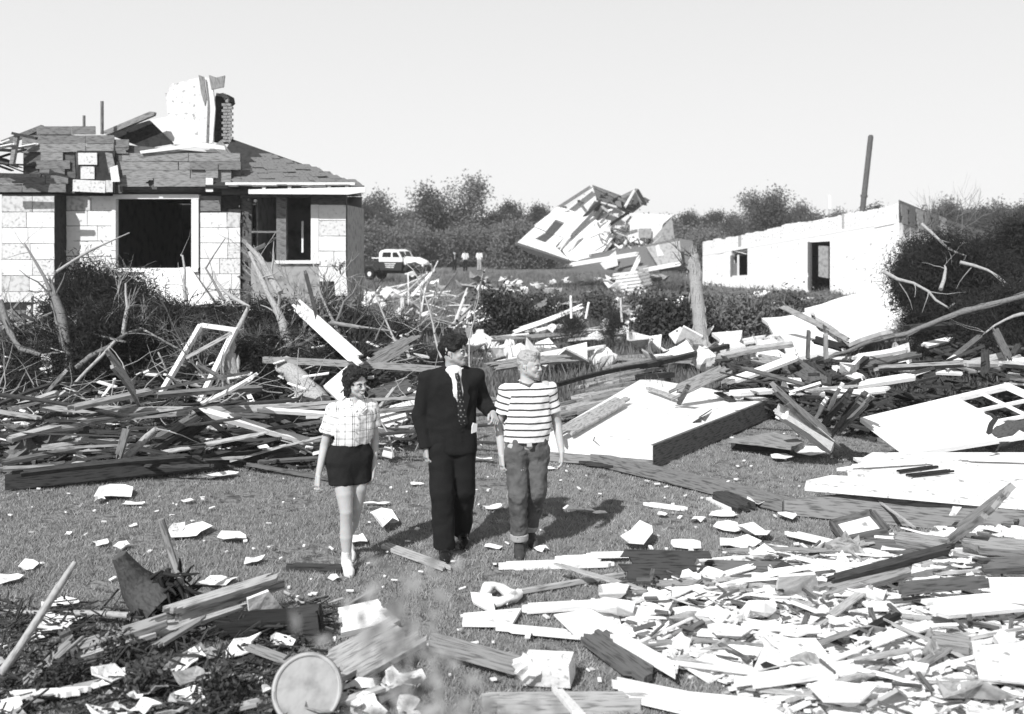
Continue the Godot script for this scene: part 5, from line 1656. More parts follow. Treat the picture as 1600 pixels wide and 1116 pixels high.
func truck() -> void:
	var d := 58.0
	var t := thing("old_truck", "old pickup truck with white cab roof and hood and dark body, parked beyond the house", "truck", V((618 - CX) / FL * d, .12, -d), deg_to_rad(-22))
	# local: x forward (to the right in the picture), z towards the viewer
	var side := func(called: String, m: String, pts: Array, z0: float, z1: float, par: Node = null) -> MeshInstance3D:
		var mb := MB.new()
		var o := []
		for p in pts:
			o.append(V(p[0], p[1], z1))
		mb.slab(o, V(0, 0, z0 - z1))
		return part(called, mb.mesh(), M[m], t if par == null else par)
	flat("paint_white", .8, .3)
	flat("paint_dark", .035, .3)
	flat("rubber", .02, .8)
	var S := side
	(S as Callable).call("chassis", "rubber", [[-2.1, .42], [2.2, .42], [2.2, .62], [-2.1, .62]], -.5, .5)
	var cab: MeshInstance3D = (S as Callable).call("cab", "paint_dark", [[-.62, .6], [.82, .6], [.86, 1.12], [.84, 1.36], [-.68, 1.36], [-.7, .9]], -.78, .78)
	# cab upper: pillars and roof round open windows
	var roof: Array = [[-.7, 1.66], [-.6, 1.78], [-.3, 1.86], [.3, 1.85], [.58, 1.74], [.54, 1.68], [-.55, 1.68]]
	(S as Callable).call("cab_roof", "paint_white", roof, -.7, .7)
	for z in [[.66, .74], [-.74, -.66]]:
		(S as Callable).call("pillar", "paint_white", [[-.72, 1.36], [-.52, 1.36], [-.46, 1.68], [-.7, 1.68]], z[0], z[1])
		(S as Callable).call("pillar", "paint_white", [[.1, 1.36], [.2, 1.36], [.2, 1.68], [.1, 1.68]], z[0], z[1])
		(S as Callable).call("pillar", "paint_white", [[.72, 1.36], [.8, 1.36], [.6, 1.74], [.5, 1.68]], z[0], z[1])
		(S as Callable).call("window", "glass_dark", [[-.52, 1.36], [.72, 1.36], [.5, 1.68], [-.46, 1.68]], z[0] + .02, z[1] - .02)
	(S as Callable).call("cab_back", "paint_white", [[-.72, 1.36], [-.66, 1.36], [-.62, 1.7], [-.7, 1.68]], -.68, .68)
	var ws: MeshInstance3D = (S as Callable).call("windscreen", "glass_dark", [[.74, 1.36], [.78, 1.36], [.6, 1.72], [.56, 1.72]], -.66, .66)
	(S as Callable).call("windscreen_post", "paint_white", [[.76, 1.22], [.81, 1.22], [.62, 1.74], [.58, 1.74]], -.03, .03, ws)
	(S as Callable).call("belt_line", "paint_white", [[-.7, 1.12], [.86, 1.12], [.85, 1.38], [-.7, 1.38]], -.785, .785)
	var b := []
	limb(b, [V(.7, 1.08, -.28), V(1.6, 1.04, -.22), V(1.98, .98, -.14)], [.3, .27, .22], .1)
	limb(b, [V(.7, 1.08, .28), V(1.6, 1.04, .22), V(1.98, .98, .14)], [.3, .27, .22], .1)
	limb(b, [V(.7, 1.16, 0), V(1.6, 1.12, 0), V(2.0, 1.02, 0)], [.28, .24, .2], .1)
	garment("hood", t, M.paint_white, b, .04, [[V(1.4, .92, 0), V(0, -1, 0), 1.6]], 0.0)
	(S as Callable).call("engine_side", "paint_dark", [[.8, .5], [2.02, .5], [2.06, .98], [.8, 1.0]], -.5, .5)
	var gr_: MeshInstance3D = (S as Callable).call("grille", "iron", [[2.02, .55], [2.12, .55], [2.1, 1.02], [2.02, 1.02]], -.36, .36)
	for i in 6:
		(S as Callable).call("grille_bar", "grey_wood", [[2.12, .6 + i * .07], [2.14, .6 + i * .07], [2.14, .62 + i * .07], [2.12, .62 + i * .07]], -.34, .34, gr_)
	(S as Callable).call("bumper", "iron", [[2.25, .42], [2.33, .42], [2.33, .58], [2.25, .58]], -.8, .8)
	for e in [-1, 1]:
		b = []
		limb(b, [V(1.0, .62, .62 * e), V(1.25, .86, .62 * e), V(1.6, .92, .6 * e), V(1.95, .8, .56 * e), V(2.08, .6, .55 * e)], [.14, .18, .19, .17, .12], .08)
		garment("fender", t, M.paint_dark, b, .04, [], 0.0)
		var mb := MB.new()
		mb.tube([V(2.05, .88, .5 * e), V(2.14, .88, .5 * e), V(2.16, .88, .5 * e)], [.11, .12, .08], 12)
		part("headlight", mb.mesh(), M.eye_white, t)
		for x in [1.55, -1.35]:
			mb = MB.new()
			mb.tube([V(x, .36, .56 * e), V(x, .36, .6 * e), V(x, .36, .74 * e), V(x, .36, .78 * e)], [.28, .36, .36, .28], 18)
			var wh := part("wheel", mb.mesh(), M.rubber, t)
			mb = MB.new()
			mb.tube([V(x, .36, .77 * e), V(x, .36, .8 * e)], [.17, .12], 14)
			part("rim", mb.mesh(), M.white_lump, wh)
		b = []
		limb(b, [V(-1.75, .55, .66 * e), V(-1.6, .82, .66 * e), V(-1.2, .84, .66 * e), V(-.95, .6, .66 * e)], [.12, .15, .15, .12], .08)
		garment("rear_fender", t, M.paint_dark, b, .04, [], 0.0)
	(S as Callable).call("bed", "paint_dark", [[-2.2, .6], [-.74, .6], [-.74, 1.16], [-2.2, 1.12]], -.7, .7)
	(S as Callable).call("bed_rail", "paint_white", [[-1.25, 1.3], [-.74, 1.3], [-.74, 1.36], [-1.25, 1.36]], .6, .7)
	for q in [[-1.2, 1.0, -1.15, 1.9], [-1.9, 1.1, -.9, 1.75], [-2.0, 1.1, -1.9, 1.5]]:
		var mb := MB.new()
		mb.tube([V(q[0], q[1], 0), V(q[2], q[3], 0)], [.05, .045], 7)
		part("hoist_arm", mb.mesh(), M.iron, t)
	(S as Callable).call("roof_lamp", "iron", [[-.2, 1.86], [.2, 1.86], [.15, 2.02], [-.15, 2.02]], -.2, .2)
	for r_ in 3:   # worn sign-writing on the door, too far off to read
		var x := -.3 + r_ * .04
		while x < .38 - r_ * .06:
			var w := rr(.03, .09)
			(S as Callable).call("door_mark", "paint_white", [[x, .98 - r_ * .11], [x + w, .98 - r_ * .11], [x + w, 1.04 - r_ * .11], [x, 1.04 - r_ * .11]], .782, .788, cab)
			x += w + .025

func far_rubble() -> void:
	# low debris scattered over the field between the yard and the far buildings
	var kinds := []
	for i in 6:
		kinds.append(["torn_sheet", scrap_mesh(40 + i, 8, .3, .03), ["plaster", "white_sheet", "grey_sheet"][i % 3]])
	for i in 6:
		kinds.append(["loose_plank", plank_mesh(1.6, .16, .04, true, 0, 60 + i), ["white_wood", "pale_wood", "grey_wood", "white_wood", "weathered", "mid_wood"][i]])
	for i in 3:
		kinds.append(["plaster_chunk", lump_mesh(20 + i, .7), "chalk"])
	var lab := {"torn_sheet": "torn pale sheet of building board lying among the weeds behind the three walkers", "loose_plank": "loose plank lying among the weeds of the field behind the three walkers", "plaster_chunk": "pale lump of rubble lying among the weeds behind the three walkers"}
	var cat := {"torn_sheet": "panel", "loose_plank": "plank", "plaster_chunk": "rubble"}
	for i in 250:
		var px := rr(560, 1240)
		var py := 441.0 + pow(rng.randf(), 1.2) * 148.0
		if px < 720 and py > 520: continue
		if px > 1060 and py < 470: continue
		var c := gr(px, py)
		var k: Array = kinds[rng.randi_range(0, kinds.size() - 1)]
		var s := rr(.4, 1.1) * (1.0 + c.z * -.008)
		if k[0] == "plaster_chunk": s *= .4
		var bs := Basis.from_euler(V(rr(-.25, .25), rr(0, TAU), rr(-.2, .3)))
		if k[0] == "loose_plank":
			bs = Basis.from_euler(V(0, (rr(-.5, .5) if rng.randf() < .7 else rr(0, 3)), rr(-.05, .2)))
		var head := "%s %s %s" % ["small" if s < .55 else ("middling" if s < .8 else "large"), TONE[k[2]], {"torn_sheet": "torn board sheet", "loose_plank": "loose plank", "plaster_chunk": "rubble lump"}[k[0]]]
		one(k[0], k[1], M[k[2]], told_by(head, c, "far", lab[k[0]]), cat[k[0]], Transform3D(bs.scaled(V(s, s, s)), c + V(0, rr(.04, .3), 0)), k[0].replace("_", " ") + "s in the field behind the walkers")
	# bright heap left of the man's head
	for i in 46:
		var px := rr(585, 755)
		var py := rr(446, 505) if px < 700 else rr(470, 510)
		var c := gr(px, minf(py + 22, 520))
		c.y = EYE - (py - HZ) / FL * -c.z
		var up := rr(.2, 1.2)
		one("splintered_plank", plank_mesh(rr(.6, 1.7), rr(.07, .2), .03, true, 0, 2000 + i), M[["white_wood", "white_wood", "pale_wood", "grey_wood"][i % 4]], told_by("%s upright splinter" % ["clean white", "white", "pale", "grey"][i % 4], c, "heap", "splintered white board jutting from the bright heap left of the suited walker's head"), "plank",
			Transform3D(Basis.from_euler(V(rr(-.6, .6), rr(-.6, .6), rr(-1.2, 1.6))), c - V(0, up * .3, 0)), "splintered boards of the bright heap left of the suited walker's head")

# ---------------------------------------------------------------- near and middle wreckage
func left_heap() -> void:
	var P := [
		[10, 752, .09, 500, 703, .1, .17, .16, "dark_wood", 0, 1, "long dark square timber along the lawn edge at the foot of the left heap", "timber", "timber"],
		[20, 741, .2, 300, 714, .2, .1, .05, "dark_wood", 30, 1, "thinner dark board lying on the long dark timber at the lawn edge"],
		[60, 637, .55, 560, 629, .6, .1, .08, "pale_wood", 0, 1, "long straight pale pole running level across the whole left heap"],
		[0, 690, .3, 205, 637, .5, .12, .05, "pale_wood", 20, 1, "bent pale plank rising from the left edge of the picture across the left heap"],
		[60, 672, .35, 305, 643, .5, .1, .05, "pale_wood", 15, 1, "pale plank just below the long straight pole in the left heap"],
		[-10, 642, .6, 62, 653, .5, .1, .04, "pale_wood", 0, 1, "short pale board end at the left edge above the bent pale plank"],
		[306, 640, .62, 497, 695, .16, .15, .06, "white_wood", 25, 1, "long white plank slanting down to the plaid walker's elbow"],
		[300, 636, .66, 369, 690, .3, .06, .05, "black_wood", 0, 1, "short black stick slanting beside the long white plank"],
		[312, 632, .5, 400, 587, 1.1, .16, .03, "white_wood", 40, 1, "splintered white plank sticking up right of the stump"],
		[168, 556, 1.45, 216, 626, .7, .24, .03, "weathered", 70, 1, "wide grey board leaning in the dark hollow left of the buried round form"],
		[200, 664, .62, 184, 717, .22, .17, .025, "grey_wood", 80, 1, "short grey board standing upright in the left heap"],
		[231, 705, .2, 322, 652, .55, .16, .06, "dark_wood", 30, 1, "dark plank of the slanting bundle in the left heap, its front one"],
		[237, 690, .3, 310, 648, .6, .16, .06, "mid_wood", 30, 1, "dark plank of the slanting bundle in the left heap, its rear one"],
		[262, 704, .2, 330, 655, .5, .12, .05, "dark_wood", 30, 1, "dark plank of the slanting bundle in the left heap, its right one"],
		[403, 656, .45, 520, 634, .5, .15, .1, "dark_wood", 10, 1, "dark beam end behind the plaid walker's shoulder"],
		[344, 695, .2, 505, 650, .35, .17, .08, "dark_wood", 25, 1, "dark board passing under the long white plank"],
		[410, 724, .05, 461, 694, .15, .07, .05, "mid_wood", 20, 1, "short dark-grey stick on the lawn edge left of the plaid walker"],
		[68, 619, .6, 104, 578, 1.0, .09, .04, "pale_wood", 40, 1, "short pale plank leaning against the broken tree on the left"],
		[15, 640, .5, 102, 610, .7, .12, .06, "pale_wood", 20, 1, "pale pole end left of the broken tree's foot"],
		[100, 640, .6, 240, 610, .75, .14, .05, "weathered", 20, 1, "grey plank behind the long pale pole left of the hollow"],
		[240, 618, .75, 410, 606, .7, .12, .05, "grey_wood", 20, 1, "grey plank behind the stump's foot"],
		[400, 640, .6, 520, 648, .5, .1, .04, "white_wood", 20, 1, "white batten level with the plaid walker's hair"],
		[0, 724, .12, 130, 700, .2, .12, .04, "mid_wood", 15, 1, "dark-grey board end at the left edge above the long dark timber"],
		[290, 560, 1.2, 363, 520, 1.5, .07, .04, "pale_wood", 0, 1, "thin pale batten crossing the white trestle"],
		[306, 568, 1.2, 352, 594, .9, .05, .04, "pale_wood", 0, 1, "thin pale batten sloping down right inside the white trestle"],
		[460, 473, 15.5, 566, 569, 13.2, .2, .035, "white_wood", 62, 1, "long white plank standing aslant above the plaid walker's head"],
		[570, 572, 13.6, 650, 528, 14.4, .2, .04, "weathered", 65, 1, "grey plank rising right from the foot of the aslant white plank"],
		[578, 622, 12.6, 647, 602, 13.2, .2, .06, "mid_wood", 50, 1, "dark-grey board between the plaid walker and the suited walker"],
		[405, 562, 14.2, 695, 578, 13.2, .1, .09, "weathered", 0, 1, "long grey pole running level behind the plaid walker's and the suited walker's heads"],
		[560, 640, .3, 655, 612, .45, .12, .04, "white_wood", 20, 1, "white batten behind the plaid walker's shoulder"],
		[575, 688, .1, 660, 655, .25, .14, .05, "dark_wood", 15, 1, "dark board low between the plaid walker and the suited walker"],
		[470, 690, .1, 650, 668, .25, .1, .05, "pale_wood", 15, 1, "pale batten low between the plaid walker and the suited walker"],
		[585, 662, .3, 640, 690, .1, .1, .03, "grey_wood", 15, 1, "grey slat lying crosswise low between the plaid walker and the suited walker"],
	]
	for d in P:
		if d[6] < .19: d[6] *= .64
		plank(d)
	# white trestle
	var tr := thing("trestle", "white narrow trestle frame leaning in front of the stump", "trestle")
	for q in [[314, 508, 14.3, 252, 614, 13.6], [314, 508, 14.3, 371, 516, 14.2], [367, 515, 14.2, 311, 629, 13.3]]:
		var a := at(q[0], q[1], q[2])
		var b := at(q[3], q[4], q[5])
		part("bar", plank_mesh((b - a).length(), .075, .06, false, 0, 1), M.white_wood, tr, along(a, b, 0))
	panel("white_board", [[63, 553, 14.6], [72, 604, 14.4], [83, 602, 14.4], [79, 552, 14.6]], .03, "white_sheet", "narrow white board hanging upright left of the broken tree", "board")
	panel("white_sheet", [[505, 603, 13.3], [531, 628, 12.8], [572, 590, 13.2], [543, 571, 13.7]], .04, "white_sheet", "white square panel propped behind the plaid walker's head", "panel")
	var cb := thing("clapboard_siding", "white clapboard panel standing behind the plaid walker and the suited walker", "panel")
	for i in 3:
		var mb := MB.new()
		mb.slab([at(583, 643 + i * 10, 12.4), at(583, 654 + i * 10, 12.35), at(659, 634 + i * 10, 12.6), at(659, 622 + i * 10, 12.65)], V(.01, .01, -.03), Vector2(i, 0))
		part("clapboard", mb.mesh(), M.white_wood, cb)
	# trees broken in the heap
	var S := [
		["broken_tree", [[108, 634, 14.6], [110, 570, 14.6], [100, 508, 14.7], [80, 445, 14.9]], .11, .045, "bark", "broken tree trunk with peeled top standing in the left heap", "tree", .02, 6],
		["branch", [[78, 455, 14.8], [56, 410, 15.0], [38, 380, 15.2]], .035, .01, "bark", "thin branch reaching up left from the broken tree's top", "branch", .02, 3],
		["branch", [[120, 575, 14.4], [193, 523, 14.5], [224, 514, 14.8]], .05, .02, "bark", "pale limb leaning right from the broken tree's middle", "branch", .02, 4],
		["branch", [[192, 522, 14.5], [199, 480, 14.6], [196, 443, 14.8]], .035, .012, "bark_pale", "upright shoot on the pale limb beside the dark bush", "branch", .02, 3],
		["branch", [[115, 602, 14.1], [180, 533, 14.3]], .03, .02, "bark_pale", "thin pale stick crossing below the pale limb", "branch", .01, 0],
		["branch", [[88, 425, 15.0], [140, 393, 15.4], [202, 364, 16]], .03, .01, "bark_pale", "long thin twig rising right across the porch wall", "branch", .03, 3],
		["branch", [[0, 470, 14.8], [15, 520, 14.6], [34, 546, 14.4], [63, 555, 14.4]], .05, .03, "bark", "crooked branch at the left edge ending at the white board", "branch", .02, 3],
		["tree_stump", [[366, 632, 13.9], [356, 555, 14.1]], .15, .13, "bark_pale", "pale upright stump right of the white trestle", "stump", .01, 0],
		["branch", [[358, 556, 14.1], [362, 530, 14.2], [386, 480, 14.6], [346, 453, 14.9], [333, 424, 15.2]], .05, .015, "bark_pale", "crooked pale branch above the stump", "branch", .03, 4],
		["split_tree", [[453, 545, 15.0], [440, 505, 15.1], [410, 438, 15.4], [390, 394, 15.7]], .075, .03, "bark_pale", "split tree trunk leaning left in front of the house, its lower half", "tree", .03, 5],
		["split_tree", [[437, 458, 15.3], [412, 411, 15.5], [388, 384, 15.6]], .06, .035, "bark_pale", "split tree trunk leaning left in front of the house, its upper half", "tree", .02, 2],
		["sapling", [[530, 522, 16.0], [500, 460, 16.2], [489, 412, 16.4]], .03, .012, "bark_pale", "thin pale sapling leaning left under the house's right window", "tree", .03, 4],
		["log", [[503, 632, 13.2], [445, 571, 14.2]], .165, .15, "bark_pale", "thick pale log sloping down right, its cut end up", "log", .006, 0],
		["branch", [[112, 727, .1], [140, 729, .12], [176, 726, .12]], .04, .05, "bark_pale", "short curved branch on the lawn edge in front of the left heap", "branch", .01, 0],
		["branch", [[178, 730, .1], [215, 697, .35], [244, 670, .55]], .045, .03, "bark_pale", "pale branch sloping up right from the short curved branch", "branch", .01, 1],
		["branch", [[452, 546, 15], [520, 505, 15.4], [560, 440, 16.2]], .035, .01, "bark", "twiggy branch spreading right behind the aslant white plank", "branch", .04, 7],
		["branch", [[640, 560, 15], [600, 500, 15.6], [585, 455, 16]], .03, .008, "bark_pale", "twiggy branch rising behind the two crossed planks", "branch", .04, 6],
		["branch", [[735, 640, 15], [735, 540, 16], [748, 455, 17.5]], .02, .008, "bark_pale", "thin pale stem rising behind the suited walker's head", "branch", .03, 3],
		["branch", [[690, 560, 15.5], [668, 470, 16.4], [632, 400, 17.5]], .022, .006, "bark_pale", "thin curved stem between the suited walker's head and the truck", "branch", .03, 4],
		["branch", [[290, 470, 15.5], [285, 400, 15.9], [283, 398, 16]], .03, .012, "bark_pale", "thin stick before the house's big window", "branch", .02, 3],
		["branch", [[350, 470, 15.2], [322, 420, 15.6], [352, 372, 15.9]], .025, .008, "bark", "forked twig before the white wall right of the big window", "branch", .03, 4],
	]
	for q in S:
		stick(q[0], q[1], q[2], q[3], q[4], q[5], q[6], q[7], q[8])
	# dark fallen evergreens in front of the house
	clumps.needle = leaf_clump(9, 44, .28, .1, .13)
	clumps.leaf = leaf_clump(10, 20, .34, .1, .55)
	brush("fallen_evergreen", "black fallen evergreen heaped in front of the porch wall and stone foundation", at(150, 600, 16), [V(-.5, 1, 0), V(.2, 1, .1), V(.7, 1, .2), V(1, .5, 0), V(-.2, 1.1, -.2), V(.6, .9, -.3), V(-.8, .5, .2), V(.1, .6, .5), V(.5, .5, .5)], 1.0, .05, "leaf_black", 3, "needle", 3)
	brush("fallen_evergreen", "dark fallen evergreen under the big window of the house, beside the fallen white siding", at(215, 575, 17), [V(-.8, 1, 0), V(-.4, 1.1, .2), V(-.5, .9, -.2), V(-.9, .6, .1), V(.2, .3, .4), V(.6, .2, .3), V(-.3, .6, .5), V(.0, .8, 0)], .85, .04, "leaf_black", 3, "needle", 3)
	brush("fallen_evergreen", "dark brush before the white wall between the big window and the broken window", at(395, 575, 16.5), [V(-.6, .8, 0), V(.3, 1, .1), V(-.2, .9, -.2), V(.9, .6, .2), V(-.9, .3, .1), V(.4, .5, .4), V(-.4, 1, .3)], .8, .04, "leaf_black", 3, "needle", 3)
	brush("fallen_evergreen", "dark tangled brush behind the aslant white plank", at(520, 580, 17), [V(-.8, .6, 0), V(.5, .7, .1), V(-.2, .8, -.2), V(1, .5, .2), V(.9, .3, .1), V(.1, .7, .5), V(-.5, .5, .5)], .72, .04, "leaf_black", 1, "needle", 3)
	brush("fallen_evergreen", "dark tangled brush behind the suited walker, left of that head", at(640, 590, 18), [V(-.8, .5, 0), V(.5, .6, .1), V(-.2, .7, -.2), V(1, .4, .2)], .6, .04, "leaf_black", 1, "needle", 3)
	brush("fallen_evergreen", "black brush filling the hollow at the left edge below the stones", at(30, 640, 15), [V(-.8, .4, 0), V(.5, .5, .1), V(-.2, .5, -.2), V(1, .3, .2), V(.8, .2, .4)], .6, .04, "leaf_black", 1, "needle", 3)
	brush("fallen_evergreen", "black brush filling the hollow between broken tree and stump", at(245, 625, 15.2), [V(-.8, .6, 0), V(.5, .5, .1), V(-.2, .6, -.2), V(1, .3, .2), V(.8, .2, .4)], .6, .04, "leaf_black", 1, "needle", 3)
	brush("fallen_evergreen", "dark brush round the foot of the stump and the thick pale log", at(425, 630, 14.6), [V(-.8, .6, 0), V(.5, .5, .1), V(-.2, .7, -.2), V(1, .3, .2), V(.8, .2, .4)], .58, .04, "leaf_black", 1, "needle", 3)
	brush("leafy_bush", "pale-leaved broken bush on the porch edge under the house's right corner", at(528, 425, 18.5), [V(-.5, .6, 0), V(.5, .8, .1), V(0, 1, 0)], .14, .02, "leaf_mid", 2, "leaf", 2)
	brush("bare_brush", "bare pale twigs spread before the house's right window", at(470, 540, 16.5), [V(-.8, .9, 0), V(.5, 1, .1), V(-.2, 1.1, -.2), V(1, .7, .2), V(.1, 1, .4)], 1.0, .03, "leaf_mid", 0, "leaf", 3, "bark_pale")
	brush("bare_brush", "bare pale twigs over the bright heap left of the truck's front", at(655, 520, 19), [V(-.8, .8, 0), V(.5, 1, .1), V(-.2, 1.1, -.2), V(1, .7, .2)], .8, .02, "leaf_mid", 0, "leaf", 3, "bark_pale")
	brush("bare_brush", "bare grey twigs over the dark evergreen at the left of the house", at(150, 560, 15.2), [V(-.8, .8, 0), V(.5, 1, .1), V(-.2, 1.1, -.2), V(1, .7, .2), V(1, .3, .2)], 1.0, .025, "leaf_mid", 0, "leaf", 3, "bark_pale")
	brush("bare_brush", "bare grey twigs in the left heap behind the level pale pole", at(330, 610, 14), [V(-.8, .8, 0), V(.5, 1, .1), V(-.2, 1.1, -.2), V(1, .7, .2), V(1, .3, .2)], .7, .02, "leaf_mid", 0, "leaf", 3, "bark")
	for q in [[60, 600, 15, "bare twigs between the left-edge branch and the broken tree"], [215, 600, 14.6, "bare twigs over the dark hollow"], [300, 560, 15.6, "bare twigs under the fallen white siding"], [420, 560, 15, "bare twigs round the split tree"], [560, 560, 15.6, "bare twigs behind the crossed planks"], [250, 680, 12.2, "low twigs above the long dark timber"], [110, 690, 12, "low twigs round the earth clump"]]:
		brush("bare_brush", q[3], at(q[0], q[1], q[2]), [V(-.8, .8, 0), V(.5, 1, .1), V(-.2, 1.1, -.2), V(1, .6, .2), V(1, .2, .3), V(-1, .3, .2)], .62 if q[1] < 650 else .3, .011, "leaf_mid", 0, "leaf", 3, ["bark_pale", "bark", "bark_dark"][int(q[0]) % 3])
	for q in [[130, 590, 15.6, "black snapped limbs before the stone foundation"], [250, 580, 15.6, "black snapped limbs under the big window"], [400, 580, 15.4, "black snapped limbs round the split tree"], [530, 585, 16, "black snapped limbs behind the aslant white plank"], [50, 600, 15.2, "black snapped limbs at the left edge"]]:
		brush("bare_brush", q[3], at(q[0], q[1], q[2]), [V(-.8, .8, 0), V(.5, 1, .1), V(-.2, 1.1, -.2), V(1, .6, .2), V(.8, 1, .3), V(-1, .5, .2), V(.1, 1.2, .2)], .85, .035, "leaf_mid", 0, "leaf", 3, "bark_dark")
	for i in 60:
		var px := rr(-10, 640)
		var d := rr(14.2, 17.0)
		var m: String = ["dark_wood", "mid_wood", "pale_wood", "white_wood", "weathered"][i % 5]
		var p := at(px, rr(500, 622), d)
		p.y = maxf(p.y, .1)
		var ln := rr(.3, 1.3)
		one("loose_plank", plank_mesh(ln, rr(.03, .09), rr(.015, .03), true, 0, 5000 + i), M[m], told_by("%s %s splintered board" % ["short" if ln < .8 else "long", TONE[m]], p, "left", "splintered board caught in the black brush before the house"), "plank", Transform3D(Basis.from_euler(V(rr(-1, 1), rr(0, PI), rr(-1.2, 1.2))), p), "splintered boards caught in the brush before the house")
	# earth and litter under the heap
	var e := [[100, 712, .75, .45, "soil", "clump of earth in the left heap above the long dark timber"], [350, 682, .8, .42, "chalk", "pale clump of earth under the long white plank"], [330, 708, .6, .2, "chalk", "flat white lump lying on the long dark timber"],
		[228, 590, 1.3, .75, "soil", "large round dark form half buried in the hollow of the left heap"], [40, 720, .5, .3, "soil", "small clump of earth at the left edge of the heap"], [30, 682, .55, .2, "chalk", "white lump at the left edge of the heap"], [160, 682, .6, .3, "chalk", "pale torn lump left of the short upright board"]]
	for i in e.size():
		var q: Array = e[i]
		var o := lump_mesh(80 + i, .9, 9)
		one("earth_clump" if q[4] == "soil" else "rubble_lump", o, M[q[4]], q[5], "rubble", Transform3D(Basis(Vector3.UP, i * 1.3) * Basis.from_scale(V(q[2], q[3], q[2] * .8)), gr(q[0], q[1]) + V(0, q[3] * .3, 0)))
	var fill := MB.new()
	for i in 2600:
		var d := rr(10.6, 19.0)
		var px := rr(-60, 660) if d > 12 else rr(-60, 500)
		var x := (px - CX) / FL * d
		var top := clampf((d - 10.4) * .14, 0, .6)
		var p := V(x, rr(0, top), -d)
		fill.box(Transform3D(Basis.from_euler(V(rr(-.3, .3), rr(0, TAU), rr(-.3, .3))), p), V(rr(.1, .7), rr(.01, .03), rr(.012, .05)), Vector2(rr(0, 4), rr(0, 4)))
	one("litter", fill.mesh(), M.dark_wood, "dark litter of splinters packed under the left heap", "litter", Transform3D.IDENTITY, "", "stuff")
	var fill2 := MB.new()
	for i in 240:
		var d := rr(10.8, 19.0)
		var x := (rr(-60, 660) - CX) / FL * d
		fill2.box(Transform3D(Basis.from_euler(V(rr(-.5, .5), rr(0, TAU), rr(-.5, .5))), V(x, rr(.1, clampf((d - 10.2) * .2, .1, .9)), -d)), V(rr(.06, .4), rr(.01, .03), rr(.02, .12)), Vector2(rr(0, 4), rr(0, 4)))
	one("litter", fill2.mesh(), M.white_wood, "white litter of splinters strewn through the left heap", "litter", Transform3D.IDENTITY, "", "stuff")
	var fill3 := MB.new()
	for i in 620:
		var d := rr(10.9, 19.0)
		var x := (rr(-60, 680) - CX) / FL * d
		var p := V(x, rr(.05, clampf((d - 10.2) * .2, .1, 1.1)), -d)
		twig(fill3, p, V(rr(-1, 1), rr(-.35, .5), rr(-.6, .6)).normalized(), rr(.25, 1.1), rr(.005, .016))
	one("litter", fill3.mesh(), M.bark_pale, "pale twigs strewn through the left heap", "litter", Transform3D.IDENTITY, "", "stuff")
	var g := "loose planks strewn through the left heap"
	for i in 70:
		var py := rr(632, 738)
		var px := rr(-20, 640 if py < 690 else 480)
		var h := clampf((735 - py) * .005, .04, .55) + rr(0, .08)
		var m: String = ["dark_wood", "mid_wood", "dark_wood", "pale_wood", "weathered", "dark_wood", "mid_wood"][i % 7]
		var yaw := rr(-.45, .45) if i % 3 else rr(0, PI)
		var ln := rr(.5, 2.2)
		one("loose_plank", plank_mesh(ln, rr(.025, .075), rr(.015, .04), true, rr(-.03, .03), 900 + i), M[m], told_by("%s %s plank" % ["short" if ln < 1.0 else ("middling" if ln < 1.6 else "long"), TONE[m]], gr(px, py, h), "left", "loose broken plank strewn among others through the left heap"), "plank",
			Transform3D(Basis.from_euler(V(rr(-.4, .4), yaw, rr(-.08, .22))), gr(px, py, h)), g)

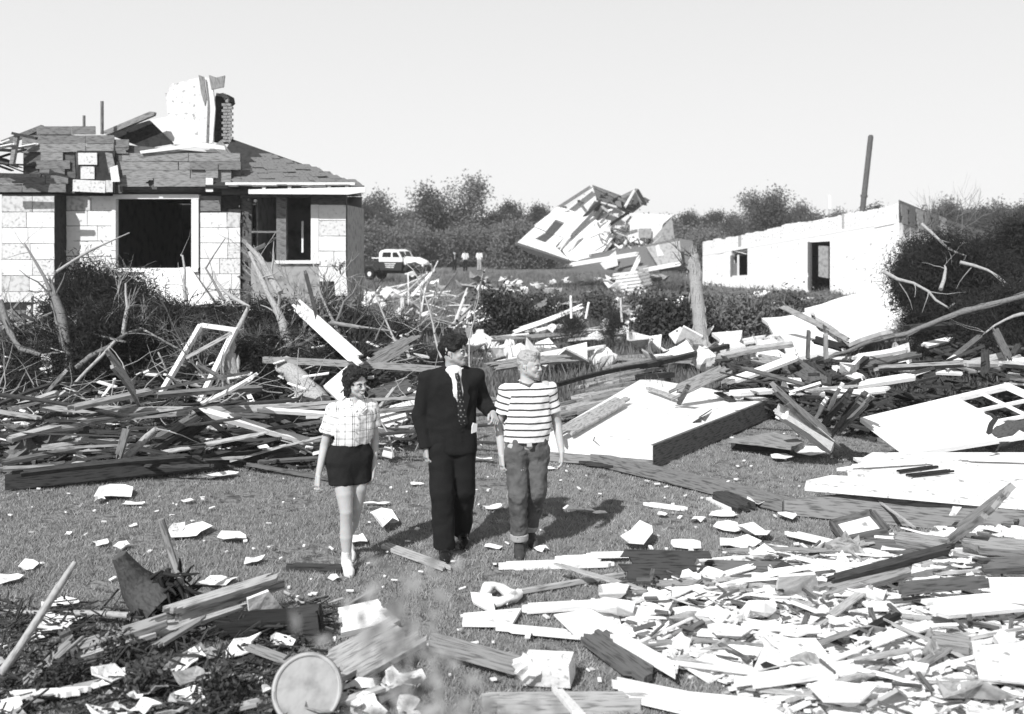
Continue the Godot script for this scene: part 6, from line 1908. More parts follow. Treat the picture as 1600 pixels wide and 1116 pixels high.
func centre_panel() -> void:
	# big wall section lying flat right of the striped walker
	var t := thing("wall_section", "large white wall section lying flat right of the striped walker, dark framed edge towards the lawn", "wall section")
	var h := .27
	var A := gr(846, 684, h)
	var B := gr(1020, 697, h)
	var C := gr(1207, 623, h)
	var D := gr(1006, 590, h)
	var top := MB.new()
	top.slab([A, B, C, D], V(0, -.03, 0))
	part("face", top.mesh(), M.white_sheet, t)
	var edge := func(called: String, a: Vector3, b: Vector3, m: String, y0: float, y1: float, w: float) -> void:
		var mb := MB.new()
		var n := (b - a).cross(Vector3.UP).normalized()
		mb.slab([a + V(0, y0, 0) + n * .006, b + V(0, y0, 0) + n * .006, b + V(0, y1, 0) + n * .006, a + V(0, y1, 0) + n * .006], -n * w, Vector2(rr(0, 3), rr(0, 3)))
		part(called, mb.mesh(), M[m], t)
	edge.call("edge_board", A, B, "white_wood", -.155, .004, .04)
	edge.call("edge_board", A, B, "weathered", -.26, -.16, .045)
	edge.call("edge_board", B, C, "mid_wood", -.255, .004, .045)
	edge.call("edge_board", C, D, "mid_wood", -.25, .0, .04)
	edge.call("edge_board", D, A, "weathered", -.25, -.02, .04)
	for i in 4:
		var f := (i + .5) / 4.0
		var a := A.lerp(D, f) + V(0, -.14, 0)
		var b := B.lerp(C, f) + V(0, -.14, 0)
		part("stud", plank_mesh((b - a).length() - .1, .05, .18, false), M.mid_wood, t, along(a, b))
	plank([872, 680, .36, 978, 622, .36, .18, .035, "pale_wood", 20, 1, "pale board lying along the far left edge of the large white wall section"])
	panel("torn_flap", [[1092, 653, .28], [1108, 643, .3], [1113, 640, .29], [1098, 650, .36]], .01, "dark_wood", "small dark torn flap near the middle of the large white wall section", "scrap")
	panel("torn_flap", [[1082, 660, .28], [1094, 655, .32], [1096, 651, .29]], .01, "dark_wood", "smaller dark flap just left of the other on the large white wall section", "scrap")
	stick("bent_wire", [[925, 712, .02], [925, 700, .12], [929, 683, .35]], .009, .006, "iron", "thin bent wire rising before the front edge of the white wall section", "wire", .008)
	# corrugated grey sheets behind it, rib by rib
	var rs := thing("ribbed_sheet", "pale ribbed roofing sheet lying behind the striped walker's shoulder", "roofing sheet")
	for i in 9:
		var a := gr(868 + i * 9, 650 - i * 9, .14 + i * .012)
		var b := gr(985 + i * 9, 630 - i * 9.2, .14 + i * .012)
		part("rib", plank_mesh((b - a).length(), .42, .05, true, .02, i), M[["weathered", "pale_wood"][i % 2]], rs, along(a, b, -8))
	var P := [
		[868, 602, .35, 1012, 570, .4, .07, .06, "black_wood", 0, 1, "long charred beam behind the ribbed sheet", "beam", "beam"],
		[985, 590, .3, 1060, 585, .35, .1, .08, "black_wood", 0, 1, "short charred beam end right of the long charred beam", "beam", "beam"],
		[1000, 574, .35, 1140, 540, .4, .12, .08, "dark_wood", 0, 1, "dark plank running right towards the foot of the bare trunk"],
		[1044, 618, .45, 1142, 574, .75, .17, .05, "weathered", 55, 1, "grey board tilted on the far edge of the white wall section"],
		[1062, 628, .35, 1075, 605, .6, .1, .06, "mid_wood", 60, 1, "short dark prop under the tilted grey board"],
		[1010, 606, .33, 1062, 624, .34, .08, .04, "pale_wood", 0, 1, "pale batten lying on the white wall section"],
		[760, 575, 15.2, 900, 560, 16.5, .2, .04, "weathered", 30, 1, "grey board level with the striped walker's head"],
		[760, 530, .35, 905, 520, .3, .3, .04, "weathered", 10, 1, "broad grey board lying left of the small dark firs"],
		[770, 545, .25, 880, 548, .25, .3, .04, "weathered", 0, 1, "second broad grey board lying left of the small dark firs"],
		[800, 520, .35, 912, 478, 1.0, .14, .04, "white_wood", 45, 1, "white plank rising right behind the striped walker's head"],
		[820, 518, .3, 890, 508, .35, .16, .06, "white_wood", 0, 1, "white plank lying level at the foot of the rising white plank"],
		[808, 500, .5, 856, 470, .9, .14, .04, "weathered", 45, 1, "grey plank rising right above the striped walker's head"],
		[893, 500, 20, 892, 463, 20, .16, .04, "white_wood", 80, 1, "upright white stub right of the rising planks"],
		[915, 500, 20, 920, 472, 20, .16, .04, "white_wood", 80, 1, "second upright white stub, left of the first small fir"],
		[1018, 555, .2, 1020, 528, .9, .09, .04, "white_wood", 80, 1, "upright white peg between the small firs and the bare trunk"],
		[972, 505, 20, 970, 468, 20.4, .1, .04, "pale_wood", 80, 1, "thin pale upright stake above the middle small fir"],
		[885, 707, .06, 1244, 793, .08, .12, .12, "grey_wood", 0, 1, "long grey timber lying across the lawn right of the striped walker", "timber", "timber"],
		[905, 722, .03, 1150, 762, .02, .1, .03, "dark_wood", 0, 1, "thin dark board under the long grey timber"],
		[1005, 787, .02, 1074, 796, .02, .07, .03, "white_wood", 0, 1, "single white batten on the lawn right of the striped walker's shadow"],
		[1108, 778, .02, 1146, 800, .02, .08, .03, "white_wood", 0, 1, "white batten poking out under the long grey timber"],
		[1118, 772, .05, 1170, 795, .05, .2, .05, "dark_wood", 10, 1, "dark board end tucked under the long grey timber"],
	]
	for d in P:
		plank(d)

func small_firs() -> void:
	for q in [[893, 548, 17.5, .72, "left one of the three small dark firs behind the striped walker"], [957, 552, 17.5, .8, "middle one of the three small dark firs behind the striped walker"], [1018, 540, 18.5, .95, "right and tallest of the three small dark firs, left of the bare trunk"]]:
		var t := thing("small_fir", q[4], "fir", gr(q[0], q[1]))
		var mb := MB.new()
		var tips := []
		var hgt: float = q[3]
		mb.tube([V(0, -.02, 0), V(.02, hgt * .5, 0), V(0, hgt * 1.05, .02)], [.03, .02, .006], 6)
		for i in 34:
			var y := rr(.05, 1.0) * hgt
			var an := rr(0, TAU)
			grow(mb, V(0, y, 0), V(cos(an), .55, sin(an)), (1.15 - y / hgt) * .42 + .08, .008, 0, tips, .15, 0, .3)
		part("trunk", mb.mesh(), M.bark_dark, t)
		copies("foliage", clumps.needle, M.leaf_dark, spread_on(tips, 2, .06, .4, .75), t)
	for i in 14:
		var px: float = [1060, 1120, 1150, 1185, 1230, 1290, 820, 760, 1095, 870, 930, 990, 780, 1045][i]
		var d: float = [23, 27, 24, 27, 26, 29, 27, 30, 30, 33, 29, 33, 24, 29][i]
		brush("scrub_bush", ["dark scrub bush left of the bare trunk", "scrub bush just right of the bare trunk, before the building's window", "scrub bush between bare trunk and tilted white slab", "scrub bush above the left white slab", "scrub bush before the long white building's door", "scrub bush right of the long white building's door, behind the white slab",
			"scrub bush in the field above the striped walker's head", "scrub bush in the field right of the suited walker's head", "scrub bush at the left end of the long white building", "scrub bush in the field under the collapsed house's left corner", "scrub bush in the field above the left small fir", "scrub bush in the field below the slatted screen", "scrub bush behind the broad grey boards", "scrub bush above the tallest small fir"][i], V((px - CX) / FL * d, 0, -d), [V(-.8, .7, 0), V(.5, .9, .1), V(-.2, 1, -.2), V(1, .5, .2), V(.2, .8, .4)], (.6 if i < 6 else .45) * [1.25, .7, 1.0, .55, 1.1, .8][i % 6], .02, ["leaf_dark", "leaf_mid", "leaf_pale"][i % 3], [4, 1, 3, 2][i % 4], "leaf", 2, "bark", 4, .1)

func right_heap() -> void:
	for q in [[1130, 26, "bare brush right of the bare tree, before the white building's window"], [1175, 25, "bare brush between the bare tree and the tilted slab"], [1215, 27, "bare brush before the white building's doorway"], [1065, 24, "bare brush left of the bare tree"], [940, 30, "bare brush in the field under the collapsed house"], [1240, 24, "bare brush at the upper edge of the tilted white slab"]]:
		brush("bare_brush", q[2], V((q[0] - CX) / FL * q[1], 0, -q[1]), [V(-.8, .8, 0), V(.5, 1, .1), V(-.2, 1.1, -.2), V(1, .6, .2), V(-1, .3, .2)], .7, .02, "leaf_mid", 0, "leaf", 3, ["bark_pale", "bark"][int(q[0]) % 2])
	var tk := thing("bare_tree", "bare broken tree trunk standing upright before the long white building", "tree")
	var mb := MB.new()
	var tp := []
	var tr := []
	var key := [at(1097, 560, 21.3), at(1096, 530, 21.3), at(1090, 470, 21.3), at(1085, 420, 21.3), at(1083, 398, 21.3)]
	for i in 33:
		var f := i / 32.0 * 4.0
		var k := mini(int(f), 3)
		tp.append(key[k].lerp(key[k + 1], f - k) + rv(.006))
		tr.append(lerpf(.165, .125, i / 32.0) * rr(.93, 1.07))
	mb.tube(tp, tr, 14)
	for i in 90:      # loose bark and the splintered top
		var k := rng.randi_range(0, 31)
		var o := V(rr(-1, 1), 0, rr(-1, 1)).normalized()
		if i < 26:
			mb.tube([tp[32] + o * rr(.02, .11) - V(0, .05, 0), tp[32] + o * rr(.02, .1) + V(rr(-.04, .04), rr(.04, .26), 0)], [.022, .003], 4, false)
		else:
			mb.tube([tp[k] + o * tr[k] * .93, tp[k] + o * tr[k] * 1.08 + V(0, -.08, 0), tp[k] + o * tr[k] * rr(.98, 1.3) + V(0, rr(-.3, -.16), 0)], [.012, .02, .002], 4, false)
	part("trunk", mb.mesh(), M.bark_pale, tk)
	mb = MB.new()
	for i in 5:
		grow(mb, at(1084 + rr(-4, 4), rr(396, 430), 21.3), V(rr(-1, 1), rr(-.2, .6), rr(-.4, .4)).normalized(), rr(.3, .7), .02, 1, [], .3, 3, -.1)
	part("broken_limbs", mb.mesh(), M.bark_dark, tk)
	panel("white_slab", [[1257, 482, 22], [1327, 536, 19.6], [1455, 497, 20], [1396, 440, 23]], .09, "plaster_clean", "large clean white slab tilted towards the viewer below the building's door", "slab", .1)
	panel("torn_flap", [[1388, 472, 20.9], [1390, 476, 20.8], [1396, 476, 20.8], [1395, 469, 20.9]], .02, "dark_wood", "small dark torn flap on the large clean white slab", "scrap")
	panel("white_slab", [[1190, 497, 22], [1236, 562, 18.6], [1322, 545, 18.6], [1262, 487, 22]], .09, "white_sheet", "lower white slab left of the large clean white slab", "slab", .15)
	panel("white_slab", [[1112, 520, 21], [1125, 545, 19.5], [1165, 540, 19.5], [1160, 516, 21]], .08, "plaster", "small white slab just right of the bare trunk's foot", "slab", .15)
	var P := [
		[1220, 478, 19.8, 1290, 512, 18.8, .11, .04, "weathered", 50, 1, "bowed grey plank across the joint of the two white slabs, its left half"],
		[1290, 512, 18.8, 1330, 534, 18.2, .1, .04, "weathered", 50, 1, "bowed grey plank across the joint of the two white slabs, its right half"],
		[1270, 530, 18.2, 1322, 545, 17.6, .16, .05, "black_wood", 40, 1, "short black board on the lower white slab"],
		[1441, 541, 17, 1490, 530, 17.2, .12, .05, "white_wood", 30, 1, "white batten under the long pole at the right"],
		[1207, 634, .75, 1316, 712, .08, .17, .13, "white_wood", 0, 1, "thick white beam sloping down from the wall section to the lawn", "beam", "beam"],
		[1210, 608, .95, 1306, 690, .25, .2, .05, "weathered", 45, 1, "grey board sloping beside the thick white beam"],
		[1288, 660, .35, 1330, 612, .95, .24, .05, "dark_wood", 55, 1, "wide dark board leaning right in the middle of the right heap"],
		[1304, 674, .3, 1351, 618, .9, .16, .05, "mid_wood", 55, 1, "dark slat leaning right beside the wide dark board"],
		[1276, 652, .4, 1290, 625, .8, .12, .04, "white_wood", 55, 1, "short white slat left of the wide dark board"],
		[1296, 640, .5, 1316, 600, 1.0, .1, .04, "white_wood", 60, 1, "thin white slat crossing the wide dark board's top"],
		[1312, 672, .3, 1362, 622, .8, .12, .04, "weathered", 55, 1, "outermost grey slat of the leaning group in the right heap"],
		[1223, 566, 15.8, 1288, 612, 14.2, .4, .06, "mid_wood", 50, 1, "wide dark-grey tabletop board tipped in the right heap"],
		[1262, 560, 15.2, 1264, 512, 15.2, .14, .05, "mid_wood", 80, 1, "dark-grey upright post in the right heap, its left one"],
		[1291, 572, 15, 1290, 522, 15, .12, .06, "weathered", 80, 1, "grey upright post in the right heap, right of the dark-grey one"],
		[1340, 602, .75, 1430, 588, .85, .12, .05, "white_wood", 20, 1, "white plank lying level above the white door"],
		[1295, 573, 15.2, 1352, 594, 14.6, .14, .05, "white_wood", 30, 1, "white plank sloping right beside the grey upright post"],
		[1330, 560, 15.8, 1420, 545, 16, .12, .06, "white_wood", 20, 1, "white plank under the pole in the right heap"],
		[1340, 575, 15.4, 1440, 552, 15.6, .14, .05, "mid_wood", 20, 1, "dark-grey plank under the pole in the right heap"],
		[1110, 560, .5, 1240, 537, .8, .14, .07, "pale_wood", 20, 1, "pale plank running right from the bare trunk's foot"],
		[1130, 600, .5, 1250, 556, .9, .12, .05, "white_wood", 30, 1, "long white plank rising right to the dark-grey upright post"],
		[1180, 560, .7, 1235, 570, .7, .2, .05, "weathered", 30, 1, "short grey board left of the tipped tabletop"],
		[1150, 580, .5, 1215, 575, .55, .12, .05, "mid_wood", 10, 1, "dark-grey plank left of the sloping grey board"],
		[1160, 598, .4, 1215, 592, .45, .12, .05, "mid_wood", 10, 1, "second dark-grey plank left of the sloping grey board"],
		[1140, 615, .4, 1212, 610, .4, .14, .05, "white_wood", 10, 1, "white plank on the far corner of the wall section"],
		[1482, 842, .12, 1567, 778, .62, .34, .05, "weathered", 35, 1, "wide grey plank propped on the platform edge at the right"],
		[1210, 640, .6, 1262, 690, .12, .1, .04, "pale_wood", 30, 1, "thin pale strip under the thick white beam"],
		[1410, 515, 17.5, 1500, 508, 18, .16, .08, "dark_wood", 20, 1, "dark board behind the long pole"],
	]
	for d in P:
		plank(d)
	stick("long_pole", [[1640, 452, 15.5], [1496, 490, 16.5], [1418, 521, 17], [1360, 535, 17], [1290, 562, 16]], .055, .035, "bark", "long thin tree pole lying right across the right heap", "pole", .012)
	# white rag
	var rag := one("white_rag", scrap_mesh(71, 11, .5, .012, .5), M.plaster, "white torn rag hanging on the pole in the right heap", "rag", Transform3D(Basis.from_euler(V(1.2, .3, .5)) * Basis.from_scale(V(.35, .5, .7)), at(1407, 556, 16.2)))
	# low hull-like box
	panel("low_platform", [[1136, 687, .16], [1237, 699, .16], [1257, 690, .14], [1214, 674, .2]], .035, "weathered", "low grey board platform casting a black shadow at the wall section's edge", "platform", .03)
	plank([1140, 694, .07, 1235, 702, .07, .1, .12, "dark_wood", 0, 1, "dark joist under the low grey board platform"])
	# white door with its open grid
	var dr := thing("white_door", "white panelled door with an open glazing grid lying on the right heap", "door")
	var q := func(u: float, v: float, o: float) -> Vector3:      # u along the door, v across it
		var a := gr(1344, 653, .5).lerp(gr(1575, 598, .75), u)
		var b := gr(1418, 709, .16).lerp(gr(1720, 662, .35), u)
		return a.lerp(b, v) + V(0, o, 0)
	var bar := func(called: String, u0: float, v0: float, u1: float, v1: float, top: float, th: float) -> void:
		var m2 := MB.new()
		m2.slab([q.call(u0, v1, top), q.call(u1, v1, top), q.call(u1, v0, top), q.call(u0, v0, top)], V(0, -th, 0), Vector2(rr(0, 3), rr(0, 3)))
		part(called, m2.mesh(), M.white_wood, dr)
	bar.call("stile", 0.0, 0.0, 1.0, .06, .0, .05)
	bar.call("stile", 0.0, .94, 1.0, 1.0, .0, .05)
	bar.call("rail", 0.0, .06, .05, .94, .0, .05)
	bar.call("rail", .56, .06, .61, .94, .0, .05)
	bar.call("rail", .955, .06, 1.0, .94, .0, .05)
	bar.call("door_panel", .05, .06, .56, .94, -.014, .025)
	bar.call("raised_field", .1, .16, .52, .84, -.004, .015)
	for v in [.33, .6]:
		bar.call("glazing_bar", .61, v, .955, v + .025, -.006, .035)
	bar.call("glazing_bar", .775, .06, .79, .94, -.01, .03)
	stick("charred_log", [[1548, 690, .2], [1580, 678, .25], [1650, 655, .3]], .14, .17, "bark_dark", "charred log at the right edge beside the white door", "log", .02)
	stick("branch", [[1545, 676, .5], [1556, 655, .7], [1540, 645, .8]], .03, .015, "bark_dark", "small curved dark branch inside the door's open grid", "branch", .02)
	# boarded platform at the right
	var pf := thing("platform", "broad pale boarded platform at the right edge, grey fascia board in front", "platform")
	var h := .25
	var L0 := gr(1240, 760, h)
	var R0 := gr(1660, 797, h)
	var L1 := gr(1345, 706, h)
	var R1 := gr(1720, 706, h)
	var n := 6
	for i in n:
		var a := L0.lerp(L1, float(i) / n)
		var b := R0.lerp(R1, float(i) / n)
		var c := R0.lerp(R1, float(i + 1) / n - .012)
		var d := L0.lerp(L1, float(i + 1) / n - .012)
		var dir := (b - a).normalized()
		a += dir * rr(0, .3); d += dir * rr(0, .3)
		var m3 := MB.new()
		var dy := V(0, rr(-.004, .006), 0)
		m3.slab([a + dy, b + dy, c + dy * .3, d + dy * .3], V(0, -.03, 0), Vector2(rr(0, 4), rr(0, 4)))
		part("deck_board", m3.mesh(), M[["plaster", "white_sheet", "plaster", "white_sheet"][i % 4]], pf)
	var m4 := MB.new()
	var F0 := L0 + V(-.1, 0, .05)
	m4.slab([V(F0.x, .0, F0.z), V(R0.x, .0, R0.z + .05), V(R0.x, h - .035, R0.z + .05), V(F0.x + .7, h - .05, F0.z + .03), V(F0.x, .13, F0.z)], V(0, 0, -.05), Vector2(1, 1))
	part("fascia", m4.mesh(), M.grey_wood, pf)
	for i in 4:
		plank([[1395, 738, .28, 1468, 728, .27, .05, .02, "black_wood", 0, 1, "black strip standing in for the shaded slot between platform boards, its left one"], [1420, 743, .28, 1490, 735, .28, .06, .02, "black_wood", 0, 1, "black broken slat on the platform"], [1330, 728, .29, 1460, 720, .29, .1, .03, "white_wood", 0, 1, "white batten lying loose on the platform's far edge"], [1500, 716, .29, 1610, 719, .29, .12, .03, "white_wood", 0, 1, "white batten below the white door on the platform"]][i])  # first black strip paints the shaded gap between deck boards
	panel("fascia_scrap", [[1484, 806, .17], [1493, 806, .17], [1503, 793, .25], [1490, 792, .25]], .012, "white_sheet", "white paper scrap stuck on the platform's fascia board", "scrap")
	# the frame lying at the platform's foot
	var fr := thing("framed_picture", "white framed board with dark rails lying before the platform", "frame")
	var fa := gr(1300, 819, .06)
	var fb := gr(1319, 846, .02)
	var fc := gr(1387, 832, .1)
	var fd := gr(1362, 803, .22)
	var m5 := MB.new()
	m5.slab([fa, fb, fc, fd], V(0, -.02, 0))
	part("sheet", m5.mesh(), M.plaster, fr)
	for e in [[fa, fb], [fb, fc], [fc, fd], [fd, fa]]:
		part("rail", plank_mesh((e[1] - e[0]).length(), .05, .05, false), M.mid_wood, fr, along(e[0] + V(0, .012, 0), e[1] + V(0, .012, 0)))
	# random lumber through the right heap
	var g := "loose pieces strewn through the right heap"
	for i in 150:
		var py := rr(535, 690)
		var px := rr(1130, 1620)
		if py > 625 and px < 1360 and px > 1210: continue
		if py < 572 and px > 1130 and px < 1470: continue
		if py < 600 and px < 1320: continue
		if py > 600 and px > 1330: continue
		if py > 590 and px < 1215: continue
		var hh := clampf((700 - py) * .006, .05, .8) + rr(0, .12)
		var m: String = ["white_wood", "mid_wood", "white_wood", "pale_wood", "weathered", "dark_wood", "plaster"][i % 7]
		if i % 7 == 6:
			one("torn_sheet", scrap_mesh(500 + i, 8, .3, .02), M.plaster, told_by("torn pale sheet", gr(px, py, hh), "right", "torn pale sheet strewn through the right heap behind the white door"), "sheet", Transform3D(Basis.from_euler(V(rr(-.6, .6), rr(0, 6), rr(-.6, .6))) * rr(.3, .7), gr(px, py, hh)), "torn sheets of the right heap")
		else:
			var ln := rr(.35, 1.3)
			one("loose_plank", plank_mesh(ln, rr(.05, .16), rr(.02, .05), true, 0, 1300 + i), M[m], told_by("%s %s plank" % ["short" if ln < .7 else "long", TONE[m]], gr(px, py, hh), "right", "loose broken plank strewn among others through the right heap"), "plank",
				Transform3D(Basis.from_euler(V(rr(-.6, .6), rr(-.9, .9) if i % 3 else rr(0, PI), rr(-.15, .5))), gr(px, py, hh)), g)
	var fill := MB.new()
	for i in 1500:
		var d := rr(12.2, 20.0)
		var x := (rr(1120, 1640) - CX) / FL * d
		if d < 13.5 and x < 4.3: continue
		fill.box(Transform3D(Basis.from_euler(V(rr(-.4, .4), rr(0, TAU), rr(-.4, .4))), V(x, rr(0, clampf(minf((d - 11.6) * .2, EYE - .125 * d if x * FL / d + CX < 1460 else 9.0), .03, .8)), -d)), V(rr(.08, .5), rr(.01, .05), rr(.03, .12)), Vector2(rr(0, 4), rr(0, 4)))
	one("litter", fill.mesh(), M.dark_wood, "dark litter of splinters packed under the right heap", "litter", Transform3D.IDENTITY, "", "stuff")
	# dark fallen evergreen at the right edge
	var fe := brush("fallen_evergreen", "huge black fallen evergreen filling the right edge behind the white slab", at(1570, 510, 19), [V(-1, .4, 0), V(-.9, .6, .1), V(-.5, .75, 0), V(.1, .75, .1), V(.6, .8, 0), V(-.8, .1, .2), V(.3, .6, .5), V(-.3, .4, .5), V(-.95, .5, -.4), V(.8, .4, .1), V(-.6, 1, .3), V(.4, .8, -.3), [V(-1, .3, .1), V(-1.5, .5, 0), .5], [V(-.8, .5, .1), V(-1.6, .9, 0), .4], [V(-.5, 1, .1), V(-.9, 1.0, 0), .4], [V(-.1, 1, .1), V(-.3, 1.1, 0), .4], [V(.2, 1, .1), V(.3, 1.2, 0), .4], [V(-1, .1, .2), V(-1.2, .2, .3), .5], [V(-.9, .7, .1), V(-1.1, .8, .2), .4]], 1.0, .05, "leaf_black", 9, "needle", 2, "bark_dark", 4, .13)
	brush("fallen_evergreen", "black leading tip of fallen evergreen pointing left over the white slab's corner", at(1480, 455, 20.5), [V(-1, .5, 0), V(-.9, .9, .1), V(-1, .25, .2), V(-.6, .9, 0), V(.5, .8, 0), V(.9, .4, .1)], .62, .05, "leaf_black", 8, "needle", 2, "bark_dark", 4, .12)
	brush("fallen_evergreen", "black lower mass of fallen evergreen below the long pole at the right edge", at(1610, 560, 17), [V(-1, .3, 0), V(-.9, .6, .1), V(-.4, .8, 0), V(.1, .8, .1), V(-.8, .0, .2)], .9, .05, "leaf_black", 8, "needle", 2, "bark_dark", 4, .12)
	brush("bare_tree", "bare leafless small tree standing behind the black fallen evergreen", at(1490, 400, 24), [V(.05, 1, 0), V(-.6, 1, 0), V(.2, 1, .1), V(-.9, .8, .1)], 1.2, .022, "leaf_mid", 0, "leaf", 3, "bark", 3, .1, .5)
	for q2 in [[[[1380, 424, 18], [1450, 455, 17.6], [1480, 480, 17.4], [1492, 474, 17.3]], "pale bare branch over the black evergreen's left side"], [[[1470, 452, 17.5], [1480, 420, 17.8], [1476, 415, 18]], "short upright pale twig on the black evergreen"], [[[1500, 410, 18], [1545, 420, 17.8], [1580, 450, 17.5]], "pale curved branch on the black evergreen's crown"], [[[1600, 490, 16], [1570, 500, 16], [1540, 520, 16]], "pale broken branch at the right edge above the rubble"], [[[1440, 350, 19], [1480, 385, 18.6], [1510, 400, 18.5]], "pale slanting branch at the top of the black evergreen"]]:
		stick("branch", q2[0], .035, .012, "bark_pale", q2[1], "branch", .03, 4)

# ---------------------------------------------------------------- front right rubble
func inside(p: Vector2, poly: Array) -> bool:
	return Geometry2D.is_point_in_polygon(p, PackedVector2Array(poly))

func front_rubble() -> void:
	var P := [
		[778, 885, .02, 962, 879, .03, .13, .03, "white_wood", 0, 1, "long white board pointing left behind the striped walker's heels, left of the dark panel board"],
		[870, 873, .05, 935, 871, .05, .06, .03, "white_wood", 0, 1, "short white batten lying on the long white board behind the striped walker's heels"],
		[905, 868, .06, 1010, 866, .06, .07, .03, "white_wood", 0, 1, "thin white batten behind the dark panel board's left end"],
		[962, 887, .12, 1112, 890, .1, .26, .03, "dark_wood", 62, 1, "wide dark board standing on edge at the back of the white rubble"],
		[1100, 888, .08, 1240, 892, .08, .12, .05, "mid_wood", 30, 1, "dark-grey board continuing right from the wide dark board"],
		[798, 927, .03, 976, 897, .03, .035, .03, "pale_wood", 0, 1, "thin pale rod lying on the lawn left of the white rubble"],
		[814, 952, .03, 1060, 930, .05, .11, .03, "white_wood", 0, 1, "long white board running left to the ring-shaped rag"],
		[770, 980, .02, 912, 993, .03, .1, .02, "white_wood", 0, 1, "flat white strip below the ring-shaped rag"],
		[922, 990, .06, 1022, 1064, .06, .2, .04, "mid_wood", 0, 1, "dark-grey plank sloping down right through the white rubble"],
		[955, 990, .09, 1062, 1052, .09, .1, .03, "white_wood", 0, 1, "white plank lying along the dark-grey sloping plank"],
		[665, 1000, .12, 830, 1046, .08, .12, .06, "weathered", 0, 1, "blunt grey plank behind the blurred shrub, a white block at its end"],
		[935, 1071, .05, 1260, 1122, .07, .22, .03, "white_wood", 0, 1, "broad white board cutting across the bottom of the white rubble"],
		[760, 1100, .03, 1010, 1098, .03, .1, .08, "pale_wood", 0, 1, "pale pole along the bottom edge right of the blurred shrub", "pole", "pole"],
		[868, 1075, .05, 908, 1120, .3, .05, .02, "white_wood", 0, 1, "thin white splinter slanting at the bottom edge"],
		[1150, 1068, .12, 1375, 1037, .12, .12, .03, "white_wood", 0, 1, "long white board rising right across the lower white rubble"],
		[1295, 908, .18, 1491, 855, .3, .06, .05, "dark_wood", 20, 1, "dark beam sloping up right across the back of the white rubble", "beam", "beam"],
		[1280, 930, .12, 1440, 882, .2, .12, .05, "weathered", 20, 1, "grey board just below the dark sloping beam"],
		[1390, 921, .2, 1543, 908, .22, .09, .06, "mid_wood", 0, 1, "dark round-edged timber lying level at the right of the white rubble", "timber", "timber"],
		[1425, 955, .16, 1640, 935, .2, .16, .03, "white_wood", 20, 1, "white board lying level below the dark round-edged timber"],
		[1320, 850, .06, 1500, 868, .12, .16, .06, "mid_wood", 20, 1, "dark-grey board at the platform's foot behind the dark sloping beam"],
		[1385, 838, .15, 1490, 855, .2, .12, .06, "weathered", 20, 1, "grey board between the framed board and the propped grey plank"],
		[1230, 832, .04, 1400, 872, .08, .1, .03, "white_wood", 0, 1, "white strip running from the lawn to below the framed board"],
		[1175, 865, .04, 1330, 862, .06, .08, .03, "white_wood", 0, 1, "white strip level along the back edge of the white rubble"],
		[1500, 850, .2, 1640, 860, .2, .14, .06, "weathered", 20, 1, "grey board at the right edge below the propped grey plank"],
		[1530, 885, .2, 1640, 880, .22, .12, .05, "mid_wood", 20, 1, "dark-grey board at the right edge above the white rubble"],
		[1450, 1000, .14, 1525, 1012, .14, .14, .05, "weathered", 10, 1, "short grey block of wood lying in the lower right of the white rubble"],
		[1195, 880, .08, 1245, 905, .1, .16, .05, "dark_wood", 20, 1, "short dark board right of the wide dark board"],
		[1403, 960, .14, 1330, 1000, .1, .05, .04, "black_wood", 0, 1, "black stick among the white shards"],
		[1180, 1036, .1, 1218, 1052, .1, .06, .04, "black_wood", 0, 1, "short black stick under the long white board in the lower rubble"],
	]
	for d in P:
		plank(d)
	panel("white_sheet", [[866, 960, .16], [905, 998, .03], [972, 980, .03], [962, 946, .1]], .012, "plaster_clean", "crumpled white sheet at the left of the white rubble above the dark-grey sloping plank", "sheet", .08)
	panel("white_sheet", [[1218, 902, .3], [1212, 935, .06], [1285, 938, .06], [1275, 898, .25]], .02, "plaster_clean", "upright white chunk of board at the back of the white rubble below the dark-grey board", "sheet", .08)
	panel("white_sheet", [[1545, 905, .36], [1550, 938, .2], [1640, 950, .2], [1640, 905, .4]], .015, "plaster_clean", "white sheet standing at the right edge behind the level white board", "sheet", .08)
	panel("grey_shard", [[1357, 1107, .1], [1415, 1096, .1], [1420, 1092, .1], [1404, 1081, .2]], .02, "grey_sheet", "grey triangular shard at the bottom edge of the white rubble", "shard")
	panel("white_sheet", [[1520, 1010, .2], [1530, 1060, .12], [1640, 1070, .12], [1640, 1000, .2]], .015, "plaster", "white sheet flat at the lower right edge ", "sheet", .1)
	panel("white_sheet", [[1040, 930, .18], [1100, 950, .05], [1130, 926, .25], [1060, 918, .05]], .012, "plaster_clean", "peaked white sheet in the middle of the back of the white rubble", "sheet", .05)
	var blk := thing("white_block", "white broken plaster block at the end of the blunt grey plank", "block")
	var bm := MB.new()
	var c := gr(858, 1045, .08)
	bm.box(Transform3D(Basis.from_euler(V(.1, -.25, .06)), c), V(.27, .13, .16))
	part("block", bm.mesh(), M.chalk, blk)
	part("broken_edge", lump_mesh(7, .9, 8), M.chalk, blk, Transform3D(Basis.from_scale(V(.16, .14, .16)), c + V(-.12, .01, .02)))
	# ring-shaped rag
	var rb := MB.new()
	var pts := []
	var rs := []
	for i in 13:
		var an := TAU * i / 12.0
		pts.append(gr(783, 930, .04) + V(cos(an) * .12, .025 * sin(an * 2), sin(an) * .12) + rv(.012))
		rs.append(.035 + .012 * sin(i * 2.1))
	rb.tube(pts, rs, 7)
	one("ring_rag", rb.mesh(), M.plaster, "white rag coiled in a ring at the left tip of the white rubble", "rag")
	panel("white_rag", [[735, 925, .02], [738, 940, .02], [775, 960, .03], [768, 928, .07]], .02, "white_sheet", "white rag just left of the ring-shaped rag", "rag", .06)
